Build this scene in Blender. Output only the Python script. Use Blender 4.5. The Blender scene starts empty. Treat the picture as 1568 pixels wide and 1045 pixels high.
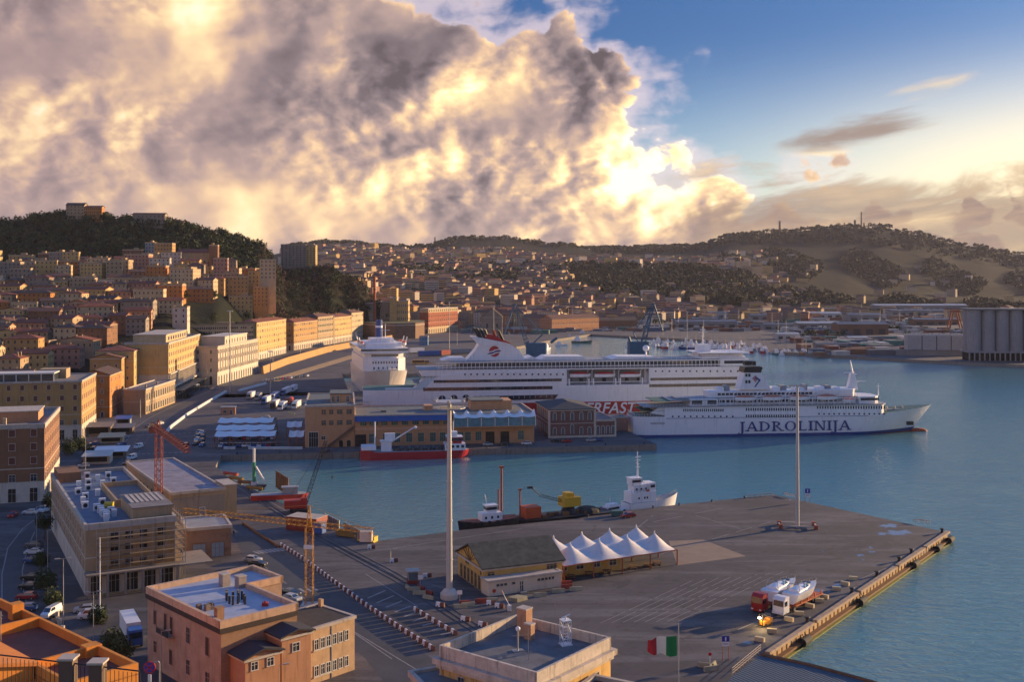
import bpy, math, random
import numpy as np
from mathutils import Vector, Matrix
from mathutils.geometry import tessellate_polygon
R = math.radians
random.seed(7)
C = bpy.context.scene.collection
scene = bpy.context.scene
# ------------------------------------------------------------ camera
CAMZ, F, CX, HY = 67.0, 1640.0, 784.0, 430.0
cam = bpy.data.cameras.new('camera'); co = bpy.data.objects.new('camera', cam); C.objects.link(co)
co.location = (0, 0, CAMZ); co.rotation_euler = (R(90), 0, 0)
cam.sensor_width = 36.0; cam.lens = 36.0 * F / 1568.0
cam.shift_y = -(522.5 - HY) / 1568.0
cam.clip_start = 0.5; cam.clip_end = 30000
scene.camera = co
# ------------------------------------------------------------ light
SUN_AZ, SUN_EL = 60.0, 9.5
scene.view_settings.view_transform = 'Standard'
scene.view_settings.look = 'None'
scene.view_settings.exposure = 0.92
scene.view_settings.gamma = 1.0
scene.view_settings.use_curve_mapping = False
sl = bpy.data.lights.new('sun', 'SUN'); sl.energy = 5.0; sl.angle = R(0.5); sl.color = (1.0, 0.67, 0.34)
so = bpy.data.objects.new('sun', sl); C.objects.link(so)
sd = Vector((math.sin(R(SUN_AZ)) * math.cos(R(SUN_EL)), math.cos(R(SUN_AZ)) * math.cos(R(SUN_EL)), math.sin(R(SUN_EL))))
so.rotation_euler = sd.to_track_quat('Z', 'Y').to_euler()

class NT:
    """small node-graph writer"""
    def __init__(s, tree): s.t = tree
    def n(s, typ, **kw):
        nd = s.t.nodes.new(typ)
        for k, v in kw.items(): setattr(nd, k, v)
        return nd
    def put(s, sock, v):
        if isinstance(v, bpy.types.NodeSocket): s.t.links.new(v, sock)
        elif v is not None: sock.default_value = v
    def m(s, op, a, b=None, c=None, clamp=False):
        nd = s.n('ShaderNodeMath', operation=op, use_clamp=clamp)
        s.put(nd.inputs[0], a); s.put(nd.inputs[1], b)
        if c is not None: s.put(nd.inputs[2], c)
        return nd.outputs[0]
    def mr(s, v, a, b, c=0.0, d=1.0, smooth=True):
        nd = s.n('ShaderNodeMapRange', interpolation_type='SMOOTHSTEP' if smooth else 'LINEAR')
        for i, x in enumerate((v, a, b, c, d)): s.put(nd.inputs[i], x)
        return nd.outputs[0]
    def xyz(s, x, y, z=0.0):
        nd = s.n('ShaderNodeCombineXYZ')
        for i, v in enumerate((x, y, z)): s.put(nd.inputs[i], v)
        return nd.outputs[0]
    def noise(s, vec, scale, detail=6.0, rough=0.55, dist=0.0, lac=2.0, col=False):
        nd = s.n('ShaderNodeTexNoise')
        s.put(nd.inputs['Vector'], vec); nd.inputs['Scale'].default_value = scale
        nd.inputs['Detail'].default_value = detail; nd.inputs['Roughness'].default_value = rough
        nd.inputs['Distortion'].default_value = dist; nd.inputs['Lacunarity'].default_value = lac
        return nd.outputs[1 if col else 0]
    def vor(s, vec, scale, detail=2.0):
        nd = s.n('ShaderNodeTexVoronoi', feature='F1')
        s.put(nd.inputs['Vector'], vec); nd.inputs['Scale'].default_value = scale
        nd.inputs['Detail'].default_value = detail; nd.inputs['Roughness'].default_value = 0.45
        return nd.outputs['Distance']
    def ramp(s, f, stops, interp='LINEAR'):
        nd = s.n('ShaderNodeValToRGB'); cr = nd.color_ramp; cr.interpolation = interp
        s.put(nd.inputs[0], f)
        while len(cr.elements) < len(stops): cr.elements.new(0.5)
        for e, (p, c) in zip(cr.elements, stops):
            e.position = p; e.color = (*c, 1.0) if len(c) == 3 else c
        return nd.outputs[0]
    def curve(s, f, pts):
        nd = s.n('ShaderNodeFloatCurve'); cv = nd.mapping.curves[0]
        while len(cv.points) < len(pts): cv.points.new(0.5, 0.5)
        for p, (x, y) in zip(cv.points, pts): p.location = (x, y); p.handle_type = 'AUTO'
        nd.mapping.update(); s.put(nd.inputs['Value'], f)
        return nd.outputs[0]
    def mix(s, f, a, b, mode='MIX'):
        nd = s.n('ShaderNodeMix', data_type='RGBA', blend_type=mode)
        s.put(nd.inputs[0], f)
        for i, v in ((6, a), (7, b)):
            if isinstance(v, tuple) and len(v) == 3: v = (*v, 1.0)
            s.put(nd.inputs[i], v)
        return nd.outputs[2]
    def bump(s, h, strength, dist):
        nd = s.n('ShaderNodeBump'); s.put(nd.inputs['Height'], h)
        nd.inputs['Strength'].default_value = strength; nd.inputs['Distance'].default_value = dist
        return nd.outputs[0]

# sky: NISHITA air with banks of cloud laid over it by direction (azimuth, elevation)
w = bpy.data.worlds.new('World'); scene.world = w; w.use_nodes = True
w.cycles.sampling_method = 'MANUAL'; w.cycles.sample_map_resolution = 256
w.node_tree.nodes.clear(); g = NT(w.node_tree)
out = g.n('ShaderNodeOutputWorld'); bg = g.n('ShaderNodeBackground'); bg.inputs[1].default_value = 0.1
sky = g.n('ShaderNodeTexSky', sky_type='NISHITA'); sky.sun_disc = False
sky.sun_elevation = R(SUN_EL); sky.sun_rotation = R(SUN_AZ); sky.altitude = 60; sky.air_density = 1.0; sky.dust_density = 1.5; sky.ozone_density = 2.0
tc = g.n('ShaderNodeTexCoord'); sep = g.n('ShaderNodeSeparateXYZ'); g.put(sep.inputs[0], tc.outputs['Generated'])
X, Y, Z = sep.outputs
az = g.m('MULTIPLY', g.m('ARCTAN2', X, Y), 57.2958)
el = g.m('MULTIPLY', g.m('ARCSINE', Z), 57.2958)
def skyxy(a, e, rot, sx, sy, off=0.0):
    c, s_ = math.cos(R(rot)), math.sin(R(rot))
    xx = g.m('ADD', g.m('MULTIPLY', a, c * sx), g.m('MULTIPLY', e, s_ * sx))
    yy = g.m('ADD', g.m('MULTIPLY', a, -s_ * sy), g.m('MULTIPLY', e, c * sy))
    return g.xyz(xx, yy, off)
def billow(a, e, off, det):
    n0 = g.noise(skyxy(a, e, 20, 0.9, 1.4, off), 0.075, 3.0, 0.5, 0.0)
    wv = g.noise(skyxy(a, e, 0, 1.0, 1.2, off), 0.22, 5.0, 0.6, 0.0, col=True)
    ad = g.n('ShaderNodeVectorMath', operation='MULTIPLY_ADD'); g.put(ad.inputs[0], wv); ad.inputs[1].default_value = (2.2, 2.2, 0); g.put(ad.inputs[2], skyxy(a, e, 0, 1.0, 1.3, off))
    n1 = g.noise(ad.outputs[0], 0.21, det, 0.56, 0.0)
    v1 = g.vor(ad.outputs[0], 0.36, 3.0)
    return n0, g.m('ADD', g.m('MULTIPLY', n0, 0.5), g.m('ADD', g.m('MULTIPLY', n1, 0.62), g.m('MULTIPLY', g.m('SUBTRACT', 0.45, v1), 0.30)))
NB, B0 = billow(az, el, 3.1, 8.0)
_, B1 = billow(g.m('ADD', az, 0.55), g.m('SUBTRACT', el, 0.12), 3.1, 7.0)
rel = g.m('SUBTRACT', B0, B1)
# the rim of the great bank: elevation of its top by azimuth
rim = g.m('MULTIPLY', g.curve(g.m('DIVIDE', g.m('ADD', az, 30.0), 60.0),
      [(0, .98), (.34, .86), (.46, .70), (.555, .68), (.60, .49), (.66, .37), (.72, .29), (.80, .235), (1.0, .20)]), 22.0)
edge = g.m('ADD', g.m('SUBTRACT', rim, el), g.m('MULTIPLY', g.m('SUBTRACT', B0, 0.55), 15.0))
cov = g.mr(edge, -0.15, 0.6)
side = g.mr(g.m('ABSOLUTE', az), 34.0, 50.0)
cov_side = g.mr(g.m('SUBTRACT', g.m('ADD', B0, g.m('MULTIPLY', g.mr(el, 0.0, 35.0), -0.30)), 0.58), -0.02, 0.10)
cov = g.m('ADD', g.m('MULTIPLY', cov, g.m('SUBTRACT', 1.0, side)), g.m('MULTIPLY', cov_side, side))
# long thin clouds low at right and the lens shaped one above them
fl = g.noise(skyxy(az, el, 8, 0.35, 1.5, 8.0), 0.35, 8.0, 0.6, 0.5)
da, de = g.m('SUBTRACT', az, 17.8), g.m('SUBTRACT', el, 7.5)
dm = g.m('SUBTRACT', de, g.m('MULTIPLY', da, 0.13))
lens = g.m('SUBTRACT', 1.0, g.m('ADD', g.m('POWER', g.m('DIVIDE', da, 4.2), 2.0), g.m('POWER', g.m('DIVIDE', dm, 1.15), 2.0)))
lensd = g.m('ADD', lens, g.m('MULTIPLY', g.m('SUBTRACT', fl, 0.52), 4.0))
lensa = g.mr(lensd, -0.1, 1.2)
da2, de2 = g.m('SUBTRACT', az, 21.3), g.m('SUBTRACT', el, 9.5)
dm2 = g.m('SUBTRACT', de2, g.m('MULTIPLY', da2, 0.22))
l2 = g.m('SUBTRACT', 1.0, g.m('ADD', g.m('POWER', g.m('DIVIDE', da2, 3.2), 2.0), g.m('POWER', g.m('DIVIDE', dm2, 0.55), 2.0)))
l2a = g.mr(g.m('ADD', l2, g.m('MULTIPLY', g.m('SUBTRACT', fl, 0.50), 4.5)), 0.0, 1.4)
low = g.mr(g.m('ADD', g.m('SUBTRACT', 5.6, el), g.m('MULTIPLY', g.m('SUBTRACT', fl, 0.55), 9.0)), -0.5, 1.2)
low = g.m('MULTIPLY', low, g.mr(az, 7.0, 11.0))
# light on the clouds: relief towards the sun, brightest where the bank is thin and nearest the sun
# glow falls off around (az 12, el 3) and around the sun itself
gx, gy = g.m('DIVIDE', g.m('SUBTRACT', az, 9.0), 9.5), g.m('DIVIDE', g.m('SUBTRACT', el, 5.5), 6.0)
glow = g.m('EXPONENT', g.m('MULTIPLY', g.m('ADD', g.m('MULTIPLY', gx, gx), g.m('MULTIPLY', gy, gy)), -1.0))
hx, hy = g.m('DIVIDE', g.m('ADD', az, 13.0), 8.0), g.m('DIVIDE', g.m('SUBTRACT', el, 3.2), 1.8)
glow2 = g.m('EXPONENT', g.m('MULTIPLY', g.m('ADD', g.m('MULTIPLY', hx, hx), g.m('MULTIPLY', hy, hy)), -1.0))
patch = g.noise(skyxy(az, el, 22, 0.6, 1.3, 21.0), 0.105, 4.0, 0.55, 0.4)
lit = g.m('ADD', g.m('MULTIPLY', glow, 0.9), 0.8)
_, BL0 = billow(g.m('MULTIPLY', az, 0.30), g.m('MULTIPLY', el, 0.34), 11.0, 3.0)
_, BL1 = billow(g.m('MULTIPLY', g.m('ADD', az, 2.0), 0.30), g.m('MULTIPLY', g.m('SUBTRACT', el, 0.6), 0.34), 11.0, 3.0)
soft = g.mr(g.noise(skyxy(az, el, 10, 0.8, 1.2, 33.0), 0.12, 3.0, 0.5, 0.3), 0.38, 0.60, 0.35, 1.35)
L = g.m('ADD', 0.40, g.m('MULTIPLY', g.m('MULTIPLY', rel, soft), g.m('MULTIPLY', lit, 1.7)))
L = g.m('ADD', L, g.m('MULTIPLY', g.m('SUBTRACT', BL0, BL1), 1.5))
L = g.m('ADD', L, g.m('MULTIPLY', g.m('SUBTRACT', patch, 0.5), 1.3))
L = g.m('SUBTRACT', L, g.m('MULTIPLY', g.m('SUBTRACT', NB, 0.5), 0.8))
for a0, e0, sa, se, am_ in ((-17.5, 13.0, 4.0, 2.6, .22), (0.0, 9.6, 4.5, 3.2, .28), (-13, 3.6, 7.5, 1.9, .24), (7.5, 5.6, 5.5, 4.0, .26), (-9, 7.0, 6.0, 2.2, .16), (-25, 7.5, 3.0, 1.6, .20), (-24, 13.5, 4.0, 3.0, -.10), (-6.5, 12.0, 3.5, 2.4, -.16), (3.5, 12.2, 2.4, 1.0, -.10), (-20, 6.8, 4, 1.8, -.08)):
    bx, by = g.m('DIVIDE', g.m('SUBTRACT', az, a0), sa), g.m('DIVIDE', g.m('SUBTRACT', el, e0), se)
    L = g.m('ADD', L, g.m('MULTIPLY', g.m('EXPONENT', g.m('MULTIPLY', g.m('ADD', g.m('MULTIPLY', bx, bx), g.m('MULTIPLY', by, by)), -1.0)), am_))
L = g.m('SUBTRACT', L, g.m('MULTIPLY', g.mr(el, 2.6, 0.6), 0.10))
L = g.m('ADD', L, g.m('MULTIPLY', g.mr(edge, 1.5, 0.1), 0.16), clamp=True)
ccol = g.ramp(L, [(0.0, (.080, .062, .070)), (.20, (.16, .125, .135)), (.40, (.33, .235, .21)), (.58, (.62, .41, .25)), (.76, (.96, .68, .34)), (1.0, (1.16, .97, .66))])
ccol = g.mix(g.m('MULTIPLY', g.mr(az, -5.0, -26.0), 0.40), ccol, (.28, .19, .19))
lowc = g.ramp(g.m('ADD', g.m('MULTIPLY', fl, 1.3), -0.25), [(0.0, (.15, .11, .105)), (.35, (.24, .17, .135)), (.6, (.46, .32, .19)), (.85, (1.05, .80, .42))])
lensc = g.ramp(g.m('ADD', g.m('MULTIPLY', g.m('SUBTRACT', 0.35, lens), 0.6), g.m('MULTIPLY', g.m('MULTIPLY', dm, -0.75), 1.0)), [(0.0, (.24, .18, .15)), (.35, (.42, .31, .20)), (.6, (.95, .66, .28)), (1.0, (1.1, .85, .50))])
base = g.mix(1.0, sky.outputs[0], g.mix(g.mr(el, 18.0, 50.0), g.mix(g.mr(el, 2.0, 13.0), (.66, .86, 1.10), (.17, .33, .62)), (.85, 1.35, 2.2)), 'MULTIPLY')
# bright veil round the sun's side of the horizon
vx, vy = g.m('DIVIDE', g.m('SUBTRACT', az, 31.0), 15.0), g.m('DIVIDE', g.m('SUBTRACT', el, 4.0), 5.0)
veil = g.m('EXPONENT', g.m('MULTIPLY', g.m('ADD', g.m('MULTIPLY', vx, vx), g.m('MULTIPLY', vy, vy)), -1.0))
def ten(c): return g.mix(1.0, c, (8.2, 8.2, 8.2), 'MULTIPLY')
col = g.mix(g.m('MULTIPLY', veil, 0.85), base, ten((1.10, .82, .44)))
cirr = g.m('MULTIPLY', g.mr(g.m('ADD', edge, g.m('MULTIPLY', g.m('SUBTRACT', fl, 0.5), 6.0)), -3.2, 0.3), g.mr(az, 24.0, 8.0))
col = g.mix(g.m('MULTIPLY', cirr, 0.55), col, ten((.70, .56, .56)))
ccol = g.mix(1.0, ccol, g.mix(side, (1, 1, 1), (.36, .50, .90)), 'MULTIPLY')
col = g.mix(g.m('MULTIPLY', cov, 0.97), col, ten(ccol))
col = g.mix(g.m('MULTIPLY', low, 0.85), col, ten(lowc))
col = g.mix(g.m('MULTIPLY', l2a, 0.85), col, ten((.80, .56, .28)))
col = g.mix(g.m('MULTIPLY', lensa, 0.92), col, ten(lensc))
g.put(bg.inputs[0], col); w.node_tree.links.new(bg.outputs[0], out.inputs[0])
# ------------------------------------------------------------ helpers
def P(u, v, z=0.0):
    """the point at height z seen at photo pixel (u, v)"""
    d = F * (CAMZ - z) / (v - HY)
    return Vector(((u - CX) * d / F, d, z))
def PY(u, d, z=0.0): return Vector(((u - CX) * d / F, d, z))
def ZV(v, d): return CAMZ - (v - HY) * d / F      # height seen at row v at depth d

class MB:
    """collects shapes; build() links them as ONE mesh object"""
    def __init__(s): s.v = []; s.f = []; s.mi = []
    def add(s, vs, fs, m=0):
        o = len(s.v); s.v.extend(tuple(v) for v in vs)
        s.f.extend(tuple(i + o for i in f) for f in fs); s.mi.extend([m] * len(fs)); return s
    def box(s, x0, x1, y0, y1, z0, z1, m=0, M=None):
        vs = [Vector(p) for p in ((x0,y0,z0),(x1,y0,z0),(x1,y1,z0),(x0,y1,z0),(x0,y0,z1),(x1,y0,z1),(x1,y1,z1),(x0,y1,z1))]
        if M: vs = [M @ p for p in vs]
        return s.add(vs, [(0,3,2,1),(4,5,6,7),(0,1,5,4),(1,2,6,5),(2,3,7,6),(3,0,4,7)], m)
    def prism(s, poly, z0, z1, m=0, mt=None, M=None):
        n = len(poly)
        a = sum(poly[i][0]*poly[(i+1)%n][1]-poly[(i+1)%n][0]*poly[i][1] for i in range(n))
        if a < 0: poly = list(poly)[::-1]
        vs = [Vector((p[0], p[1], z0)) for p in poly] + [Vector((p[0], p[1], z1)) for p in poly]
        if M: vs = [M @ p for p in vs]
        s.add(vs, [(i, (i+1)%n, n+(i+1)%n, n+i) for i in range(n)], m)
        tri = tessellate_polygon([[Vector((p[0], p[1], 0)) for p in poly]])
        def up(t):
            a_, b_, c_ = (poly[i] for i in t)
            return t if (b_[0]-a_[0])*(c_[1]-a_[1])-(b_[1]-a_[1])*(c_[0]-a_[0]) > 0 else t[::-1]
        ts = [up(t) for t in tri]
        s.add(vs, [tuple(i+n for i in t) for t in ts], m if mt is None else mt)
        return s.add(vs, [t[::-1] for t in ts], m)
    def xprism(s, poly, y0, y1, m=0, M=None):
        """polygon in (x, z) pushed along y"""
        A = Matrix(((1,0,0,0),(0,0,-1,0),(0,1,0,0),(0,0,0,1)))
        return s.prism(poly, -y1, -y0, m, None, (M @ A) if M else A)
    def yprism(s, poly, x0, x1, m=0, M=None):
        """polygon in (y, z) pushed along x"""
        A = Matrix(((0,0,1,0),(1,0,0,0),(0,1,0,0),(0,0,0,1)))
        return s.prism(poly, x0, x1, m, None, (M @ A) if M else A)
    def tube(s, p0, p1, r0, r1=None, n=8, m=0, caps=True):
        p0, p1 = Vector(p0), Vector(p1); r1 = r0 if r1 is None else r1
        d = (p1 - p0); 
        if d.length < 1e-6: return s
        q = d.to_track_quat('Z', 'Y'); vs = []
        for p, r in ((p0, r0), (p1, r1)):
            for i in range(n):
                a = 2*math.pi*(i+.5)/n; vs.append(p + q @ Vector((r*math.cos(a), r*math.sin(a), 0)))
        fs = [(i, (i+1)%n, n+(i+1)%n, n+i) for i in range(n)]
        if caps: fs += [tuple(range(n))[::-1], tuple(range(n, 2*n))]
        return s.add(vs, fs, m)
    def path(s, pts, r, n=6, m=0):
        for a, b in zip(pts, pts[1:]): s.tube(a, b, r, r, n, m)
        return s
    def lathe(s, prof, n=16, m=0, c=(0,0), M=None):
        vs = []
        for r, z in prof:
            for i in range(n):
                a = 2*math.pi*i/n; p = Vector((c[0]+r*math.cos(a), c[1]+r*math.sin(a), z)); vs.append(M @ p if M else p)
        fs = [(k*n+i, k*n+(i+1)%n, (k+1)*n+(i+1)%n, (k+1)*n+i) for k in range(len(prof)-1) for i in range(n)]
        fs += [tuple(range(n))[::-1], tuple(range((len(prof)-1)*n, len(prof)*n))]
        return s.add(vs, fs, m)
    def loft(s, rings, m=0, caps=True):
        n = len(rings[0]); vs = [p for r in rings for p in r]
        fs = [(k*n+i, k*n+(i+1)%n, (k+1)*n+(i+1)%n, (k+1)*n+i) for k in range(len(rings)-1) for i in range(n)]
        if caps: fs += [tuple(range(n))[::-1], tuple(range((len(rings)-1)*n, len(rings)*n))]
        return s.add(vs, fs, m)
    def quad(s, a, b, c, d, m=0): return s.add([a, b, c, d], [(0,1,2,3)], m)
    def lattice(s, p0, p1, w, seg, r, m=0, w1=None, ang=None):
        """a square lattice mast or boom from p0 to p1"""
        p0, p1 = Vector(p0), Vector(p1); q = (p1-p0).to_track_quat('Z', 'Y'); w1 = w if w1 is None else w1
        rings = []
        for k in range(seg+1):
            t = k/seg; h = (w + (w1-w)*t)/2; c = p0.lerp(p1, t)
            rings.append([c + q @ Vector(x) for x in ((-h,-h,0),(h,-h,0),(h,h,0),(-h,h,0))])
        for i in range(4): s.tube(rings[0][i], rings[-1][i], r, r*.8, 4, m)
        for k in range(seg):
            for i in range(4):
                j = (i+1)%4
                s.tube(rings[k][i], rings[k+1][j], r*.6, r*.6, 3, m, False) if (k+i)%2 else s.tube(rings[k][j], rings[k+1][i], r*.6, r*.6, 3, m, False)
                s.tube(rings[k][i], rings[k][j], r*.6, r*.6, 3, m, False)
        return s
    def mesh(s, name, mats):
        me = bpy.data.meshes.new(name); me.from_pydata(s.v, [], s.f)
        for mt in (mats if isinstance(mats, (list, tuple)) else [mats]): me.materials.append(mt)
        me.polygons.foreach_set('material_index', s.mi); me.update(); return me
    def build(s, name, mats, parent=None, loc=None, smooth=False):
        me = s.mesh(name, mats)
        if smooth: me.polygons.foreach_set('use_smooth', [True]*len(me.polygons))
        return link(name, me, parent, loc)
def link(name, me, parent=None, loc=None, rz=0.0):
    o = bpy.data.objects.new(name, me); C.objects.link(o)
    if parent: o.parent = parent
    if loc is not None: o.location = loc
    if rz: o.rotation_euler = (0, 0, rz)
    return o
def tag(o, label, cat=None, group=None, kind=None):
    if label: o['label'] = label
    if cat: o['category'] = cat
    if group: o['group'] = group
    if kind: o['kind'] = kind
    return o
def thing(name, label, cat, loc=(0,0,0), rz=0.0, group=None):
    o = bpy.data.objects.new(name, None); C.objects.link(o); o.location = loc; o.rotation_euler = (0,0,rz)
    o.empty_display_size = 0.5
    return tag(o, label, cat, group)
KIDS = {}
def dup(src, loc, rz=0.0, label=None, scale=None, mat=None):
    if not KIDS.get('n') == len(bpy.data.objects):
        KIDS.clear()
        for o in bpy.data.objects:
            if o.parent: KIDS.setdefault(o.parent.name, []).append(o)
    kids = list(KIDS.get(src.name, []))
    r = src.copy(); C.objects.link(r); r.location = loc; r.rotation_euler = (0,0,rz)
    if label: r['label'] = label
    if scale: r.scale = scale
    for ch in kids:
        c = ch.copy(); C.objects.link(c); c.parent = r
        for gch in KIDS.get(ch.name, []):
            d = gch.copy(); C.objects.link(d); d.parent = c
    KIDS['n'] = len(bpy.data.objects) if False else KIDS.get('n')
    return r
# ------------------------------------------------------------ materials
MATS = {}
def srgb(r, g_, b):
    f = lambda c: (c/255/12.92) if c/255 <= .04045 else ((c/255+.055)/1.055)**2.4
    return (f(r), f(g_), f(b))
def mat(name, col, rough=0.75, metal=0.0, var=0.12, scale=0.6, bump=0.0, bscale=4.0, dirt=0.0, spec=0.5, alpha=None, trans=0.0, coat=0.0):
    """procedural paint / render / stone: base colour broken by two noises, optional rain streaks"""
    if name in MATS: return MATS[name]
    m = bpy.data.materials.new(name); m.use_nodes = True; t = m.node_tree; bs = t.nodes['Principled BSDF']; q = NT(t)
    geo = q.n('ShaderNodeNewGeometry').outputs['Position']
    c = (*col, 1.0)
    if var > 0:
        n1 = q.noise(geo, scale, 5.0, 0.6); n2 = q.noise(geo, scale*7.3, 3.0, 0.6)
        k = q.m('ADD', q.m('MULTIPLY', q.m('SUBTRACT', n1, 0.5), var*3.2), q.m('MULTIPLY', q.m('SUBTRACT', n2, 0.5), var*1.4))
        k = q.m('ADD', k, 1.0)
        vec = q.n('ShaderNodeVectorMath', operation='SCALE'); vec.inputs[0].default_value = col; q.put(vec.inputs['Scale'], k)
        cc = vec.outputs[0]
        if dirt > 0:
            mp = q.n('ShaderNodeMapping'); mp.inputs['Scale'].default_value = (1.0, 1.0, 0.08); q.put(mp.inputs[0], geo)
            st = q.noise(mp.outputs[0], 1.3, 5.0, 0.65)
            cc = q.mix(q.m('MULTIPLY', q.mr(st, 0.52, 0.72), dirt), cc, tuple(x*0.35 for x in col))
        q.put(bs.inputs['Base Color'], cc)
        q.put(bs.inputs['Roughness'], q.m('ADD', rough-.06, q.m('MULTIPLY', n2, .12)))
    else:
        bs.inputs['Base Color'].default_value = c; bs.inputs['Roughness'].default_value = rough
    bs.inputs['Metallic'].default_value = metal
    bs.inputs['Specular IOR Level'].default_value = spec
    if coat: bs.inputs['Coat Weight'].default_value = coat
    if bump: q.put(bs.inputs['Normal'], q.bump(q.noise(geo, bscale, 5.0, 0.65), 0.6, bump))
    MATS[name] = m; return m
def tile_mat(name, col, pitch=0.35, var=0.25):
    """clay tiles: courses across the slope and a patchwork of old and new tiles"""
    if name in MATS: return MATS[name]
    m = bpy.data.materials.new(name); m.use_nodes = True; t = m.node_tree; bs = t.nodes['Principled BSDF']; q = NT(t)
    tcn = q.n('ShaderNodeTexCoord').outputs['Object']; sp = q.n('ShaderNodeSeparateXYZ'); q.put(sp.inputs[0], tcn)
    wx = q.m('SINE', q.m('MULTIPLY', sp.outputs[0], 6.283/pitch))
    n1 = q.noise(tcn, 0.5, 5, .65); n2 = q.noise(tcn, 5.0, 3, .7)
    k = q.m('ADD', 1.0, q.m('ADD', q.m('MULTIPLY', q.m('SUBTRACT', n1, .5), var*3), q.m('MULTIPLY', q.m('SUBTRACT', n2, .5), var*3)))
    vec = q.n('ShaderNodeVectorMath', operation='SCALE'); vec.inputs[0].default_value = col; q.put(vec.inputs['Scale'], k)
    q.put(bs.inputs['Base Color'], q.mix(q.mr(n2, .55, .75), vec.outputs[0], tuple(x*.55 for x in col)))
    bs.inputs['Roughness'].default_value = .85
    q.put(bs.inputs['Normal'], q.bump(wx, 0.5, 0.04)); MATS[name] = m; return m
def brick_mat(name, c1, c2, sc=1.0):
    if name in MATS: return MATS[name]
    m = bpy.data.materials.new(name); m.use_nodes = True; t = m.node_tree; bs = t.nodes['Principled BSDF']; q = NT(t)
    tcn = q.n('ShaderNodeTexCoord').outputs['Object']; sp = q.n('ShaderNodeSeparateXYZ'); q.put(sp.inputs[0], tcn)
    b = q.n('ShaderNodeTexBrick'); q.put(b.inputs[0], q.xyz(q.m('ADD', sp.outputs[0], sp.outputs[1]), sp.outputs[2], 0.0))
    b.inputs['Scale'].default_value = sc; b.inputs['Color1'].default_value = (*c1, 1); b.inputs['Color2'].default_value = (*c2, 1)
    b.inputs['Mortar'].default_value = (*[x*.8+.06 for x in c1], 1); b.inputs['Mortar Size'].default_value = .025
    b.inputs['Brick Width'].default_value = .5; b.inputs['Row Height'].default_value = .2
    n1 = q.noise(tcn, 0.35, 6, .65)
    q.put(bs.inputs['Base Color'], q.mix(q.mr(n1, .45, .8), b.outputs[0], tuple(x*.5 for x in c1)))
    bs.inputs['Roughness'].default_value = .9
    q.put(bs.inputs['Normal'], q.bump(q.noise(tcn, 3.0, 4, .6), .5, .05)); MATS[name] = m; return m
def glass(name='window_glass', col=(.035,.045,.055), rough=0.12):
    return mat(name, col, rough, 0, .3, .9, spec=0.8)
# ------------------------------------------------------------ terrain
COLS = {  # height of the land by direction (photo column) and distance
 -600: [(480,4),(700,30),(1000,70),(1200,125),(1500,90),(4000,140),(6500,100)],
 0:   [(440,0),(500,6),(600,16),(800,42),(1000,68),(1090,80),(1200,130),(1400,100),(2500,90),(4500,120),(6500,100)],
 100: [(470,0),(540,10),(600,16),(800,42),(1000,68),(1090,80),(1200,139),(1400,100),(2500,90),(4500,120),(6500,100)],
 200: [(560,0),(640,18),(800,42),(1000,68),(1090,80),(1200,134),(1400,100),(2500,90),(4500,120),(6500,100)],
 250: [(640,0),(700,26),(800,42),(1000,68),(1090,78),(1200,130),(1400,90),(2500,90),(4500,150),(6500,100)],
 330: [(720,0),(790,20),(850,42),(1000,64),(1090,76),(1200,119),(1400,90),(2500,90),(4500,150),(6500,100)],
 400: [(890,0),(960,30),(1010,52),(1090,68),(1200,103),(1400,80),(2500,90),(4500,160),(6500,100)],
 425: [(960,0),(1050,28),(1150,50),(1210,74),(1300,78),(1500,60),(2500,90),(4500,180),(6500,100)],
 445: [(1060,0),(1130,14),(1200,52),(1260,74),(1400,78),(1600,60),(2500,90),(4200,200),(6500,100)],
 500: [(1170,0),(1215,36),(1270,80),(1400,60),(1700,45),(2600,110),(4000,205),(6500,100)],
 545: [(1240,0),(1265,36),(1300,68),(1400,40),(1800,50),(2600,115),(4000,203),(6500,100)],
 580: [(1270,0),(1300,34),(1350,40),(1430,10),(1800,45),(2600,112),(4000,192),(6500,100)],
 610: [(1420,0),(1460,4),(1800,40),(2600,110),(4000,188),(6500,100)],
 650: [(1500,0),(1800,36),(2600,105),(4000,188),(6500,100)],
 700: [(1500,0),(1900,38),(2600,98),(3500,165),(4000,219),(6500,100)],
 760: [(1600,0),(2000,38),(2600,90),(3500,165),(4000,223),(6500,100)],
 860: [(1800,0),(2300,46),(2700,104),(3500,145),(4000,203),(6500,100)],
 940: [(1900,0),(2300,44),(2700,104),(3500,140),(4500,202),(6500,100)],
 1060:[(1900,0),(2350,42),(2750,98),(3500,140),(4500,212),(6500,100)],
 1130:[(2000,0),(2400,40),(2800,90),(3600,160),(4500,262),(6500,100)],
 1195:[(2200,0),(2800,50),(3600,150),(4500,275),(6500,100)],
 1280:[(2200,0),(2900,50),(3600,140),(4500,298),(6500,100)],
 1350:[(2200,0),(3000,45),(3600,130),(4500,299),(6500,100)],
 1400:[(2200,0),(3000,40),(3600,120),(4500,270),(6500,100)],
 1480:[(2200,0),(3000,30),(3600,90),(4500,223),(6500,100)],
 1568:[(2200,0),(3000,25),(3600,70),(4500,190),(6500,100)],
 2200:[(2200,0),(3000,20),(3600,50),(4500,110),(6500,100)]}
CU = sorted(COLS)
def _col(k, y):
    p = COLS[k]; return np.interp(y, [a for a, _ in p], [b for _, b in p], left=0.0)
_hn = [(random.uniform(-1,1), random.uniform(-1,1), random.uniform(0,6.28)) for _ in range(10)]
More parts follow.
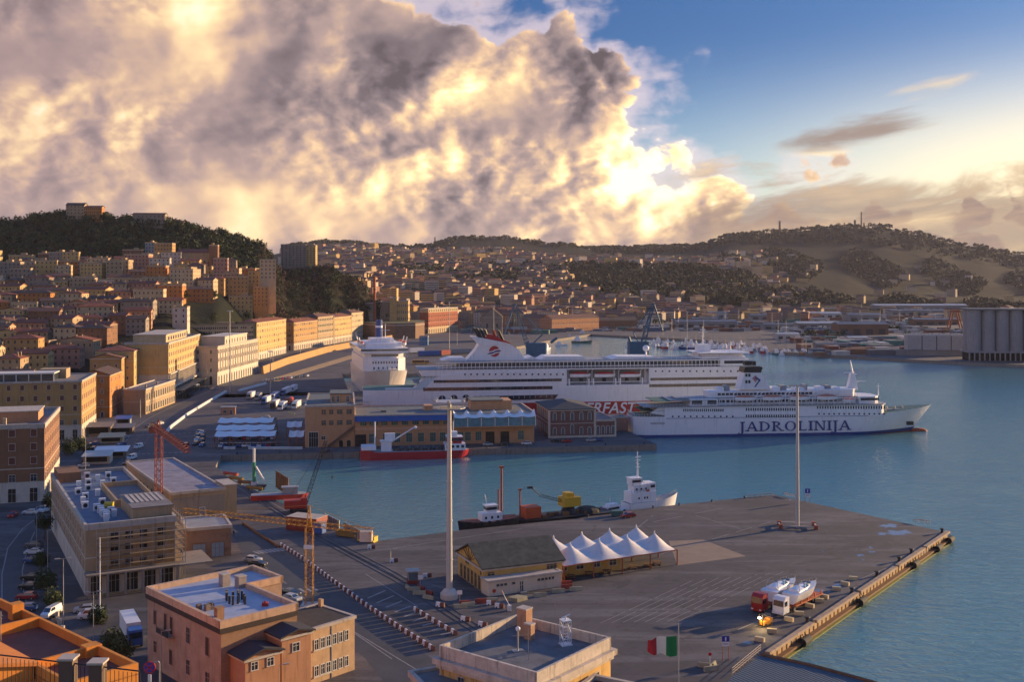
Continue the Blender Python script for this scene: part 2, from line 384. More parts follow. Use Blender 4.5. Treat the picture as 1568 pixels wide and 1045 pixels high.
def H(x, y):
    x = np.asarray(x, float); y = np.asarray(y, float)
    u = np.clip(CX + F*x/np.maximum(y, 1.0), CU[0], CU[-1])
    vals = np.stack([_col(k, y) for k in CU])
    i = np.clip(np.searchsorted(CU, u) - 1, 0, len(CU)-2); cu = np.array(CU, float)
    t = (u - cu[i])/(cu[i+1]-cu[i]); t = t*t*(3-2*t)
    z = np.take_along_axis(vals, i[None], 0)[0]*(1-t) + np.take_along_axis(vals, (i+1)[None], 0)[0]*t
    r = sum(np.sin(x*a/(60+30*k) + y*b/(60+30*k) + c)*(.35+.1*k) for k, (a, b, c) in enumerate(_hn))
    z = z + r*np.clip(z/25, 0, 1)*np.clip(y/1500, .2, 3.0)
    lim = np.interp(y, [400, 520, 700, 950, 1050, 1250, 1300], [-172, -206, -222, -232, -228, -190, -160])
    return np.where((x > lim) & (y < 1300), -5.0, z)
def h1(x, y): return float(H(np.array([x]), np.array([y]))[0])
us = np.concatenate([np.arange(-600, 0, 60), np.arange(0, 620, 9), np.arange(620, 1600, 14), np.arange(1600, 2201, 60)])
ys = np.concatenate([np.arange(430, 1500, 18), np.arange(1500, 3000, 45), np.arange(3000, 6501, 110)])
UU, YY = np.meshgrid(us, ys); XX = (UU-CX)*YY/F; ZZ = H(XX, YY)
ZZ = np.where(ZZ < 1.0, -6.0, ZZ)
nu, ny = len(us), len(ys)
vs = np.stack([XX, YY, ZZ], -1).reshape(-1, 3)
idx = np.arange(nu*ny).reshape(ny, nu)
fs = np.stack([idx[:-1,:-1], idx[:-1,1:], idx[1:,1:], idx[1:,:-1]], -1).reshape(-1, 4)
me = bpy.data.meshes.new('hills'); me.from_pydata(vs.tolist(), [], fs.tolist()); me.update()
me.polygons.foreach_set('use_smooth', [True]*len(me.polygons))
hm = bpy.data.materials.new('hill_land'); hm.use_nodes = True; q = NT(hm.node_tree); bs = hm.node_tree.nodes['Principled BSDF']
geo = q.n('ShaderNodeNewGeometry').outputs['Position']; mp = q.n('ShaderNodeMapping'); mp.inputs['Scale'].default_value = (1, 1, 0); q.put(mp.inputs[0], geo)
nA = q.noise(mp.outputs[0], 0.0035, 7, .62, .6); nB = q.noise(mp.outputs[0], 0.02, 6, .7); 
vn = q.n('ShaderNodeTexVoronoi', feature='F1'); q.put(vn.inputs['Vector'], mp.outputs[0]); vn.inputs['Scale'].default_value = .0045
fld = q.mix(q.m('MULTIPLY', nB, .6), q.ramp(q.m('MODULO', q.m('MULTIPLY', vn.outputs['Position'], 37.7), 1.0), [(0, (.016,.015,.010)), (.4, (.024,.019,.014)), (.7, (.014,.016,.009)), (1, (.030,.023,.017))]), (.02,.022,.013))  # land colours darkened to stand in for cloud shade on the hills
landc = q.mix(q.mr(nA, .46, .58), fld, (.016,.019,.011)); q.put(bs.inputs['Base Color'], landc); bs.inputs['Roughness'].default_value = 1; bs.inputs['Specular IOR Level'].default_value = .1
q.put(bs.inputs['Normal'], q.bump(nB, .8, 6.0))
me.materials.append(hm); tag(link('hills', me), None, kind='structure')
# ------------------------------------------------------------ flat land with its quays, and the water
MOLE = dict(o=P(338,697.5), a=Vector((math.cos(R(9.0)), math.sin(R(9.0)), 0)), b=Vector((-math.sin(R(9.0)), math.cos(R(9.0)), 0)))
def ML(s, t, z=0.0): v = MOLE['o'] + MOLE['a']*s + MOLE['b']*t; v.z = z; return v
coast = [Vector((20,100,0)), Vector((90,100,0)), P(1350,1052), P(1172,1003), P(1450,816), P(1185,758), P(1060,771), P(930,786), P(880,795), P(710,812), P(625,823), P(578,829),
         P(545,820), P(480,792), P(425,768), P(392,752), P(355,735), P(330,715), ML(0,0), ML(173,0), ML(171,62), ML(120,92), ML(52,92), Vector((-60,605,0)), Vector((-94,622,0)), Vector((-122,768,0)),
         PY(612,768), PY(780,800), PY(800,960), PY(790,1080), P(845,521), P(905,512), P(1000,517), P(1080,521), P(1150,531), P(1190,539),
         P(1290,545), P(1400,551), P(1568,559), PY(1950,700), PY(2700,700), Vector((6500,6500,0)), Vector((-3500,6500,0)), Vector((-1500,1500,0)), Vector((-800,120,0))]
def ngon_mesh(name, pts, z, depth, mats):
    b = MB(); n = len(pts); tri = tessellate_polygon([[Vector((p[0], p[1], 0)) for p in pts]])
    vs = [Vector((p[0], p[1], z)) for p in pts]
    fs = []
    for t in tri:
        a_, b_, c_ = (vs[i] for i in t)
        fs.append(t if (b_-a_).cross(c_-a_).z > 0 else t[::-1])
    b.add(vs, fs, 0)
    ar = sum(pts[i][0]*pts[(i+1)%n][1]-pts[(i+1)%n][0]*pts[i][1] for i in range(n))
    if depth:
        lo = [Vector((p[0], p[1], z-depth)) for p in pts]
        b.add(vs+lo, [((i, n+i, n+(i+1)%n, (i+1)%n) if ar > 0 else (i, (i+1)%n, n+(i+1)%n, n+i)) for i in range(n)], 1)
    return b.build(name, mats)
am = bpy.data.materials.new('asphalt'); am.use_nodes = True; q = NT(am.node_tree); bs = am.node_tree.nodes['Principled BSDF']
geo = q.n('ShaderNodeNewGeometry').outputs['Position']
n1 = q.noise(geo, .022, 6, .62, .8); n2 = q.noise(geo, .35, 6, .7); n3 = q.noise(geo, .006, 3, .5)
mp = q.n('ShaderNodeMapping'); mp.inputs['Scale'].default_value = (.25, 1.6, 1); mp.inputs['Rotation'].default_value = (0, 0, R(-38)); q.put(mp.inputs[0], geo); n4 = q.noise(mp.outputs[0], .09, 6, .65, .3)
c = q.ramp(n1, [(.3, (.038,.034,.038)), (.48, (.060,.052,.054)), (.60, (.090,.076,.074)), (.72, (.052,.046,.050))])
c = q.mix(q.m('MULTIPLY', q.mr(n4, .48, .62), .75), c, (.130,.118,.116)); c = q.mix(q.m('MULTIPLY', q.mr(n2, .54, .68), .6), c, (.035,.032,.032))
mk = q.n('ShaderNodeMapping'); mk.inputs['Scale'].default_value = (.05, 1.3, 1); mk.inputs['Rotation'].default_value = (0, 0, R(24)); q.put(mk.inputs[0], geo); n5 = q.noise(mk.outputs[0], .7, 5, .6, .8)
c = q.mix(q.m('MULTIPLY', q.mr(n5, .57, .66), .55), c, (.028,.026,.028)); n6 = q.noise(geo, .11, 3, .5, 1.2); c = q.mix(q.m('MULTIPLY', q.mr(n6, .62, .68), .5), c, (.025,.024,.026))
mj = q.n('ShaderNodeMapping'); mj.inputs['Rotation'].default_value = (0, 0, R(-52)); q.put(mj.inputs[0], geo); bk = q.n('ShaderNodeTexBrick'); q.put(bk.inputs[0], mj.outputs[0]); bk.inputs['Scale'].default_value = .11; bk.inputs['Mortar Size'].default_value = .006; bk.inputs['Color1'].default_value = (1,1,1,1); bk.inputs['Color2'].default_value = (.72,.74,.78,1); bk.inputs['Mortar'].default_value = (.45,.45,.47,1)
c = q.mix(.55, c, bk.outputs[0], 'MULTIPLY')
q.put(bs.inputs['Base Color'], c); q.put(bs.inputs['Roughness'], q.m('ADD', .62, q.m('MULTIPLY', n2, .35)))
q.put(bs.inputs['Normal'], q.bump(n2, .5, .04))
quaym = mat('quay_stone', (.20,.17,.14), .9, var=.25, scale=.5, bump=.15, bscale=2.0, dirt=.7)
tag(ngon_mesh('ground', coast, 0.0, 7.0, [am, quaym]), None, kind='structure')
o_ = ngon_mesh('pier_ground', [ML(-45,205), ML(150,225), ML(152,240), ML(-45,225)], 0.0, 7.0, [am, quaym]); tag(o_, None, kind='structure')
wm = bpy.data.materials.new('harbour_water'); wm.use_nodes = True; q = NT(wm.node_tree); bs = wm.node_tree.nodes['Principled BSDF']
geo = q.n('ShaderNodeNewGeometry').outputs['Position']
mp = q.n('ShaderNodeMapping'); mp.inputs['Scale'].default_value = (1, 1.7, 1); mp.inputs['Rotation'].default_value = (0, 0, R(25)); q.put(mp.inputs[0], geo)
wa = q.noise(mp.outputs[0], .28, 5, .62, .6); wb = q.noise(mp.outputs[0], 1.1, 4, .6); wc = q.noise(mp.outputs[0], .035, 3, .5)
hgt = q.m('ADD', q.m('MULTIPLY', wa, 1.1), q.m('MULTIPLY', wb, .34))
q.put(bs.inputs['Base Color'], q.mix(wc, (.065,.235,.225), (.100,.230,.245)))
bs.inputs['Roughness'].default_value = .09; bs.inputs['IOR'].default_value = 1.6; bs.inputs['Specular IOR Level'].default_value = .8
amp = q.n('ShaderNodeBump'); q.put(amp.inputs['Height'], hgt); amp.inputs['Distance'].default_value = 1.0
q.put(amp.inputs['Strength'], q.m('ADD', .24, q.m('MULTIPLY', wc, .36))); q.put(bs.inputs['Normal'], amp.outputs[0])
b = MB(); b.quad((-3000,60,-2.5), (5000,60,-2.5), (5000,3000,-2.5), (-3000,3000,-2.5)); tag(b.build('water', wm), None, kind='structure')
# ------------------------------------------------------------ buildings
PAINT = dict(ochre=(.50,.33,.14), yellow=(.62,.46,.20), cream=(.60,.50,.34), white=(.66,.62,.56), pink=(.48,.28,.22), orange=(.55,.24,.07),
             brown=(.27,.15,.09), brick=(.30,.13,.07), grey=(.32,.29,.26), sand=(.45,.36,.24), red=(.36,.10,.06), salmon=(.56,.32,.20), blue=(.28,.36,.46), dark=(.16,.12,.10))
def wallm(c): return mat('render_'+c, tuple(x*k for x, k in zip(PAINT[c], (.80,.70,.60))), .88, var=.16, scale=.22, bump=.02, bscale=3, dirt=.5)
TILE = tile_mat('clay_tiles', (.20,.055,.028)); TILE2 = tile_mat('old_clay_tiles', (.14,.058,.036)); TILE3 = tile_mat('brown_tiles', (.075,.040,.030))
FLATR = mat('flat_roof_felt', (.17,.155,.15), .9, var=.3, scale=.4); PARA = mat('parapet_cap', (.42,.36,.30), .9, var=.2, dirt=.6)
STONE = mat('pale_stone', (.52,.46,.38), .85, var=.15, dirt=.5)
GLASS = glass(); WFR = mat('white_joinery', (.60,.56,.50), .6, var=.05); SHB = mat('brown_shutter', (.14,.055,.03), .7, var=.2); SHG = mat('green_shutter', (.05,.08,.05), .7, var=.2)
SHW = mat('white_blind', (.55,.53,.5), .6, var=.06)
DARK = mat('dark_opening', (.02,.017,.015), .9, var=.0); METAL = mat('galvanised_steel', (.38,.38,.37), .45, .6, var=.15)  # DARK: near-black panels, inner shade of openings put into the colour; also barrier feet
IRON = mat('black_iron', (.03,.03,.035), .6, .3, var=.1)
WIN = {}
def winmesh(w, h, style='plain'):
    """window on a wall facing -y, centred on x, sill at z=0: style plain/shut/blind/arch/shop/bare"""
    k = (round(w,2), round(h,2), style)
    if k in WIN: return WIN[k]
    b = MB(); f = .10 if w < 2.2 else .14
    b.box(-w/2, w/2, -.03, 0.0, 0, h, 1)
    b.box(-w/2-f, -w/2, -.10, 0, 0, h, 0); b.box(w/2, w/2+f, -.10, 0, 0, h, 0)
    b.box(-w/2-f, w/2+f, -.12, 0, h, h+f*1.3, 0); b.box(-w/2-f*1.6, w/2+f*1.6, -.18, 0, -f, 0, 0)
    if style == 'shut':
        for s in (-1, 1): b.box(s*w/4-w/4+.02, s*w/4+w/4-.02, -.075, -.035, .02, h-.02, 2)
    elif style == 'open':
        for s in (-1, 1): b.box(s*(w/2+w/4+f)-w/4, s*(w/2+w/4+f)+w/4, -.14, -.102, .02, h-.02, 2)
        b.box(-.03, .03, -.06, -.032, 0, h, 0)
    elif style == 'blind': b.box(-w/2+.01, w/2-.01, -.07, -.035, h*.35, h-.01, 2)
    elif style in ('plain', 'shop'):
        n = 1 if w < 2.2 else int(w/1.1)
        for i in range(n): x = -w/2 + w*(i+1)/(n+1); b.box(x-.035, x+.035, -.06, -.032, 0, h, 0)
        b.box(-w/2, w/2, -.058, -.034, h*.62, h*.62+.06, 0)
    if style == 'arch':
        b.v = []; b.f = []; b.mi = []
        n = 8; pts = [(-w/2, 0), (w/2, 0)] + [(w/2*math.cos(math.pi*i/n), h-w/2+w/2*math.sin(math.pi*i/n)) for i in range(n+1)]
        b.xprism(pts, -.03, 0, 1)
        o = [(w/2+.22, 0), (w/2, 0)] ; outp = [((w/2+.22)*math.cos(math.pi*i/n), h-w/2+(w/2+.22)*math.sin(math.pi*i/n)) for i in range(n+1)]
        inp = [(w/2*math.cos(math.pi*i/n), h-w/2+w/2*math.sin(math.pi*i/n)) for i in range(n+1)]
        for i in range(n): b.xprism([outp[i], outp[i+1], inp[i+1], inp[i]], -.12, 0, 0)
        for s in (-1, 1): b.box(min(s*w/2, s*(w/2+.22)), max(s*w/2, s*(w/2+.22)), -.12, 0, 0, h-w/2, 0)
    WIN[k] = b; return b
WM = {}
def window(parent, x, y, z, rz, w, h, style='plain', frame=None, pane=None, shut=None, name='window'):
    fr, pa, sh = frame or WFR, pane or GLASS, shut or SHB
    k = (round(w,2), round(h,2), style, fr.name, pa.name, sh.name)
    if k not in WM: WM[k] = winmesh(w, h, style).mesh('window', [fr, pa, sh])
    return link(name, WM[k], parent, (x, y, z), rz)
def frame_of(p0, p1):
    d = p1 - p0; return math.atan2(d.y, d.x), math.hypot(d.x, d.y)
def roof_mesh(b, W, D, h, kind, rise, ov=.6, m=0):
    x0, x1, y0, y1 = -ov, W+ov, -ov, D+ov
    if kind == 'hip':
        k = min(x1-x0, y1-y0)/2
        if W >= D: a, c = (x0+k, (y0+y1)/2, h+rise), (x1-k, (y0+y1)/2, h+rise)
        else: a, c = ((x0+x1)/2, y0+k, h+rise), ((x0+x1)/2, y1-k, h+rise)
        vs = [(x0,y0,h),(x1,y0,h),(x1,y1,h),(x0,y1,h),a,c]
        b.add(vs, [(0,1,5,4),(1,2,5),(2,3,4,5),(3,0,4)] if W >= D else [(0,1,4),(1,2,5,4),(2,3,5),(3,0,4,5)], m)
        b.add([(x0,y0,h),(x1,y0,h),(x1,y1,h),(x0,y1,h),(x0,y0,h-.25),(x1,y0,h-.25),(x1,y1,h-.25),(x0,y1,h-.25)],
              [(0,4,5,1),(1,5,6,2),(2,6,7,3),(3,7,4,0),(4,7,6,5)], m)
    elif kind == 'gx':      # ridge along x
        b.yprism([(y0,h-.1),((y0+y1)/2,h+rise),(y1,h-.1),(y1,h-.35),((y0+y1)/2,h+rise-.3),(y0,h-.35)], x0, x1, m)
    elif kind == 'gy':
        b.xprism([(x0,h-.1),((x0+x1)/2,h+rise),(x1,h-.1),(x1,h-.35),((x0+x1)/2,h+rise-.3),(x0,h-.35)], y0, y1, m)
def bld(name, label, p0, p1, D, h, wall='ochre', roof='flat', rise=2.2, floors=4, nf=0, ns=0, win=(1.1,1.7), style='shut', cat='building', group=None,
        base=None, basem=None, roofm=None, wm_=None, frame=None, shut=None, gstyle=None, chim=0, nl=0, par=.9, band=True, z0=0.0, zbase=None, first=1.4, rnd=None, side_only=False, gh=None, glass_=None, dorm=0):
    """rectangular building: p0,p1 front base corners (left, right seen from outside the front), D depth, h height"""
    rz, W = frame_of(p0, p1); t = thing(name, label, cat, (p0.x, p0.y, z0), rz, group)
    wmt = wm_ or wallm(wall); rn = rnd or random.Random(int(p0.x*7+p0.y*3))
    b = MB(); lo = -(zbase or 0)
    bh = base or 0
    if bh:
        b.box(0, W, 0, D, bh, h, 0); b.box(-.06, W+.06, -.06, D+.06, lo, bh, 1); b.box(-.14, W+.14, -.14, D+.14, bh-.15, bh+.15, 1)
    else: b.box(0, W, 0, D, lo, h, 0)
    if roof in ('gx', 'gy'):
        if roof == 'gx': b.yprism([(0,h),(D,h),(D/2,h+rise*D/(D+1.2)-.33)], 0.01, W-.01, 0)
        else: b.xprism([(0,h),(W,h),(W/2,h+rise*W/(W+1.2)-.33)], .01, D-.01, 0)
    if band and h > 8:
        for k in (1,) if floors < 5 else (1, floors-1):
            zz = bh + (h-bh)*k/floors if bh else h*k/floors
            b.box(-.10, W+.10, -.10, D+.10, zz-.12, zz+.12, 2)
    b.build('wall', [wmt, basem or STONE, STONE], t)
    r = MB()
    if roof == 'flat':
        r.box(.35, W-.35, .35, D-.35, h-.02, h+.06, 0)
        e = .25
        for (a_, b_, c_, d_) in ((-e, W+e, -e, .35), (-e, W+e, D-.35, D+e), (-e, .35, .35, D-.35), (W-.35, W+e, .35, D-.35)): r.box(a_, b_, c_, d_, h-.35, h+par, 1)
        rf = r.build('roof', [roofm or FLATR, PARA], t)
    else:
        roof_mesh(r, W, D, h, roof, rise); r.box(-.35, W+.35, -.35, D+.35, h-.75, h-.40, 1)
        rf = r.build('roof', [roofm or TILE, STONE], t)
    for _ in range(chim):
        cx, cy = rn.uniform(.15,.85)*W, rn.uniform(.2,.8)*D
        c = MB(); zt = h + (rise*.9 if roof != 'flat' else .3)
        c.box(cx-.4, cx+.4, cy-.3, cy+.3, h-.1 if roof == 'flat' else h, zt+1.1, 0); c.box(cx-.5, cx+.5, cy-.4, cy+.4, zt+1.1, zt+1.25, 1)
        c.build('chimney', [wmt, PARA], rf)
    n_win = 0
    g0 = gh or (bh if bh else 0)
    fh = (h - g0)/floors
    def row(n, L, place, cap):
        nonlocal n_win
        for k in range(floors):
            for i in range(n):
                if n_win >= cap: return
                st = (gstyle if (k == 0 and gstyle) else style)
                if st == 'mix': st = rn.choice(('shut','shut','open','blind','plain'))
                w_, h_ = win
                if k == 0 and gstyle in ('arch', 'shop') and not g0: h_ = min(fh-.9, h_*1.35); w_ *= 1.2
                zz = g0 + k*fh + (first if not (k == 0 and gstyle) else .25)
                zz = min(zz, g0+(k+1)*fh-h_-.35)
                place((i+.5)*L/n, zz, w_, h_, st); n_win += 1
    if nf and not side_only: row(nf, W, lambda a, z, w_, h_, st: window(t, a, 0, z, 0, w_, h_, st, frame, glass_, shut), 95)
    if ns: row(ns, D, lambda a, z, w_, h_, st: window(t, W, a, z, R(90), w_, h_, st, frame, glass_, shut), 98)
    if bh and gstyle:
        hh = bh*.68
        for i in range(nf): 
            if not side_only: window(t, (i+.5)*W/nf, -.06, .15 if gstyle != 'plain' else bh*.3, 0, win[0]*1.25, hh, gstyle, STONE, glass_ or DARK, shut, 'ground_floor_opening')
        for i in range(ns): window(t, W+.06, (i+.5)*D/ns, .15, R(90), win[0]*1.3, hh, gstyle, STONE, glass_ or DARK, shut, 'ground_floor_opening')
    return t, W, D
def side_bld(name, label, pc, pf, Wf, h, **kw):
    """building whose long facade runs from near corner pc to far corner pf (its right side); Wf = width of the face towards the viewer"""
    d = (pf-pc); L = math.hypot(d.x, d.y); ux = Vector((d.y, -d.x, 0))/L    # outward normal of the facade
    if ux.x < 0: ux = -ux
    p0 = pc - ux*Wf; return bld(name, label, p0, Vector(pc), L, h, **kw)
def ht(v, p): return ZV(v, p.y)
# --- the seafront street, near to far
p = P(68,768); W1, w1, d1 = side_bld('apartment_building', 'five storey dark brick apartment block at the left edge with pale square window frames', p, P(91,728), 30, 22.6, wall='brown',
    floors=4, nf=5, ns=9, win=(1.7,2.1), style='shut', base=6.0, gstyle='shop', frame=STONE, shut=mat('red_brown_shutter', (.13,.035,.02), .6, var=.15), par=1.0)
b = MB(); b.box(w1-17, w1-3, 12, 26, 22.6, 26, 0); b.box(w1-17.4, w1-2.6, 11.6, 26.4, 26, 26.3, 1); b.build('penthouse', [wallm('salmon'), PARA], W1)
b = MB(); b.box(w1-12, w1-11, 3, 4.2, 22.6, 25.2, 0); b.box(w1-20, w1-16, 5, 8, 22.6, 24.6, 0); b.build('stair_head', wallm('cream'), W1)
p = P(125,674); W2, w2, d2 = side_bld('apartment_building', 'long beige palazzo with red brown shutters, white ground floor and glazed roof terrace', p, P(147,655), 62, 24.5, wall='ochre',
    floors=4, nf=12, ns=8, win=(1.5,2.1), style='shut', base=6.2, gstyle='shop', basem=wallm('white'), frame=STONE, shut=mat('red_brown_shutter', (.13,.035,.02), .6), par=.5)
b = MB(); b.box(w2-56, w2-12, 5, 16, 24.5, 27.6, 1)
for i in range(10):
    x = w2-56+i*4.88; b.box(x, x+.35, 4.7, 5, 24.5, 27.7, 0)
b.box(w2-56.5, w2-11.5, 4.4, 16.5, 27.6, 28.1, 0); b.box(w2-20, w2-9, 17, 27, 24.5, 28.6, 2); b.build('roof_terrace', [WFR, GLASS, wallm('sand')], W2)
p = P(168,640); W3, w3, d3 = side_bld('townhouse', 'tall narrow orange house with a white arched doorway beside the arcade building', p, P(186,630), 14, ht(574,p), wall='orange',
    floors=4, nf=2, ns=3, win=(1.1,2.0), style='plain', gstyle='arch', roof='gy', roofm=TILE3, rise=2.5)
p = P(205,618); side_bld('townhouse', 'ochre seafront house with green shutters rising behind the low arcade building', p, P(222,608), 20, ht(537,p), wall='yellow', floors=5, nf=3, ns=4, style='mix', shut=SHG, roof='hip', roofm=TILE, chim=2)
p = P(186,622); side_bld('townhouse', 'yellow house with dark red roof between the narrow orange house and the ochre one', p, P(200,612), 16, ht(548,p), wall='ochre', floors=4, nf=3, ns=3, style='mix', roof='gy', roofm=TILE2, chim=1)
p = P(223,635); side_bld('arcade_building', 'low two storey stone arcade building with tall arched windows on the seafront road', p, P(268,617), 11, 12.2, wall='sand', cat='building',
    floors=2, nf=0, ns=13, win=(1.7,3.4), style='arch', frame=STONE, par=.6, chim=2, first=.8)
b_ = bpy.data.objects['arcade_building']
p = P(258,613); W5, w5, d5 = side_bld('office_building', 'big square cream office block with vertical fins and a white colonnade over the seafront road', p, P(306,587), 24, 31.5, wall='yellow', cat='building',
    floors=4, nf=0, ns=19, win=(1.6,2.3), style='plain', base=14.0, basem=STONE, frame=STONE, par=.8)
b = MB()
for i in range(26): y = i*d5/26+.6; b.box(w5+.1, w5+.9, y, y+.5, 7.0, 14.0, 0)
b.box(w5, w5+1.6, 0, d5, 6.2, 7.0, 0); b.box(w5, w5+1.3, 0, d5, 14.2, 14.8, 0); b.build('colonnade', STONE, W5)
b = MB(); 
for i in range(13): y = i*d5/13+2; b.box(w5, w5+.15, y, y+5.4, .2, 5.6, 0)
b.build('shopfronts', GLASS, W5); b = MB(); b.box(w5+.3, w5+7.5, 3, d5-3, 4.7, 5.0); 
for i in range(12): b.tube((w5+7, 4+i*(d5-8)/11, 0), (w5+7, 4+i*(d5-8)/11, 4.7), .12)
b.build('street_canopy', mat('canopy_metal', (.08,.09,.08), .6), W5)
b = MB(); b.box(3, w5-3, 8, d5-30, 31.5, 36, 0); b.box(2.6, w5-2.6, 7.6, d5-29.6, 36, 36.4, 1)
for i in range(9): b.box(w5-3, w5-2.92, 14+i*7, 17.5+i*7, 32.8, 34.9, 2)
b.build('attic_storey', [wallm('cream'), PARA, GLASS], W5)
p = P(333,590); W6, w6, d6 = side_bld('palazzo', 'white neoclassical palazzo with pilasters and tall arched ground floor windows', p, P(395,571), 17, ht(533,p), wall='white', cat='building',
    floors=3, nf=2, ns=17, win=(1.4,2.4), style='plain', base=8.0, basem=STONE, gstyle='arch', frame=STONE, shut=SHB, par=1.1)
b = MB()
for i in range(18): y = i*d6/17; b.box(w6+.05, w6+.45, max(y-.35,0), min(y+.35,d6), 8.2, ht(533,p)-1, 0)
b.build('pilasters', STONE, W6)
b = MB(); b.box(1, w6-.5, d6*.18, d6*.72, ht(533,p), ht(533,p)+6, 0); b.box(.6, w6-.1, d6*.18-.4, d6*.72+.4, ht(533,p)+6, ht(533,p)+6.5, 1)
for i in range(8): b.box(w6-.5, w6-.4, d6*.18+3+i*6, d6*.18+4.4+i*6, ht(533,p)+1.6, ht(533,p)+4.2, 2)
b.build('attic_storey', [wallm('white'), STONE, DARK], W6)
p = P(393,552); side_bld('palazzo', 'six storey yellow palazzo with balconies between the white palazzo and the long seafront terrace', p, P(438,541), 16, ht(494,p), wall='yellow', cat='building', floors=5, nf=2, ns=13, win=(1.3,2.2), style='mix', shut=SHG, base=6, gstyle='arch', roof='hip', roofm=TILE, chim=3)
c0, c1 = P(450,537), P(556,518.5)
for i, (a_, e_, cl, dh, lb) in enumerate(((0,.30,'ochre',0,'nearest ochre palazzo of the long terrace on the seafront, white arcade at street level'), (.305,.52,'sand',3,'sand coloured palazzo with iron balconies, second in the long seafront terrace'),
        (.525,.80,'yellow',1,'yellow palazzo with shuttered windows, third in the long seafront terrace'), (.805,1,'cream',4,'tall cream palazzo with corner pilasters at the far end of the seafront terrace'))):
    q0, q1 = c0.lerp(c1, a_), c0.lerp(c1, e_)
    side_bld('palazzo', lb, q0, q1, 17, 27+dh, wall=cl, cat='building', group='palazzi of the long seafront terrace', floors=4, nf=2, ns=int(15*(e_-a_)/.3*.9), win=(1.4,2.2), style='mix' if i != 1 else 'open', shut=(SHB, SHG)[i % 2], base=6.5, basem=wallm('white'), gstyle='arch', roof='hip', roofm=(TILE,TILE2)[i%2], rise=3, chim=4)
# bastion, the yellow block on it, chimney, the red and white palazzo
t = thing('bastion', 'curved brown brick bastion wall behind the port railway yard', 'fortification', (0,0,0))
def arc(pts, n=6):
    o = []
    for i in range(len(pts)-1):
        for k in range(n): o.append(pts[i].lerp(pts[i+1], k/n))
    return o+[pts[-1]]
bp = [PY(557,1262), PY(575,1235), PY(605,1228), PY(636,1240), PY(650,1262), PY(650,1330), PY(557,1340)]
b = MB(); b.prism([(v.x, v.y) for v in bp], -.5, 18.0, 0, 1); o = b.build('battered_wall', [brick_mat('old_brick', (.24,.13,.07), (.18,.10,.06), .6), mat('bastion_turf', (.06,.07,.03), 1, var=.3)], t)
b = MB(); 
for a_, c_ in zip(bp[:5], bp[1:5]): b.tube(a_+Vector((0,0,15.6)), c_+Vector((0,0,15.6)), .45, m=0)
b.build('string_course', STONE, t)
b_base = 18.0
p = PY(597,1290); bld('office_building', 'yellow modernist office block with tall windows on the brick bastion', PY(608,1292,0), PY(625,1292,0), 20, 24, wall='yellow', cat='building', floors=3, nf=6, ns=4, win=(1.2,3.2), style='plain', z0=18, frame=STONE)
bld('stair_tower', 'plain yellow tower block with no windows joined left of the office block', PY(596.5,1289,0), PY(607.5,1289,0), 18, 28, wall='yellow', cat='building', floors=4, z0=18)
bld('office_building', 'shaded front of the yellow block, left of the plain yellow tower on the bastion', PY(582,1300,0), PY(596,1300,0), 20, 26, wall='grey', cat='building', floors=4, nf=4, win=(1.2,1.6), style='plain', z0=15)  # dark face of the yellow block, its shade put into the grey
bld('glass_office', 'low glass fronted office with bright roof edge beside the red chimney', PY(530,1285), PY(571,1285), 18, 28, wall='grey', cat='building', floors=3, nf=14, ns=3, win=(1.7,3.4), style='plain', z0=12, glass_=mat('sky_glass', (.10,.14,.15), .08, var=.3))
t = thing('factory_chimney', 'tall red brick factory chimney standing beyond the bastion', 'chimney', PY(573.5,1290))
MB().lathe([(2.2,0),(1.5,70),(1.75,70.2),(1.75,72)], 12).build('stack', mat('stack_brick', (.42,.10,.05), .8, var=.15), t); MB().lathe([(1.9,56),(1.9,57.2)], 12).build('iron_band', IRON, t)
p = P(656,511.5); W14, w14, d14 = side_bld('palazzo', 'dark red palazzo with white ground and top floors at the end of the seafront', p, P(701,507), 12, 31, wall='red', cat='building', floors=4, nf=2, ns=14, win=(1.5,2.8), style='plain', base=8, basem=wallm('cream'), gstyle='arch', frame=wallm('cream'))
b = MB(); b.box(-.12, w14+.12, -.12, d14+.12, 26.5, 31.6, 0); 
for i in range(14): b.box(w14+.12, w14+.2, (i+.3)*d14/14, (i+.7)*d14/14, 27.6, 30, 1)
b.build('top_storey', [wallm('cream'), DARK], W14)
bld('gate_tower', 'massive grey stone gate tower with gabled roof and sunlit right wall', PY(738,1180), PY(769,1180), 26, 27, wall='grey', cat='tower', floors=2, nf=2, ns=2, win=(3,5), style='arch', roof='gy', roofm=TILE3, rise=10, frame=STONE)
bld('harbour_office', 'small blue metal office building on the far quay', PY(642,1105), PY(655,1105), 9, 9, wm_=mat('blue_cladding', (.05,.20,.38), .5), cat='building', floors=2, nf=3, style='plain')
bld('customs_kiosk', 'small lit cream customs kiosk beside the quay road, left one of a pair', PY(587,1040), PY(595,1040), 7, 8.5, wall='yellow', cat='kiosk', floors=2, nf=2, style='plain')
bld('customs_kiosk', 'small lit cream customs kiosk beside the quay road, right one of a pair', PY(597,1030), PY(606,1030), 7, 7, wall='yellow', cat='kiosk', floors=2, nf=2, style='plain')
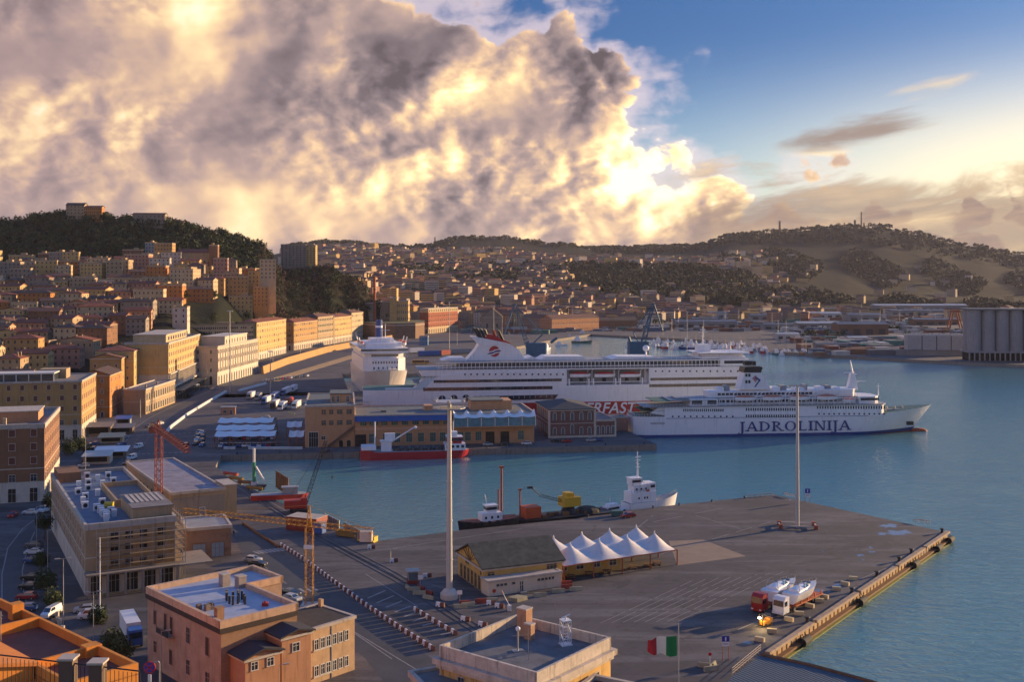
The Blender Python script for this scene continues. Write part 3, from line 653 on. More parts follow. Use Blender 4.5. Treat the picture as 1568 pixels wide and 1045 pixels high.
# the five sided quarantine hospital on the water
c = PY(845,1395); l = PY(788,1470); r_ = PY(917,1460)
side_bld('quarantine_hospital', 'long sunlit brick range of the old quarantine hospital with a low tiled roof', c, r_, 22, 17, wm_=brick_mat('sunlit_brick', (.46,.20,.09), (.38,.17,.08), .5), cat='building', floors=2, ns=18, win=(1.2,2.2), style='plain', frame=STONE, roof='gy', roofm=TILE2, rise=5)  # same brick as the left range, sunlight put into the orange
rz, L = frame_of(l, c); bld('quarantine_hospital', 'shaded left range of the quarantine hospital meeting the sunlit range at a corner', l, c - (c-l).normalized()*23, 20, 17, wm_=brick_mat('shaded_brick', (.26,.17,.12), (.22,.15,.11), .5), cat='building', floors=2, nf=12, win=(1.2,2.2), style='plain', roof='gx', roofm=TILE2, rise=5)  # same brick again, shade put into a greyer colour
bld('quarantine_hospital', 'low brown rear range of the quarantine hospital next to the marina', PY(917,1480), PY(976,1500), 20, 12, wall='brown', cat='building', floors=1, nf=14, win=(1.2,2), style='plain', roof='gx', roofm=TILE3, rise=4)
# ------------------------------------------------------------ ships
def shipmat(n, c, r=.35, **k): return mat('ship_'+n, c, r, var=k.pop('var', .05), scale=.25, dirt=k.pop('dirt', .35), **k)
SW = shipmat('white', (.74,.72,.73)); SR = shipmat('red', (.38,.02,.025)); SB = shipmat('blue', (.02,.05,.20)); SK = shipmat('black', (.02,.02,.022)); SG = shipmat('deck_green', (.05,.13,.10), .7)
SO = shipmat('lifeboat_orange', (.60,.09,.03)); SGR = shipmat('deck_grey', (.26,.27,.28), .7); SGL = mat('ship_glass', (.015,.025,.045), .08, var=.2, spec=.9); SRU = mat('rusty_red', (.30,.07,.03), .8, var=.4)
class Side:
    """the near side of a ship: turns photo pixels into (x along the hull, z)"""
    def __init__(s, o, a): s.o = Vector(o); s.a = Vector(a).normalized(); s.rz = math.atan2(s.a.y, s.a.x); s.n = Vector((-s.a.y, s.a.x, 0))
    def xz(s, u, v, off=0.0):
        k = (u-CX)/F; o = s.o + s.n*off
        x = (k*o.y - o.x)/(s.a.x - k*s.a.y); d = o.y + s.a.y*x
        return x, CAMZ - (v-HY)*d/F
    def X(s, u, off=0.0): return s.xz(u, 500, off)[0]
    def rect(s, b, u0, v0, u1, v1, y0, y1, m=0):
        x0, za = s.xz(u0, v1, y0 if y0 > 0 else 0); x1, _ = s.xz(u1, v1, y0 if y0 > 0 else 0); _, zb = s.xz((u0+u1)/2, v0, y0 if y0 > 0 else 0); _, za = s.xz((u0+u1)/2, v1, y0 if y0 > 0 else 0)
        b.box(x0, x1, y0, y1, za, zb, m); return x0, x1, za, zb
    def poly(s, b, pts, y0, y1, m=0):
        b.xprism([s.xz(u, v, max(y0, 0)) for u, v in pts], y0, y1, m)
def hull(b, L, B, levels, mats, tb=.72, ts=.04, rake=6.0, flare=.25, deck=1, n=28, sheer=None, p=2.0, stern=.9):
    """levels: heights from keel to deck; each band its material; centre line at y=B/2"""
    zt = levels[-1]; z0 = levels[0]
    def hb(t, k):
        w_ = 1.0
        if t > tb: w_ = 1 - ((t-tb)/(1-tb))**(p + flare*4*k)
        if t < ts: w_ = stern + (1-stern)*math.sin(t/ts*math.pi/2)
        return max(B/2*w_*(1-.06*(1-k)), .05)
    st = [i/n for i in range(n+1)]; st = [1-(1-t)**1.25 for t in st]
    P_ = []
    for z in levels:
        k = (z-z0)/(zt-z0); row = []
        for t in st:
            x = t*(L + rake*k - rake*.5*(1-k)); zz = z + ((sheer(t) if sheer else 0)*k)
            row.append((x, hb(t, k), zz))
        P_.append(row)
    for sgn in (-1, 1):
        vs = [(x, B/2+sgn*h, z) for row in P_ for x, h, z in row]; m_ = n+1
        for j in range(len(levels)-1):
            fs = [((j*m_+i), (j*m_+i+1), ((j+1)*m_+i+1), ((j+1)*m_+i)) if sgn < 0 else ((j*m_+i+1), (j*m_+i), ((j+1)*m_+i), ((j+1)*m_+i+1)) for i in range(n)]
            b.add(vs, fs, mats[j])
    for j in range(len(levels)-1):
        a_, c = P_[j][0], P_[j+1][0]
        b.add([(a_[0], B/2-a_[1], a_[2]), (a_[0], B/2+a_[1], a_[2]), (c[0], B/2+c[1], c[2]), (c[0], B/2-c[1], c[2])], [(0,3,2,1)], mats[j])
    top = P_[-1]
    vs = [(x, B/2-h, z-.02) for x, h, z in top] + [(x, B/2+h, z-.02) for x, h, z in top]; m_ = n+1
    b.add(vs, [(i, i+1, m_+i+1, m_+i) for i in range(n)], deck)
    return top
def lifeboat(parent, x, y, z, L=8.0, name='lifeboat', top=None, rz=0):
    k = ('lifeboat', L, (top or SO).name)
    if k not in WM:
        b = MB(); hull(b, L, 3.0, [0, .7, 1.5], [0, 0], tb=.55, ts=.3, rake=.3, stern=.3, n=12, deck=1)
        rings = []
        for i in range(9):
            t = i/8; w_ = 1.3*math.sin(math.pi*(.1+.8*t)); rings.append([Vector((t*L*.92+.25, 1.5+w_*math.cos(a), 1.5+w_*.9*math.sin(a))) for a in (0, .6, 1.2, 1.94, 2.54, 3.14)])
        b.loft(rings, 1); WM[k] = b.mesh(name, [SW, top or SO])
    return link(name, WM[k], parent, (x, y, z), rz)
def railing(b, pts, h=1.1, step=2.0, r=.05, m=0, bars=2):
    for p0, p1 in zip(pts, pts[1:]):
        p0, p1 = Vector(p0), Vector(p1); L = (p1-p0).length; n = max(1, int(L/step))
        for i in range(n+1): q_ = p0.lerp(p1, i/n); b.tube(q_, q_+Vector((0,0,h)), r, n=4, m=m, caps=False)
        for k in range(1, bars+1): b.tube(p0+Vector((0,0,h*k/bars)), p1+Vector((0,0,h*k/bars)), r*.8, n=4, m=m, caps=False)
def winrow(parent, S, u0, u1, v, n, wpx, hpx, y=-.03, name='window', mesh=None, m=None):
    for i in range(n):
        u = u0 + (u1-u0)*i/max(n-1, 1); x, z = S.xz(u, v); d = S.o.y + S.a.y*x
        w_, h_ = wpx*d/F, hpx*d/F
        k = ('sw', round(w_,1), round(h_,1), name)
        if k not in WM:
            b = MB(); w2, h2 = round(w_,1)/2, round(h_,1)/2
            b.box(-w2, w2, -.05, .1, -h2, h2, 1); 
            b.box(-w2-.1, w2+.1, -.02, .1, h2, h2+.1, 0); b.box(-w2-.1, w2+.1, -.02, .1, -h2-.1, -h2, 0)
            WM[k] = b.mesh(name, [SW, m or SGL])
        link(name, WM[k], parent, (x, y, z))
# ---- the big white and red car ferry behind the terminal
o = PY(556, 514, 0); o.z = 0; S = Side(o, (math.cos(R(8.2)), math.sin(R(8.2)), 0)); LS = 196
T = thing('car_ferry', 'largest white car ferry with red lower hull, raked red topped funnel and red lifeboats', 'ferry', S.o, S.rz)
b = MB(); top = hull(b, LS, 26, [-6, -2.5, 7.0, 12.0, 14.2], [1, 1, 0, 0], tb=.80, ts=.03, rake=9, flare=.4, deck=2, n=40)
b.build('hull', [SW, SR, SG], T)
b = MB()   # upper works, side on
S.poly(b, [(646,601),(668,578),(700,571.5),(868,568.5),(868,600),(868,607),(646,612)], -.02, 26.02, 0)
x1, _ = S.xz(868, 600); x2, _ = S.xz(994, 590); x3, _ = S.xz(1146, 560)
zt = 23.6
b.box(x1, x2, 5.0, 21.0, 13.9, zt, 0); b.box(x1, x2, -.02, 5, 13.5, 15.3, 0); b.box(x1, x2, 21, 26.02, 13.5, 15.3, 0)
b.box(x1, x2, .2, 25.8, zt-.6, zt, 0)
b.box(x2, x3-3, -.02, 26.02, 13.9, zt, 0)
rings = []
for k in range(7):
    a_ = k/6*math.pi/2; rings.append((x3-3+6*math.sin(a_), 13*math.cos(a_)**.6))
b.prism([(x_, 13-h_) for x_, h_ in rings] + [(x_, 13+h_) for x_, h_ in rings[::-1]], 13.9, zt+.2, 0)
b.box(S.X(646), x1, .4, 25.6, zt-3.0, zt-.02, 0); b.box(x2, S.X(1140), .4, 25.6, zt-3.0, zt-.02, 0)
o_ = b.build('superstructure', SW, T)
b = MB(); b.box(S.X(640), x1+2, .3, 25.7, zt, zt+.25, 0); b.box(x1+2, x3, .1, 25.9, zt, zt+.25, 0)
b.box(S.X(642), S.X(668), 1, 25, 20.3, 20.6, 0); b.box(S.X(634), S.X(655), 2, 24, 17.2, 17.5, 0)
b.box(S.X(690), S.X(1140), 1.2, 24.8, zt+3.6, zt+3.95, 0); b.build('promenade_deck', SGR, T)
b = MB(); b.box(S.X(700), S.X(1095), 3.5, 22.5, zt+.2, zt+3.6, 0)
b.build('lounge_glazing', mat('lounge_glass', (.06,.08,.10), .1, var=.5, scale=.5, spec=.9), T)
b = MB(); n = 78
for i in range(n): x = S.X(672)+(S.X(1136)-S.X(672))*i/(n-1); b.box(x-.12, x+.12, .5, .8, zt+.2, zt+3.7, 0)
for i in range(16): x = S.X(648)+i*1.6; b.box(x-.08, x+.08, .9, 1.1, 17.4, 23.6, 0)
b.box(S.X(668), S.X(1138), .4, .7, zt+3.2, zt+3.7, 0); b.box(S.X(668), S.X(1138), .4, .6, zt+.9, zt+1.3, 0)
b.build('deck_posts', SW, T)
b = MB(); railing(b, [(S.X(650), .6, zt+3.9), (S.X(1140), .6, zt+3.9)], 1.1, 2.5, .07, 0); b.build('railing', SW, T)
for (u0, u1, va, vb, nm) in ((664,860,580.0,584.2,'upper'), (648,846,591.5,596.4,'lower'), (996,1143,577.2,581.2,'upper'), (994,1143,586.8,591.2,'lower')):
    b = MB(); x0, z0 = S.xz(u0, vb); x1_, z1 = S.xz(u1, vb); _, zt1 = S.xz(u1, va); 
    b.box(x0, x1_, -.08, .1, z1, zt1, 0)
    for i in range(int((x1_-x0)/3.2)): b.box(x0+1+i*3.2, x0+1.25+i*3.2, -.10, -.06, z1, zt1, 1)
    b.build('window_band', [SGL, mat('band_frame', (.10,.11,.13), .4)], T)
b = MB(); S.poly(b, [(724,607.5),(855,604.5),(849,611.5),(724,614.5)], -.09, .1, 0)
for i in range(15): x = S.X(727+i*8.4); b.box(x, x+.3, -.13, -.08, 9.3, 10.9, 1)
b.build('garage_window', [SGL, SGR], T)
for u, v in ((677,611.5),(695,610.5),(713.5,610)):
    x, z = S.xz(u, v); b = MB(); M = Matrix.Translation((x, 0, z)) @ Matrix.Rotation(R(90), 4, 'X')
    b.lathe([(2.05,-.05),(2.05,.1)], 24, 0, M=M); b.lathe([(1.75,.1),(1.75,.13)], 24, 1, M=M)
    b.box(x-.12, x+.12, -.2, -.12, z-1.7, z+1.7, 0); b.build('round_window', [SW, SGL], T)
winrow(T, S, 712, 862, 573.6, 17, 2.4, 2.6); winrow(T, S, 1004, 1140, 568.8, 14, 2.4, 2.6)
# recess with boats
b = MB(); xa, xb = S.X(866), S.X(990)
b.box(xa, xb, 4.7, 5.0, 15.3, 23, 0)
for i in range(7): x = xa+(xb-xa)*(i+.5)/7; b.box(x-.9, x+.9, 4.55, 4.72, 16.6, 18.4, 1)
for u in (872, 902, 909, 943, 950, 984):
    x = S.X(u); b.tube((x, 4.6, 15.2), (x, 3.6, 22.0), .32, m=2); b.tube((x, 3.6, 22.0), (x, .3, 23.2), .28, m=2); b.box(x-.35, x+.35, .1, .8, 15.3, 18.6, 2)
b.box(xa, xb, .2, .4, 16.6, 16.9, 2); b.build('boat_gallery', [SGR, SGL, SW], T)
for u in (873.5, 911.5, 951): x, z = S.xz(u, 574.5); lifeboat(T, x, .2, z-1.2, 10.4, top=shipmat('boat_red', (.45,.03,.02)))
# low stern, side ramp
b = MB(); S.poly(b, [(557,606),(600,601),(650,599),(650,609),(557,616)], .5, 25.5, 0); b.build('mooring_deck', SW, T)
b = MB(); b.yprism([(1,14.0),(4.4,14.0),(4.4,14.8),(1,14.8)], S.X(590), S.X(636), 0)
xa, za = S.xz(632, 599); xb, zb = S.xz(652, 577)
b.add([(xa,1,za),(xb,1,zb),(xb+5,1,zb),(xb+3,1,za-1),(xa,10,za),(xb,10,zb),(xb+5,10,zb),(xb+3,10,za-1)], [(0,3,2,1),(4,5,6,7),(0,1,5,4),(1,2,6,5),(2,3,7,6),(3,0,4,7)], 0)
b.build('side_ramp', shipmat('pale_blue', (.45,.56,.62)), T)
for u in (616,620,624,634,638): x, z = S.xz(u, 607); link('window', MB().box(-.6,.6,-.12,.5,-.5,.5).mesh('window', SGL), T, (x, .55, z))
# funnel
FN = MB(); off = 8.0
S.poly(FN, [(714,552.5),(728,537),(739,519.5),(780,527),(794,536),(803,549),(804,552)], off, 18, 0); fo = FN.build('funnel', [SW, SR], T)
b = MB(); S.poly(b, [(722,515.5),(733,518),(742,530),(735,529)], off-.3, 18.3, 0); S.poly(b, [(722,515.5),(746,519.5),(778,526),(740,530.5)], off-.4, 18.4, 0); b.build('funnel_fin', SW, fo)
b = MB(); S.poly(b, [(741,522),(747,512),(755,513),(783,526.5),(742,527)], off+1, 17, 0); b.build('funnel_cap', SR, fo)
for i, (ua, ub) in enumerate(((727,735),(732,739),(738,744),(744,749),(757,762),(765,772))):
    b = MB(); 
    for y in (off+2.5, off+7):
        xa, za = S.xz(ua, 503+i*.8, off); xb, zb = S.xz(ub, 519+i*.6, off); b.tube((xb, y, zb), (xa, y, za), .45, m=0)
    b.build('exhaust_pipe', SK if i != 4 else SRU, fo)
x, z = S.xz(757, 538.5, off); M = Matrix.Translation((x, off, z)) @ Matrix.Rotation(R(90), 4, 'X')
b = MB(); b.lathe([(2.7,0),(2.7,.06)], 26, 0, M=M)
for j, (dz, cm) in enumerate(((.65,2),(-.1,1),(-.8,2))):
    b.xprism([(x-3.4, z+dz-.9), (x-.6, z+dz-.25), (x+.3, z+dz+.35), (x+3.3, z+dz+.65), (x+3.3, z+dz+.2), (x+.6, z+dz-.15), (x-.2, z+dz-.75), (x-3.4, z+dz-1.35)], off-.12, off-.05, cm)
b.build('funnel_emblem', [SR, SB, SW], fo)
# top houses, bridge, dome, mast
for nm, pts, y0, y1 in (('top_house', [(823,553.5),(836,546),(893,546),(902,553.5)], 6, 20), ('top_house', [(800,551),(815,546),(824,551)], 6, 20), ('top_house', [(934,551.5),(948,546.5),(1002,546.5),(1020,551.5)], 5, 21), ('aft_house', [(676,553),(690,549),(712,549),(716,553)], 5, 21)):
    b = MB(); S.poly(b, pts, y0, y1, 0); b.build(nm, SW, T)
b = MB(); xa, xb = S.X(1076), S.X(1144)
b.box(xa, xb, 1.5, 24.5, zt+3.9, zt+5.0, 0); b.box(xa+2, xb-1, 3, 23, zt+5.0, zt+6.2, 0); b.box(xb-14, xb+1.2, .2, 25.8, zt+.3, zt+3.9, 0); b.build('bridge', SW, T)
b = MB(); b.box(xb-12, xb+1.26, .14, 25.9, zt+1.5, zt+3.0, 0); b.build('bridge_windows', SGL, T)
b = MB(); b.box(xa-1, xb+2, 1, 25, zt+6.6, zt+6.9, 0); b.build('upper_rail_deck', SW, T)
b = MB(); railing(b, [(xa, 1.2, zt+6.9), (xb+1.6, 1.2, zt+6.9), (xb+1.6, 24, zt+6.9)], 1.6, 1.4, .07); b.build('railing', SW, T)
x, z = S.xz(989, 533.5, 13); b = MB(); b.lathe([(.1,z-1.6),(1.2,z-1.2),(1.65,z-.3),(1.6,z+.5),(1.0,z+1.3),(.1,z+1.6)], 16, c=(x,13)); b.tube((x,13,zt+3.6),(x,13,z-1.3),.5); b.build('radome', SW, T, smooth=True)
b = MB(); x, z = S.xz(1076, 503, 13); b.tube((x,13,zt+6.9),(x,13,z+1),.3,.15); b.box(x-3.2,x+3.2,10,16,zt+4.5,zt+10.6,0); b.tube((x-2.4,13,z-2),(x+2.4,13,z-2),.12); b.tube((x,10.5,z-4),(x,15.5,z-4),.12); b.box(x-1.4,x+1.4,12.7,13.3,z-1,z-.6,0); b.build('mast', SW, T)
def text_mesh(s_, size, name, mt, parent, loc, rz=0, sx=1.0, shear=0.0, ext=.03, space=1.0, offset=0.0):
    cu = bpy.data.curves.new(name, 'FONT'); cu.body = s_; cu.size = size; cu.extrude = ext; cu.shear = shear; cu.space_character = space; cu.offset = offset
    tmp = bpy.data.objects.new(name, cu); C.objects.link(tmp); dg = bpy.context.evaluated_depsgraph_get()
    me_ = bpy.data.meshes.new_from_object(tmp.evaluated_get(dg)); bpy.data.objects.remove(tmp); me_.materials.clear(); me_.materials.append(mt)
    o2 = bpy.data.objects.new(name, me_); C.objects.link(o2); o2.parent = parent; o2.location = loc; o2.rotation_euler = (R(90), 0, rz); o2.scale = (sx, 1, 1); return o2
x, z = S.xz(862, 636); text_mesh('SUPERFAST', 7.6, 'lettering', SW, T, (x-2.2, -.12, z+.5), sx=1.0, shear=.25, space=1.02, offset=.12)
# ---- the smaller blue and white ferry
o = PY(972, 471, 0); J = Side(o, (math.cos(R(6.0)), math.sin(R(6.0)), 0)); LJ = J.X(1416)
T = thing('ferry', 'long white ferry with blue waterline and large dark blue lettering along its side', 'ferry', J.o, J.rz)
zl = lambda u, v: J.xz(u, v)[1]
zdk = zl(1200, 637); ztop = zl(1200, 622)
b = MB(); hull(b, LJ, 19, [-5, -2.5, -1.2, 6.0, zdk+.3], [2, 1, 0, 0], tb=.66, ts=.05, rake=8, flare=.5, deck=3, n=40, sheer=lambda t: 2.7*max(0, (t-.80)/.20), p=1.9, stern=.75)
b.build('hull', [SW, SB, SRU, SG], T)
b = MB(); x0, x1 = J.X(988), J.X(1358)
def cabin(b, xa, xb, y0, y1, z0, z1, rake=0, m=0, nose=0):
    k = nose
    pts = [(xa, y0), (xb-k, y0), (xb, y0+k*1.2), (xb, y1-k*1.2), (xb-k, y1), (xa, y1)] if k else [(xa,y0),(xb,y0),(xb,y1),(xa,y1)]
    b.prism(pts, z0, z1, m)
cabin(b, J.X(1018), x1, -.03, 19.03, zdk-1.0, ztop+.1, nose=2.5)
b.xprism([(J.X(996), ztop-2.6), (J.X(1019), ztop-3.6), (J.X(1019), ztop), (J.X(1008), ztop-.2)], .5, 18.5)
o_ = b.build('superstructure', SW, T)
b = MB(); cabin(b, J.X(986), x1+.6, -.5, 19.5, ztop, ztop+.35, nose=2.5)
x2, z2 = J.X(1040), ztop+3.2
cabin(b, J.X(1040), J.X(1340), 3.4, 15.6, z2, z2+.3, nose=1); cabin(b, J.X(1028), J.X(1088), .6, 18.4, ztop+2.7, ztop+3.0); b.build('boat_deck', SGR, T)
b = MB(); cabin(b, J.X(1058), J.X(1100), .8, 18.2, ztop+.3, ztop+3.3); cabin(b, J.X(1100), J.X(1322), 4.2, 14.8, ztop+.3, ztop+3.2, nose=2); cabin(b, J.X(1090), J.X(1318), 5.0, 14, z2+.3, z2+3.0, nose=1); cabin(b, J.X(1318), J.X(1352), 1.5, 17.5, ztop+.3, ztop+3.6, nose=3)
cabin(b, J.X(1250), J.X(1318), 3.8, 15.2, z2+.3, z2+3.5, nose=2); b.build('deckhouse', SW, T)
b = MB(); 
for xa, xb, y, za, zb in ((J.X(1060),J.X(1076),.7,ztop+.9,ztop+2.9),(J.X(1084),J.X(1098),.7,ztop+.9,ztop+2.9),(J.X(1320),J.X(1348),1.4,ztop+1.8,ztop+3.0)): b.box(xa, xb, y, y+.2, za, zb)
b.build('saloon_glazing', SGL, T)
for (ya, za, zb) in ((4.2,1.3,2.5),(5.0,z2-ztop+1.2,z2-ztop+2.3)):
    b = MB(); xa, xb = J.X(1104), J.X(1312)
    for i in range(34): x = xa+(xb-xa)*i/34; b.box(x,x+1.5,ya-.06,ya+.1,ztop+za,ztop+zb)
    b.build('deckhouse_windows', SGL, T)
b = MB(); 
for i in range(26): x = J.X(1102)+i*(J.X(1318)-J.X(1102))/26; b.box(x,x+.22,.3,.55,ztop+.3,z2)
b.box(J.X(1102),J.X(1318),.25,.6,z2-.15,z2+.2); b.build('deck_posts', SW, T)
b = MB()
for i,(u,w_,h_) in enumerate(((1106,3,1.6),(1118,2,2.4),(1190,4,1.5),(1205,2.4,2.2),(1226,5,1.2),(1240,1.6,2.6),(1262,3,1.6),(1275,2,2.0),(1286,3,1.2))): b.box(J.X(u),J.X(u)+w_,7,12,z2+3.0,z2+3.0+h_,i%2)
b.build('deck_lockers', [SW, SGR], T)
winrow(T, J, 1047, 1107, 628.6, 20, 1.9, 4.2); winrow(T, J, 1143, 1217, 627.4, 22, 1.9, 4.4); winrow(T, J, 1143, 1217, 637.6, 22, 1.9, 4.4); winrow(T, J, 1252, 1354, 624.3, 27, 2.0, 4.6)
for (ua, ub, v, n_) in ((1030,1122,638.2,11),(1254,1354,634.2,14)):
    for i in range(n_):
        u = ua+(ub-ua)*i/(n_-1); x, z = J.xz(u, v); k = 'porthole'
        if k not in WM: WM[k] = MB().lathe([(.42,-.05),(.42,.12),(.3,.13),(.05,.14)], 10, 0, M=Matrix.Rotation(R(90), 4, 'X')).mesh('porthole', SGL)
        link('porthole', WM[k], T, (x, 0, z))
b = MB(); x0_, z0_ = J.xz(1020, 646.2); x1_, z1_ = J.xz(1395, 636); b.box(x0_, J.X(1330), -.06, .02, 6.0, 6.22); b.build('blue_stripe', SB, T)
for u in (1128, 1170.5, 1212, 1254): x, z = J.xz(u, 609); lifeboat(T, x, .3, ztop+2.4, 9.2, top=shipmat('boat_cover', (.42,.17,.10)))
b = MB()
for u in (1127,1163,1169,1207,1212,1249,1253,1288): x = J.X(u); b.tube((x,4.2,ztop+.3),(x,3.0,ztop+5.4),.22); b.tube((x,3.0,ztop+5.4),(x,1.2,ztop+5.9),.2)
b.build('davits', SW, T); x, z = J.xz(1293, 612); lifeboat(T, x, 1.0, ztop+1.0, 6.4, top=SO)
b = MB(); railing(b, [(J.X(990), 0, ztop+.35), (J.X(1356), -.3, ztop+.35)], 1.2, 1.5, .06, 0, 3); railing(b, [(J.X(1042), 3.5, z2+.3), (J.X(1336), 3.5, z2+.3)], 1.1, 1.8, .05)
railing(b, [(1, 1.5, zdk+.3), (J.X(1018), .2, zdk+.3)], 1.3, 1.2, .06, 0, 3); railing(b, [(.6, 2.0, zdk+.3), (.6, 17, zdk+.3)], 1.3, 1.5, .06, 0, 3); b.build('railing', SW, T)
b = MB(); b.box(J.X(984), J.X(1022), .5, 18.5, zdk+2.7, zdk+2.95); b.box(J.X(1002), J.X(1030), 1, 18, ztop+2.4, ztop+2.65); b.build('aft_deck', SG, T)
fo = MB(); J.poly(fo, [(1133,597),(1140,570),(1165,570),(1181,597)], 6, 13.5, 0); f_ = fo.build('funnel', SW, T)
b = MB(); J.poly(b, [(1139,571),(1141,562.5),(1164,561.5),(1168,563),(1165.5,571)], 5.9, 13.6, 0); 
for u in (1145, 1150.5, 1157.5): x, z = J.xz(u, 557, 6); b.box(x-.7, x+.7, 8, 11, z-1, z+.9)
b.build('funnel_cap', SK, f_)
b = MB(); 
for uu, vv in ((1143,575),(1147.5,575),(1143,585),(1147.5,585)): J.rect(b, uu-1.7, vv-2.3, uu+1.7, vv+2.3, 5.9, 6.1, 0)
J.poly(b, [(1152,580),(1157,575),(1161,580),(1157,586)], 5.85, 6.1, 1); J.poly(b, [(1157,577),(1165,582),(1157,593),(1155,593),(1162,583),(1156,580)], 5.8, 6.1, 2); b.build('funnel_emblem', [SGL, shipmat('emblem_pink', (.45,.18,.18)), SB], f_)
b = MB(); J.poly(b, [(1298,597),(1304,572),(1309,572),(1314,597)], 8.3, 10.7, 0); xa, za = J.xz(1306, 573, 9.5); xb, zb = J.xz(1302, 552, 9.5); b.tube((xa,9.5,za-1),(xb,9.5,zb),.55,.15)
b.tube((xa-4.5,9.5,za+.6),(xa+1,9.5,za+.9),.15); b.tube((xa+2,9.5,za-3.5),(xa+6,9.5,za-3.3),.15); b.box(xa-1.2,xa+1.6,8.8,10.2,za-.2,za+.1); b.build('mast', SW, T)
b = MB(); xa, za = J.xz(1345, 602, 9.5); b.tube((xa,9.5,ztop+3),(xa,9.5,za+4.5),.25,.1); b.tube((xa-1,9.5,za+3),(xa+1,9.5,za+3),.12); b.build('signal_mast', SW, T)
b = MB(); zb_ = zdk+.3
for u in (1372,1384,1396): x = J.X(u); b.tube((x,9.5,zb_),(x,9.5,zb_+2.2),.7,.5,8); b.box(x-1.5,x+1.5,6,8,zb_,zb_+1.2)
b.build('windlass', SGR, T); b = MB(); J.rect(b, 1390, 646, 1399, 651.5, .6, 2.0, 0); b.build('anchor', SK, T)
b = MB(); xa = J.X(1418); b.lathe([(.1,-4),(1.4,-3),(1.6,0),(1.3,3),(.2,4.6)], 12, M=Matrix.Translation((xa+1.0,9.5,-2.6)) @ Matrix.Rotation(R(90),4,'Y')); b.build('bulbous_bow', SRU, T, smooth=True)
# seriffed letters, each drawn stroke by stroke: (x0,z0,x1,z1) stems with width, D/O/R/J bowls
def letters(b, word, x, z, h, wfac, y=-.1, m=0):
    st, th = h*.22, h*.10
    def stem(xa, xb, za, zb, w_): b.xprism([(xa-w_/2,za),(xa+w_/2,za),(xb+w_/2,zb),(xb-w_/2,zb)], y, y+.12, m)
    def ser(xc, zc, w_): b.xprism([(xc-w_/2,zc-th/2),(xc+w_/2,zc-th/2),(xc+w_/2,zc+th/2),(xc-w_/2,zc+th/2)], y, y+.12, m)
    def bowl(cx, cz, rx, rz_, a0, a1, tw, n=14):
        for i in range(n):
            q0, q1 = a0+(a1-a0)*i/n, a0+(a1-a0)*(i+1)/n
            f0, f1 = th+(tw-th)*abs(math.cos(q0)), th+(tw-th)*abs(math.cos(q1))
            b.xprism([(cx+rx*math.cos(q0), cz+rz_*math.sin(q0)), (cx+rx*math.cos(q1), cz+rz_*math.sin(q1)), (cx+(rx-f1)*math.cos(q1), cz+(rz_-f1*.55)*math.sin(q1)), (cx+(rx-f0)*math.cos(q0), cz+(rz_-f0*.55)*math.sin(q0))], y, y+.12, m)
    H_ = h/2
    for ch in word:
        w_ = dict(J=.42, A=1.0, D=1.0, R=.98, O=1.05, L=.8, I=.42, N=1.0)[ch]*h*wfac
        if ch in 'IJ':
            c_ = x+w_/2; stem(c_, c_, 0 if ch == 'I' else -h*.1, h, st); ser(c_, h-th/2, st*2.3)
            if ch == 'I': ser(c_, th/2, st*2.3)
            else: bowl(c_-h*.22, -h*.08, h*.22+st/2, h*.2, -math.pi*.85, 0, st)
        elif ch == 'A': stem(x+w_*.10, x+w_*.5, 0, h, th*1.2); stem(x+w_*.88, x+w_*.5, 0, h, st); ser(x+w_*.10, th/2, st*2); ser(x+w_*.88, th/2, st*2); ser(x+w_*.47, h*.34, w_*.5)
        elif ch == 'D': stem(x+w_*.2, x+w_*.2, 0, h, st); ser(x+w_*.2, th/2, st*2.2); ser(x+w_*.2, h-th/2, st*2.2); bowl(x+w_*.25, H_, w_*.68, H_, -math.pi/2, math.pi/2, st)
        elif ch == 'R': stem(x+w_*.2, x+w_*.2, 0, h, st); ser(x+w_*.2, th/2, st*2.2); ser(x+w_*.2, h-th/2, st*2.2); bowl(x+w_*.3, h*.75, w_*.42, h*.25, -math.pi/2, math.pi/2, st); stem(x+w_*.88, x+w_*.42, 0, h*.5, st); ser(x+w_*.92, th/2, st*1.6)
        elif ch == 'O': bowl(x+w_*.5, H_, w_*.46, H_, 0, 2*math.pi, st, 24)
        elif ch == 'L': stem(x+w_*.25, x+w_*.25, 0, h, st); ser(x+w_*.25, h-th/2, st*2.2); ser(x+w_*.5, th/2, w_*.85); b.xprism([(x+w_*.92-th,0),(x+w_*.92,0),(x+w_*.95,h*.24),(x+w_*.92,h*.24)], y, y+.12, m)
        elif ch == 'N': stem(x+w_*.15, x+w_*.15, 0, h, th*1.2); stem(x+w_*.85, x+w_*.85, 0, h, th*1.2); stem(x+w_*.8, x+w_*.18, 0, h, st); ser(x+w_*.15, th/2, st*1.8); ser(x+w_*.12, h-th/2, st*1.9); ser(x+w_*.85, h-th/2, st*1.8)
        x += w_ + h*.10*wfac
    return x
b = MB(); xa, za = J.xz(1133, 663); xb, _ = J.xz(1304, 663)
tmp = MB(); wtot = letters(tmp, 'JADROLINIJA', 0, 0, 4.3, 1.0)
letters(b, 'JADROLINIJA', 0, 0, 4.3, (xb-xa)/wtot); o_ = b.build('lettering', SB, T, (xa, -.05, zl(1220, 660.0)))
text_mesh('MARKO POLO', 1.0, 'name_lettering', SK, T, (J.X(996), -.12, zl(1000, 650)), ext=.02)
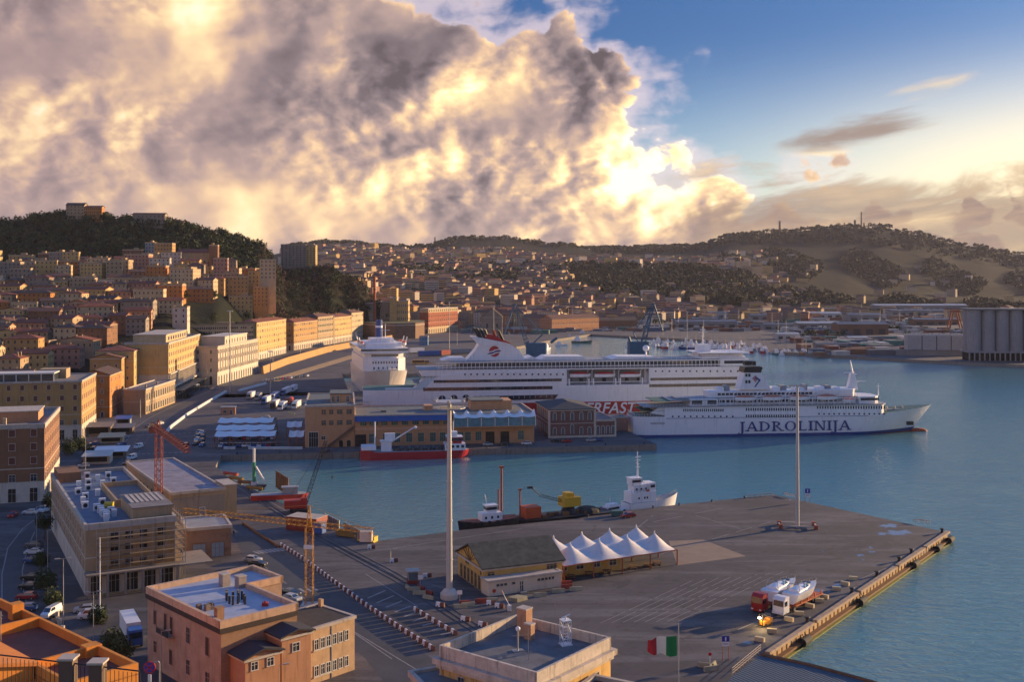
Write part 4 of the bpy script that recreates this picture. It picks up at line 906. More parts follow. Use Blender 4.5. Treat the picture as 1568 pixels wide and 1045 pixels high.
# ---- third ferry, bow on
o = Vector(((592-CX)*640/F, 640, 0)); a_ = Vector((.10, 1, 0)).normalized()
T = thing('ferry', 'white ferry seen bow on with tall blue funnel behind the terminal building', 'ferry', (o.x+1, o.y, 0), R(-76))
BB = 26
b = MB(); hull(b, 105, BB, [-6,-2.5,2.0,11.5], [1,0,0], tb=.72, ts=.05, rake=9, flare=.6, deck=2, n=30, sheer=lambda t: 2.5*max(0,(t-.8)/.2), p=2.0)
for i, v in enumerate(b.v): b.v[i] = (v[0]-105, v[1]-BB/2, v[2])
b.build('hull', [shipmat('hull_pink_white', (.62,.55,.52)), SR, SGR], T)
def fr(b, x, z0, z1, w_, nose=3, m=0, back=-90): b.prism([(back, -w_/2), (x-nose, -w_/2), (x, -w_*.3), (x, w_*.3), (x-nose, w_/2), (back, w_/2)], z0, z1, m)
b = MB(); fr(b, -14, 11.4, 19.5, 26, 5); fr(b, -16, 19.5, 22.6, 24, 4); fr(b, -15, 22.6, 25.6, 29, 1.5); fr(b, -20, 25.6, 28.4, 22, 2, back=-60); fr(b, -27, 28.4, 31, 14, 1, back=-45); b.build('superstructure', SW, T)
b = MB(); fr(b, -14.9, 23.9, 25.0, 29.2, 1.5); b.build('bridge_windows', SGL, T)
for k, (z, n_, ww) in enumerate(((20.2,16,1.1),(17,10,.8),(13.6,6,.8))):
    for i in range(n_):
        y = (i-(n_-1)/2)*(16.5/n_); kk = ('fw', ww)
        if kk not in WM: WM[kk] = MB().box(-.1,.12,-ww/2,ww/2,-.7,.7).mesh('window', SGL)
        link('window', WM[kk], T, (-14 if k else -15.9, y, z) if k else (-15.95, y, 21.2))
b = MB(); b.tube((-46,0,30),(-46,0,42),2.4,2.1,12,0); f_ = b.build('funnel', SB, T); MB().lathe([(2.35,37),(2.25,38.3)], 12, c=(-46,0)).build('funnel_ring', SW, f_)
b = MB(); b.tube((-30,2,28),(-30,2,40),.3,.15); b.tube((-30,-1,36),(-30,5,36),.12); b.build('mast', SW, T)
for sgn in (-1, 1):
    for kx in (-30, -44): lifeboat(T, kx, sgn*13-1.5, 27, 9, top=SO)
    b = MB(); b.tube((-25,sgn*13,25),(-25,sgn*15,32),.3); b.tube((-38,sgn*13,25),(-38,sgn*15,32),.3); b.build('davits', SW, T)
b = MB(); railing(b, [(-13,-13,11.6),(-4,-9,12.4),(5,0,13.8),(-4,9,12.4),(-13,13,11.6)], 1.2, 2, .07); railing(b, [(-16,-14,19.5),(-14.5,-8,19.5),(-14.5,8,19.5),(-16,14,19.5)],1.1,2,.06); b.build('railing', SW, T)
b = MB(); b.tube((-1,0,12),(-1,0,19),.25,.12); b.box(-9,-6,-6,-3,11.6,13.2); b.box(-9,-6,3,6,11.6,13.2); b.build('foredeck_gear', SGR, T)
# ------------------------------------------------------------ vehicles
ORD = ['first','second','third','fourth','fifth','sixth','seventh','eighth','ninth','tenth','eleventh','twelfth','thirteenth','fourteenth','fifteenth','sixteenth','seventeenth','eighteenth','nineteenth','twentieth',
       'twenty-first','twenty-second','twenty-third','twenty-fourth','twenty-fifth','twenty-sixth','twenty-seventh','twenty-eighth','twenty-ninth','thirtieth']
CARC = {c: mat('car_paint_'+c, v, .28, .1, var=0, coat=.6) for c, v in dict(white=(.62,.62,.62), silver=(.36,.37,.38), black=(.02,.02,.022), blue=(.03,.08,.22), red=(.35,.02,.02), grey=(.13,.13,.14)).items()}
TYRE = mat('tyre_rubber', (.018,.018,.018), .85, var=0); RIM = mat('wheel_rim', (.4,.4,.4), .35, .8, var=0); LAMPM = mat('headlamp_glass', (.6,.6,.55), .1, var=0); TAIL = mat('tail_lamp', (.3,.01,.01), .2, var=0)
def car_meshes(kind):
    k = ('car', kind)
    if k in WM: return WM[k]
    L, Hh = (4.9, 2.0) if kind == 'van' else (4.2, 1.48)
    prof = [(0,.3),(0,.75),(.15,.92),(1.0,1.0),(1.75,Hh-.03),(3.3,Hh),(3.95,1.02),(4.15,.95),(4.2,.35)] if kind == 'car' else [(0,.35),(0,.95),(.2,1.15),(.7,1.25),(1.35,Hh-.05),(4.8,Hh),(4.9,1.1),(4.9,.4)]
    b = MB(); W_ = .86
    def half(z): return W_ - max(0, z-.95)*.22
    vs = [(x, -half(z), z) for x, z in prof] + [(x, half(z), z) for x, z in prof]; n = len(prof)
    b.add(vs, [(i, (i+1) % n, n+(i+1) % n, n+i) for i in range(n)][:-1], 0)
    tri = tessellate_polygon([[Vector((x, z, 0)) for x, z in prof]]); b.add(vs, [t for t in tri], 0); b.add(vs, [tuple(n+i for i in t[::-1]) for t in tri], 0)
    b.box(.1, L-.1, -.8, .8, .28, .35, 0)
    g_ = MB()
    if kind == 'car': sp = [(1.12,1.04),(1.8,1.40),(3.2,1.41),(3.75,1.05)]; ends = [((1.02,1.03),(1.72,1.42)), ((3.93,1.05),(3.36,1.44))]
    else: sp = [(.95,1.3),(1.45,1.85),(2.6,1.87),(2.6,1.3)]; ends = [((.72,1.27),(1.31,1.9)), ((4.88,1.3),(4.82,1.85))]
    for s in (-1, 1):
        q_ = [(x, s*(half(z)+.015), z) for x, z in sp]; g_.add(q_ if s < 0 else q_[::-1], [(0,1,2,3)] if False else [(3,2,1,0)])
    for (xa, za), (xb, zb) in ends:
        e = -.02 if xa < 2 else .02; g_.add([(xa+e, -.7, za), (xa+e, .7, za), (xb+e, .62, zb), (xb+e, -.62, zb)], [(0,1,2,3)])
    w_ = MB(); w_.tube((0,-.1,0), (0,.1,0), .32, n=12, m=0); w_.tube((0,-.12,0), (0,.12,0), .18, n=8, m=1)
    hl = MB().box(-.03,.05,-.16,.16,-.08,.08)
    WM[k] = (b, g_.mesh('windows', SGL), w_.mesh('wheel', [TYRE, RIM]), hl.mesh('headlight', LAMPM), L); return WM[k]
def car(loc, rz, col='white', label=None, kind='car', group=None, full=True, name=None):
    b, gm, wmx, hl, L = car_meshes(kind); k = ('cb', kind, col)
    if k not in WM: WM[k] = b.mesh('body', CARC[col])
    t = thing(name or ('parked_'+kind), label or f'{col} {kind}', kind, loc, rz, group)
    link('body', WM[k], t, (-L/2, 0, 0)); link('windows', gm, t, (-L/2, 0, 0))
    if full:
        for x in (.8, L-.85):
            for s in (-1, 1): link('wheel', wmx, t, (x-L/2, s*.82, .32))
        for s in (-1, 1): link('headlight', hl, t, (-L/2, s*.6, .72))
    return t
def row_cars(a, c, n, ang, place, group, cols=None, full=True, skip=.0, kinds=('car',)):
    rn = random.Random(n*31+int(a.x)); cols = cols or ['white','silver','black','grey','blue','red','white','black']
    made = 0
    for i in range(n):
        if rn.random() < skip: continue
        p = a.lerp(c, i/max(n-1,1)) + Vector((rn.uniform(-.2,.2), rn.uniform(-.25,.25), 0)); cl = rn.choice(cols)
        car(p, ang+rn.uniform(-.04,.04), cl, f'{cl} car, {ORD[made%30]} from the near end of the row {place}', rn.choice(kinds), group, full); made += 1
def truck(loc, rz, cabc, boxc, label, L=13.0, group='trucks waiting on the ferry quay', tank=False):
    t = thing('truck', label, 'truck', loc, rz, group)
    b = MB(); b.xprism([(-2.3,.6),(-2.3,2.0),(-2.1,3.3),(-.2,3.5),(-.2,.6)], -1.2, 1.2); b.build('cab', cabc, t)
    b = MB(); b.box(-2.42,-2.2,-1.05,1.05,1.9,2.9); b.build('windscreen', SGL, t)
    b = MB(); b.box(-2.2, L, -.9, .9, .55, .9); b.build('chassis', IRON, t)
    b = MB()
    if tank: b.tube((.3,0,2.2),(L,0,2.2),1.25,n=14)
    else: b.box(.3, L, -1.25, 1.25, 1.1, 4.0); b.box(.25, L+.05, -1.28, 1.28, 3.9, 4.02)
    b.build('trailer', boxc, t)
    k = 'truckwheel'
    if k not in WM: w_ = MB(); w_.tube((0,-.18,0),(0,.18,0),.5,n=12); w_.tube((0,-.2,0),(0,.2,0),.25,n=8,m=1); WM[k] = w_.mesh('wheel', [TYRE, RIM])
    for x in (-1.4, 1.6, L-3.4, L-2.1, L-.8):
        for s in (-1, 1): link('wheel', WM[k], t, (x, s*1.05, .5))
    return t
WHITE_P = mat('white_body', (.64,.64,.65), .4, var=.06); BLUE_P = mat('blue_body', (.04,.11,.32), .4, var=.06); RED_P = mat('red_body', (.34,.03,.02), .4, var=.08); GREY_P = mat('grey_body', (.25,.26,.28), .45, var=.06)
# ------------------------------------------------------------ the terminal mole
def mbld(name, label, u0, v0, u1, D, ztop, **kw):
    p0 = P(u0, v0); a = MOLE['a']; k = (u1-CX)/F; s = (k*p0.y - p0.x)/(a.x - k*a.y); return bld(name, label, p0, p0 + a*s, D, ztop, **kw)
TER = dict(wm_=mat('salmon_render', (.50,.26,.13), .88, var=.12, dirt=.3), roofm=mat('green_grey_roof', (.11,.13,.13), .9, var=.25), par=.5)
t, w_, d_ = mbld('terminal_building', 'three storey salmon terminal block with outside stair, at the shore end of the mole', 467, 686, 543, 48, 16.5, floors=3, cat='building', band=False, **TER)
for v in (631.5, 648):
    for u in (495.5, 507, 520, 534.5):
        q_ = P(u, 686); window(t, (u-467)/76*w_, 0, ZV(v, 430)-1.0, 0, 1.7 if u < 510 else 2.1, 1.9, 'plain', frame=TER['wm_'])
for u, zz, ww, hh, st in ((495,3.0,1.6,1.5,'plain'),(480,.1,3.6,6.0,'shop'),(522,.1,1.6,2.6,'arch'),(534,.1,1.6,2.6,'arch')):
    window(t, (u-467)/76*w_, 0, zz, 0, ww, hh, st, frame=wallm('cream') if st == 'arch' else None, pane=DARK, name='doorway' if zz < 1 else 'window')
for i in range(5): window(t, 0, 4+i*9, 9.5, R(-90), 1.6, 1.8, 'plain')
b = MB(); xa, xb = (502-467)/76*w_, (541-467)/76*w_
b.add([(xa,-1.6,0),(xb,-1.6,7.6),(xb,-1.6,8.4),(xa,-1.6,.9),(xa,-.2,0),(xb,-.2,7.6),(xb,-.2,8.4),(xa,-.2,.9)], [(0,1,2,3),(7,6,5,4),(3,2,6,7),(0,4,5,1),(0,3,7,4),(1,5,6,2)]); b.build('outside_stair', mat('stair_steel', (.12,.07,.05), .7), t)
b = MB(); b.box(w_*.50, w_*.93, 12, 26, 16.5, 20, 0); b.box(w_*.49, w_*.94, 11.5, 26.5, 20, 20.4, 1)
o_ = b.build('penthouse', [TER['wm_'], TER['roofm']], t)
for i, x in enumerate((.56,.66,.86)): window(t, w_*x, 12, 16.8, 0, 1.1, 2.4, 'plain', name='window')
T2, w2_, d2_ = mbld('terminal_building', 'long two storey salmon terminal hall with blue awning and white peaked canopy', 543.5, 684.5, 818, 31, 12.3, floors=2, cat='building', band=False, **TER)
W_ = w2_; pxm = W_/(818-543.5); zf = 7.1
b = MB(); b.box(0, W_, -.25, 0, 6.6, 7.5); b.build('storey_band', mat('salmon_band', (.56,.32,.20), .85), T2)
for i in range(9): window(T2, (556+i*15.7-543.5)*pxm, 0, 8.4, 0, 2.6 if i != 1 else 3.4, 2.3, 'shop', frame=wallm('cream'), pane=mat('teal_glass', (.05,.12,.11), .12, var=.3))
for i, u in enumerate((552,569,590,607,625,643,661,676,690,703,715,731,749,772,797)):
    if u in (552,749,772): window(T2, (u-543.5)*pxm, 0, .1, 0, 3.4 if u != 552 else 4.2, 4.6, 'shop', pane=DARK, frame=wallm('dark'), name='doorway')
    else: window(T2, (u-543.5)*pxm, 0, 1.4, 0, 2.3, 3.6, 'shop', frame=wallm('cream'), pane=MATS['teal_glass'])
b = MB(); xe = (690-543.5)*pxm; b.yprism([(-2.6,10.3),(-2.5,10.3),(.0,11.9),(0,12.4)], 0, xe); 
for i in range(9): x = xe*i/8; b.tube((x,-2.5,10.35),(x,0,10.1),.06,n=4)
b.build('blue_awning', mat('awning_blue', (.02,.06,.20), .6, var=.15), T2)
WT = mat('tent_fabric', (.66,.66,.66), .6, var=.06, dirt=.25)
b = MB(); x0, x1 = (692-543.5)*pxm, W_; nb = 6; bw = (x1-x0)/nb; N_ = 8; vs = []; fs = []
nx = nb*N_
for j in range(7):
    for i in range(nx+1):
        a_ = (i % N_)/N_ if i < nx else 0; f_ = abs(1-2*a_) if i < nx else 1; f_ = f_**2.2; y = -3.6+j*8/6; e = math.sin(math.pi*j/6)
        vs.append((x0+(x1-x0)*i/nx, y, 11.0+1.0*e+f_*1.9*(e*.8+.2)))
for j in range(6):
    for i in range(nx): fs.append((j*(nx+1)+i, j*(nx+1)+i+1, (j+1)*(nx+1)+i+1, (j+1)*(nx+1)+i))
b.add(vs, fs, 0); b.build('peaked_canopy', WT, T2, smooth=True)
b = MB(); b.box(x0, x1, -3.2, -3.0, 7.4, 11.0, 0); b.box(x0,x1,-3.4,0,7.2,7.5,2)
for i in range(nb+1): b.box(x0+i*bw-.15, x0+i*bw+.15, -3.4, -3.15, 7.4, 11.2, 1)
b.build('glass_veranda', [mat('blue_green_glass', (.10,.20,.24), .12, var=.4), WFR, TER['wm_']], T2)
b = MB(); b.box((725-543.5)*pxm, (790-543.5)*pxm, 12, 24, 12.3, 16.2, 0); b.box((724-543.5)*pxm, (776-543.5)*pxm, 11.5, 24.5, 16.2, 16.6, 1); b.box((652-543.5)*pxm, (665-543.5)*pxm, 14, 20, 12.3, 14.4, 0); b.box((584-543.5)*pxm, (592-543.5)*pxm, 10, 14, 12.3, 13.2, 1); b.build('roof_houses', [TER['wm_'], TER['roofm']], T2)
BRK = brick_mat('dark_red_brick', (.20,.09,.07), (.15,.075,.06), 1.0)
S1, w3_, d3_ = mbld('stone_warehouse', 'old brick and stone harbour building with arched windows near the end of the mole', 841, 671.5, 911, 30, 12.2, floors=2, nf=0, ns=0, cat='building', wm_=BRK, roof='hip', rise=2.4, roofm=mat('dark_slate', (.04,.045,.05), .8, var=.2), band=True)
for z, hh in ((1.4,3.0),(7.4,3.4)):
    for i, x in enumerate((.12,.3,.5,.7,.88)): window(S1, w3_*x, 0, z, 0, 1.3, hh if not (i == 2 and z < 3) else 4.2, 'arch', frame=STONE, pane=MATS['band_frame'])
    for i in range(7): window(S1, 0, 2.5+i*4.2, z, R(-90), 1.3, hh, 'arch', frame=STONE, pane=MATS['band_frame'])
b = MB()
for x in (0, w3_): b.box(x-.45, x+.45, -.22, .6, 0, 11.4)
b.box(-.2, w3_+.2, -.24, 0, 0, .9); b.build('corner_stones', STONE, S1)
S2, w4_, d4_ = mbld('stone_warehouse', 'single storey brick and stone wing with four arched windows on the mole end', 911.6, 669.8, 942.5, 26, 7.0, floors=1, cat='building', wm_=BRK, roof='flat', par=.5, band=False)
for i in range(4): window(S2, w4_*(i+.5)/4, 0, 1.3, 0, 1.3, 3.4, 'arch', frame=STONE, pane=MATS['band_frame'])
b = MB(); b.box(-.1, w4_+.2, -.2, .0, 0, .9); b.box(w4_-.4, w4_+.3, -.25, .6, 0, 6.6); b.build('corner_stones', STONE, S2)
mbld('quay_shed', 'low pink walled quay shed with flat roof behind the stone wing', 918, 661, 962, 9, 6.0, floors=1, cat='shed', wall='pink', par=.3, band=False)
# canopies over the waiting lanes
def lane_canopy(label, pl, pr, depth, z, post=True, mt=None, bays=4):
    rz, W = frame_of(pl, pr); t = thing('canopy', label, 'canopy', (pl.x, pl.y, 0), rz, 'white canopies over the waiting lanes')
    nx, ny_ = bays*6, 4; vs, fs = [], []
    for j in range(ny_+1):
        for i in range(nx+1):
            ph = (i % 6)/6; vs.append((W*i/nx, depth*j/ny_, z + 1.5*math.sin(math.pi*j/ny_)*.9 - .35*math.sin(math.pi*ph)))
    for j in range(ny_):
        for i in range(nx): a_ = j*(nx+1)+i; fs.append((a_, a_+1, a_+nx+2, a_+nx+1))
    b = MB(); b.add(vs, fs); b.add([(x, y, zz-.06) for x, y, zz in vs], [f[::-1] for f in fs]); b.build('fabric_roof', mt or WT, t, smooth=True)
    for i in range(bays+1):
        for y in (.2, depth-.2): link('post', WM.setdefault('cpost', MB().tube((0,0,0),(0,0,4.2),.14).mesh('post', SRU)), t, (W*i/bays, y, 0))
    b = MB(); 
    for y in (.2, depth-.2): b.tube((0,y,z-.4),(W,y,z-.4),.12)
    b.build('edge_beam', SRU, t); return t
zc = 4.6
def C2(u, v): return P(u, v, zc)
lane_canopy('white scalloped canopy over waiting lanes, nearest of three in a stack', C2(328,668.5), C2(421,667.5), 11.5, zc)
lane_canopy('white scalloped canopy over waiting lanes, middle of three in a stack', C2(330,659), C2(419,658), 12, zc)
lane_canopy('white scalloped canopy over waiting lanes, farthest of three in a stack', C2(333,647.5), C2(417,647), 12, zc)
lane_canopy('lilac grey canopy beside the salmon terminal block, nearer of two', C2(442,669), C2(465,668.5), 15, zc, bays=2)
lane_canopy('lilac grey canopy beside the salmon terminal block, farther of two', C2(439,654), C2(462,653.5), 15, zc, bays=2)
for j, (vv, cols) in enumerate(((685,'near'),(674,'middle'))):
    row_cars(P(338,vv), P(418,vv-1), 12, R(95), f'under the {cols} white canopy', 'cars under the white canopies', full=False)
b = MB(); 
for i in range(22):
    u = 346+i*5.4; 
    if 362 < u < 392: continue
    q_ = P(u, 689.5); b.box(q_.x-.8, q_.x+.8, q_.y-.9, q_.y+.9, 0, .9)
tb = None
for i in range(22):
    u = 346+i*5.4
    if 362 < u < 380: continue
    q_ = P(u, 688.3)
    if 'blk' not in WM: WM['blk'] = MB().box(-.9,.9,-.7,.7,0,.9).mesh('concrete_block', mat('white_concrete', (.55,.54,.52), .8, var=.2, dirt=.5))
    tag(link('concrete_block', WM['blk'], None, q_, .3), 'white concrete block in the row closing the canopy lanes along the quay', 'barrier', 'white blocks along the terminal quay')
# trucks and lorries waiting beyond the canopies
for u, v, rz, cb, bx, L, lb in ((382,612,-95,'G','W',9,'white roofed lorry parked at the left end of the truck yard'),(394.5,613.5,-92,'G','G',5,'short grey box lorry beside the white roofed one'),
    (405,619.5,-92,'B','W',9,'dark blue lorry with white box roof in the middle of the truck yard'),(418,613,-90,'W','B',9,'lorry with blue box behind a pale one'),(418.6,626,-90,'K','W',9,'pale topped lorry with dark cab, third in the front line'),
    (430,629,-90,'W','W',9,'cream cabbed lorry in the front line of trucks'),(451.5,627,-90,'W','W',9,'white lorry with bright cab nearest the salmon terminal'),(434.5,606,-97,'B','W',15,'long white roofed articulated lorry with blue cab at the back'),
    (448,601,-92,'W','W',8,'small white lorry at the back right of the truck yard')):
    mm = dict(G=GREY_P, W=WHITE_P, B=BLUE_P, K=CARC['black']); truck(P(u, v), R(-rz+180+5) if False else R(88-0), mm[cb], mm[bx], lb, L)
truck(P(441,619.5), R(88), RED_P, RED_P, 'dark red tank lorry between the cream and white lorries', 8, tank=True)
row_cars(P(406,585), P(470,577), 16, R(80), 'behind the parked lorries', 'cars behind the truck yard', full=False)
row_cars(P(330,682)+Vector((-8,0,0)), P(332,664)+Vector((-8,0,0)), 4, R(90), 'left of the canopies, inner', 'cars queueing left of the canopies')
row_cars(P(309,684), P(310,665), 4, R(92), 'left of the canopies, outer', 'cars queueing left of the canopies')
car(P(407,641.5), R(8), 'white', 'white car parked crosswise behind the farthest white canopy', 'car')
# long line of trailers on the far quay
for u0, u1, v, m_, lb, gz in ((628,650,542.5,WHITE_P,'white trailer with blue cab at the left end of the trailer line','B'),(641,675,547,BLUE_P,'long blue curtain sided trailer on the far quay','B'),(676,690,546,RED_P,'short dark red trailer between the blue and the grey ones','R'),(691,722,543.5,GREY_P,'long grey trailer at the right end of the trailer line','G')):
    pa, pb = P(u0, v), P(u1, v-1.0); L = (pb-pa).length; rz, _ = frame_of(pa, pb); t = thing('trailer', lb, 'trailer', pa, rz, 'trailers parked in line on the far quay')
    b = MB(); b.box(0, L, 0, 3, 1.2, 5.2); b.build('box_body', m_, t); b = MB(); b.box(.4, L-.4, .3, 2.7, .5, 1.2); b.build('chassis', IRON, t)
pa = P(631,558.5); t = thing('bus', 'yellow and orange coach parked on the quay between the ferries', 'bus', pa, R(8)); L = 14
b = MB(); b.box(0, L, 0, 2.8, .5, 3.6); b.build('body', mat('bus_yellow', (.55,.26,.03), .4), t); b = MB(); b.box(.4, L-.4, -.03, 2.83, 1.8, 3.0); b.build('windows', SGL, t)
for x in (2.5, L-3): link('wheel', WM['truckwheel'], t, (x, .1, .5))
# ------------------------------------------------------------ red and white working ship at the mole
o = P(552,706.5,-2.5); o.z = 0; Q = Side(o, MOLE['a']); LQ = Q.X(717)
T = thing('cargo_ship', 'low red hulled coaster with white wheelhouse and deck crane lying along the mole', 'ship', Q.o, Q.rz)
T.location = Q.o + Vector((0,0,0)); b = MB()
hull(b, LQ, 8.0, [-4,-2.5,-.6,.6], [0,0,0], tb=.85, ts=.12, rake=.8, stern=.5, deck=1, p=2.2, sheer=lambda t: 1.6*max(0,(.14-t)/.14)); b.build('hull', [SR, SGR], T)
b = MB(); b.box(.3, 6, .5, 7.5, 1.4, 2.8); b.build('forecastle', SW, T)
b = MB(); b.box(8, 12, 2.5, 5.5, .6, 4.4, 0); b.box(7.5,12.5,2,6,4.4,4.7,0); b.box(9.4,13.4,3,5,4.7,7.4,0); b.build('forward_house', [SW], T)
b = MB(); b.tube((5.6,4,.6),(5.6,4,12),.3); b.tube((12,4,4),(21,4,9.6),.35,.2); b.tube((21,4,9.6),(21.8,4,9.2),.6); b.build('deck_crane', [SW], T)
b = MB()
for i in range(7): b.lathe([(2.4,.6),(2.1,1.6),(1.0,2.4),(.1,2.6)], 10, c=(15+i*3.1, 4))
b.build('covered_cargo', SK, T)
b = MB(); b.box(LQ-9,LQ-1,.6,7.4,.6,3.2,0); b.box(LQ-8,LQ-2.5,1,7,3.2,5.6,1); b.box(LQ-8.4,LQ-2,.8,7.2,5.6,5.9,0); b.box(LQ-7,LQ-4,2,6,5.9,7.6,0); b.tube((LQ-5.5,4,7.6),(LQ-5.5,4,11.5),.15); b.build('wheelhouse', [SW, SR], T)
b = MB(); 
for i in range(4): b.box(LQ-8.4+i*1.9, LQ-7.3+i*1.9, .5, .62, 1.6, 2.6)
b.box(LQ-7.6,LQ-2.9,.92,.98,4.2,5.2); b.build('wheelhouse_windows', SGL, T)
# quay cars on the mole
for u, v, c, lb in ((747,683,'silver','silver car beside the terminal hall, left of the dark ones'),(772,682.5,'black','black car in front of the terminal hall doorway'),(806,681.5,'white','white car at the right end of the terminal hall'),(851,677.5,'black','black car parked below the left corner of the stone warehouse'),
                   (868,678,'red','dark red car below the stone warehouse'),(905,676.5,'silver','silver car below the stone wing, left of a pair'),(916,676,'blue','blue car below the stone wing, right of a pair'),(498,694.5,'black','black car beside the outside stair of the terminal')): car(P(u, v), R(9+(180 if u % 2 else 0)), c, lb, full=True)
WM['boll'] = MB().lathe([(.35,0),(.22,.15),(.2,.45),(.36,.6),(.3,.75)], 10).mesh('bollard', IRON)
for i in range(11): tag(link('bollard', WM['boll'], None, ML(6+i*16.2, .9)), 'black iron mooring bollard along the terminal mole edge', 'bollard', 'mooring bollards along the mole')
# ------------------------------------------------------------ tall light masts
def light_mast(label, base, h, r0=.55, r1=.25, ring=2.4, plinth=None, hoop=True, mt=None):
    t = thing('light_mast', label, 'light mast', base); mt = mt or mat('mast_grey', (.42,.41,.40), .5, .2, var=.08)
    b = MB(); b.tube((0,0,0),(0,0,h),r0,r1,14)
    for k in range(1, 5): b.lathe([(r0*1.15+(r1-r0)*k/5, h*k/5-.12),(r0*1.15+(r1-r0)*k/5, h*k/5+.12)], 12)
    b.build('pole', mt, t)
    if hoop:
        b = MB(); b.lathe([(ring,h-1.0),(ring,h-.85),(ring*.9,h-.85)], 16); b.build('platform', mt, t)
        b = MB()
        for a_ in range(12): an = a_*math.pi/6; x, y = ring*math.cos(an), ring*math.sin(an); b.tube((x,y,h-.9),(x,y,h+.5),.05,n=4); b.box(x-.3,x+.3,y-.3,y+.3,h+.4,h+.9) if a_ % 2 else None
        b.lathe([(ring,h+.45),(ring,h+.5),(ring*.95,h+.5)], 16); b.build('lamp_ring', mt, t)
    else:
        b = MB(); b.tube((-ring,0,h),(ring,0,h),.12); 
        for x in (-ring,-ring/2,0,ring/2,ring): b.box(x-.35,x+.35,-.3,.3,h-.45,h-.05)
        b.build('lamp_bar', mt, t)
    if plinth: b = MB(); b.lathe(plinth, 16); b.build('plinth', mat('plinth_concrete', (.48,.42,.36), .85, var=.2, dirt=.4), t, smooth=False)
    return t
p = P(688,917); light_mast('tallest light mast with caged lamp ring, standing by the yellow warehouse', p, ZV(618,p.y), .72, .40, 3.4, [(1.9,0),(1.9,1.1),(1.2,1.9),(.8,2.1)])
p = P(1221,808); light_mast('slim grey light mast on the open end of the big pier', p, ZV(590,p.y), .55, .30, 2.0, hoop=False)
t = thing('guard_rail', 'low square concrete guard rail round the foot of the slim pier mast', 'rail', p, R(-8))
b = MB(); b.box(-4.6,4.6,-2.4,-2.1,.55,.85); b.box(-4.6,4.6,2.1,2.4,.55,.85); b.box(-4.9,-4.6,-2.4,2.4,.55,.85); b.box(4.6,4.9,-2.4,2.4,.55,.85); b.build('rail', MATS['plinth_concrete'], t)
for x, y in ((-4.6,-2.2),(4.6,-2.2),(-4.6,2.2),(4.6,2.2)): MB().box(x-.45,x+.45,y-.45,y+.45,0,1.15).build('bollard_post', SRU, t)
for (u, v, vt, lb) in ((352,616,476,'tall pole mast beside the pink gate kiosk on the ferry quay'),(414,620,538,'thin light pole beside the left edge of the terminal block'),(1118,600,520,'thin light pole rising behind the big ferry, right one'),(1052,560,478,'thin light pole on the marina quay above the ferry'),(688,560,462,'light pole on the far quay by the grey trailer'),(756,560,468,'light pole near the grey gate tower'),(512,560,482,'light pole behind the bow-on ferry')):
    p = PY(u, {616:640,620:640,600:650,560:1050}[v]); light_mast(lb, p, max(20, ZV(vt, p.y)), .38, .2, 1.4, hoop=False)
t = thing('gate_kiosk', 'small pink gate kiosk with flat roof at the foot of the tall pole', 'kiosk', P(338,636), R(10)); b = MB(); b.box(0,7,0,5,0,3.6,0); b.box(-.3,7.3,-.3,5.3,3.6,3.9,1); b.build('wall', [wallm('salmon'), PARA], t); window(t, 2, 0, 1, 0, 1.6, 1.5); window(t, 5, 0, .1, 0, 1, 2.3, name='door')
# white concrete barriers on the port road
def barrier_run(label, pts, w=.6, h=1.1, m=None, name='road_barrier'):
    t = MB()
    for a_, c_ in zip(pts, pts[1:]):
        d = (c_-a_).normalized(); n = Vector((-d.y, d.x, 0))*w/2; a2, c2 = a_, c_
        vs = [a2-n, c2-n, c2+n, a2+n]; up = Vector((0,0,h)); vs2 = [v*1.0+up for v in (a2-n*.4, c2-n*.4, c2+n*.4, a2+n*.4)]
        t.add(vs+vs2, [(4,5,6,7),(0,1,5,4),(1,2,6,5),(2,3,7,6),(3,0,4,7)])
    return tag(t.build(name, m or mat('white_concrete', (.55,.54,.52), .8)), label, 'barrier')
barrier_run('long white concrete barrier curving along the port road, nearer run', [P(247,672), P(262,655), P(287,636), P(318,617), P(346,601)], 1.2, 1.2)
barrier_run('short white concrete barrier along the port road, farther run', [P(365,600), P(386,594), P(407,588.5)], 1.6, 1.2)
t = barrier_run('long sunlit stone wall retaining the seafront street above the railway', [P(402,573), P(440,558), P(500,540), P(560,528), P(600,521)], 2.0, 5.5, wallm('ochre'), 'retaining_wall')
# rails of the port railway
b = MB()
for k in range(5):
    for a_, c_ in ((P(372,594+k*1.5), P(560,538+k*1.2)),):
        b.tube(a_+Vector((0,0,.1)), c_+Vector((0,0,.1)), .14, n=4)
tag(b.build('railway_tracks', mat('rail_steel', (.35,.27,.2), .4, .8)), None, kind='structure')
# ------------------------------------------------------------ near buildings
def wins(t, spec, rz, place, name='window', **kw):
    for a_, z, w_, h_, st in spec: window(t, *place(a_), z, rz, w_, h_, st, name=name, **kw)
SAL = mat('peeling_salmon', (.37,.245,.17), .9, var=.28, scale=.5, dirt=.6, bump=.02, bscale=5); OBR = brick_mat('ochre_brick', (.34,.19,.10), (.28,.15,.08), 1.2); BLUER = mat('blue_white_membrane', (.34,.38,.46), .55, var=.25, scale=.35, bump=.02)
Z1 = 13.5
pA = P(226,899,Z1); pB = P(338,952,Z1); pA.z = pB.z = 0; rz, W = frame_of(pA, pB)
t = thing('harbour_house', 'salmon and brick house with pale blue flat roof, scattered black pipes and parapet', 'house', pA, rz); D1, D2, X2 = 13.8, 20.6, 10.2
b = MB(); b.box(0, W, 0, D1, 0, Z1-1, 0); b.box(0, X2, D1, D2, 0, Z1-1, 0); b.build('wall', [SAL], t)
b = MB(); b.box(W+.01, W+.10, 0, D1, 0, Z1-1, 0); b.build('brick_gable', OBR, t)
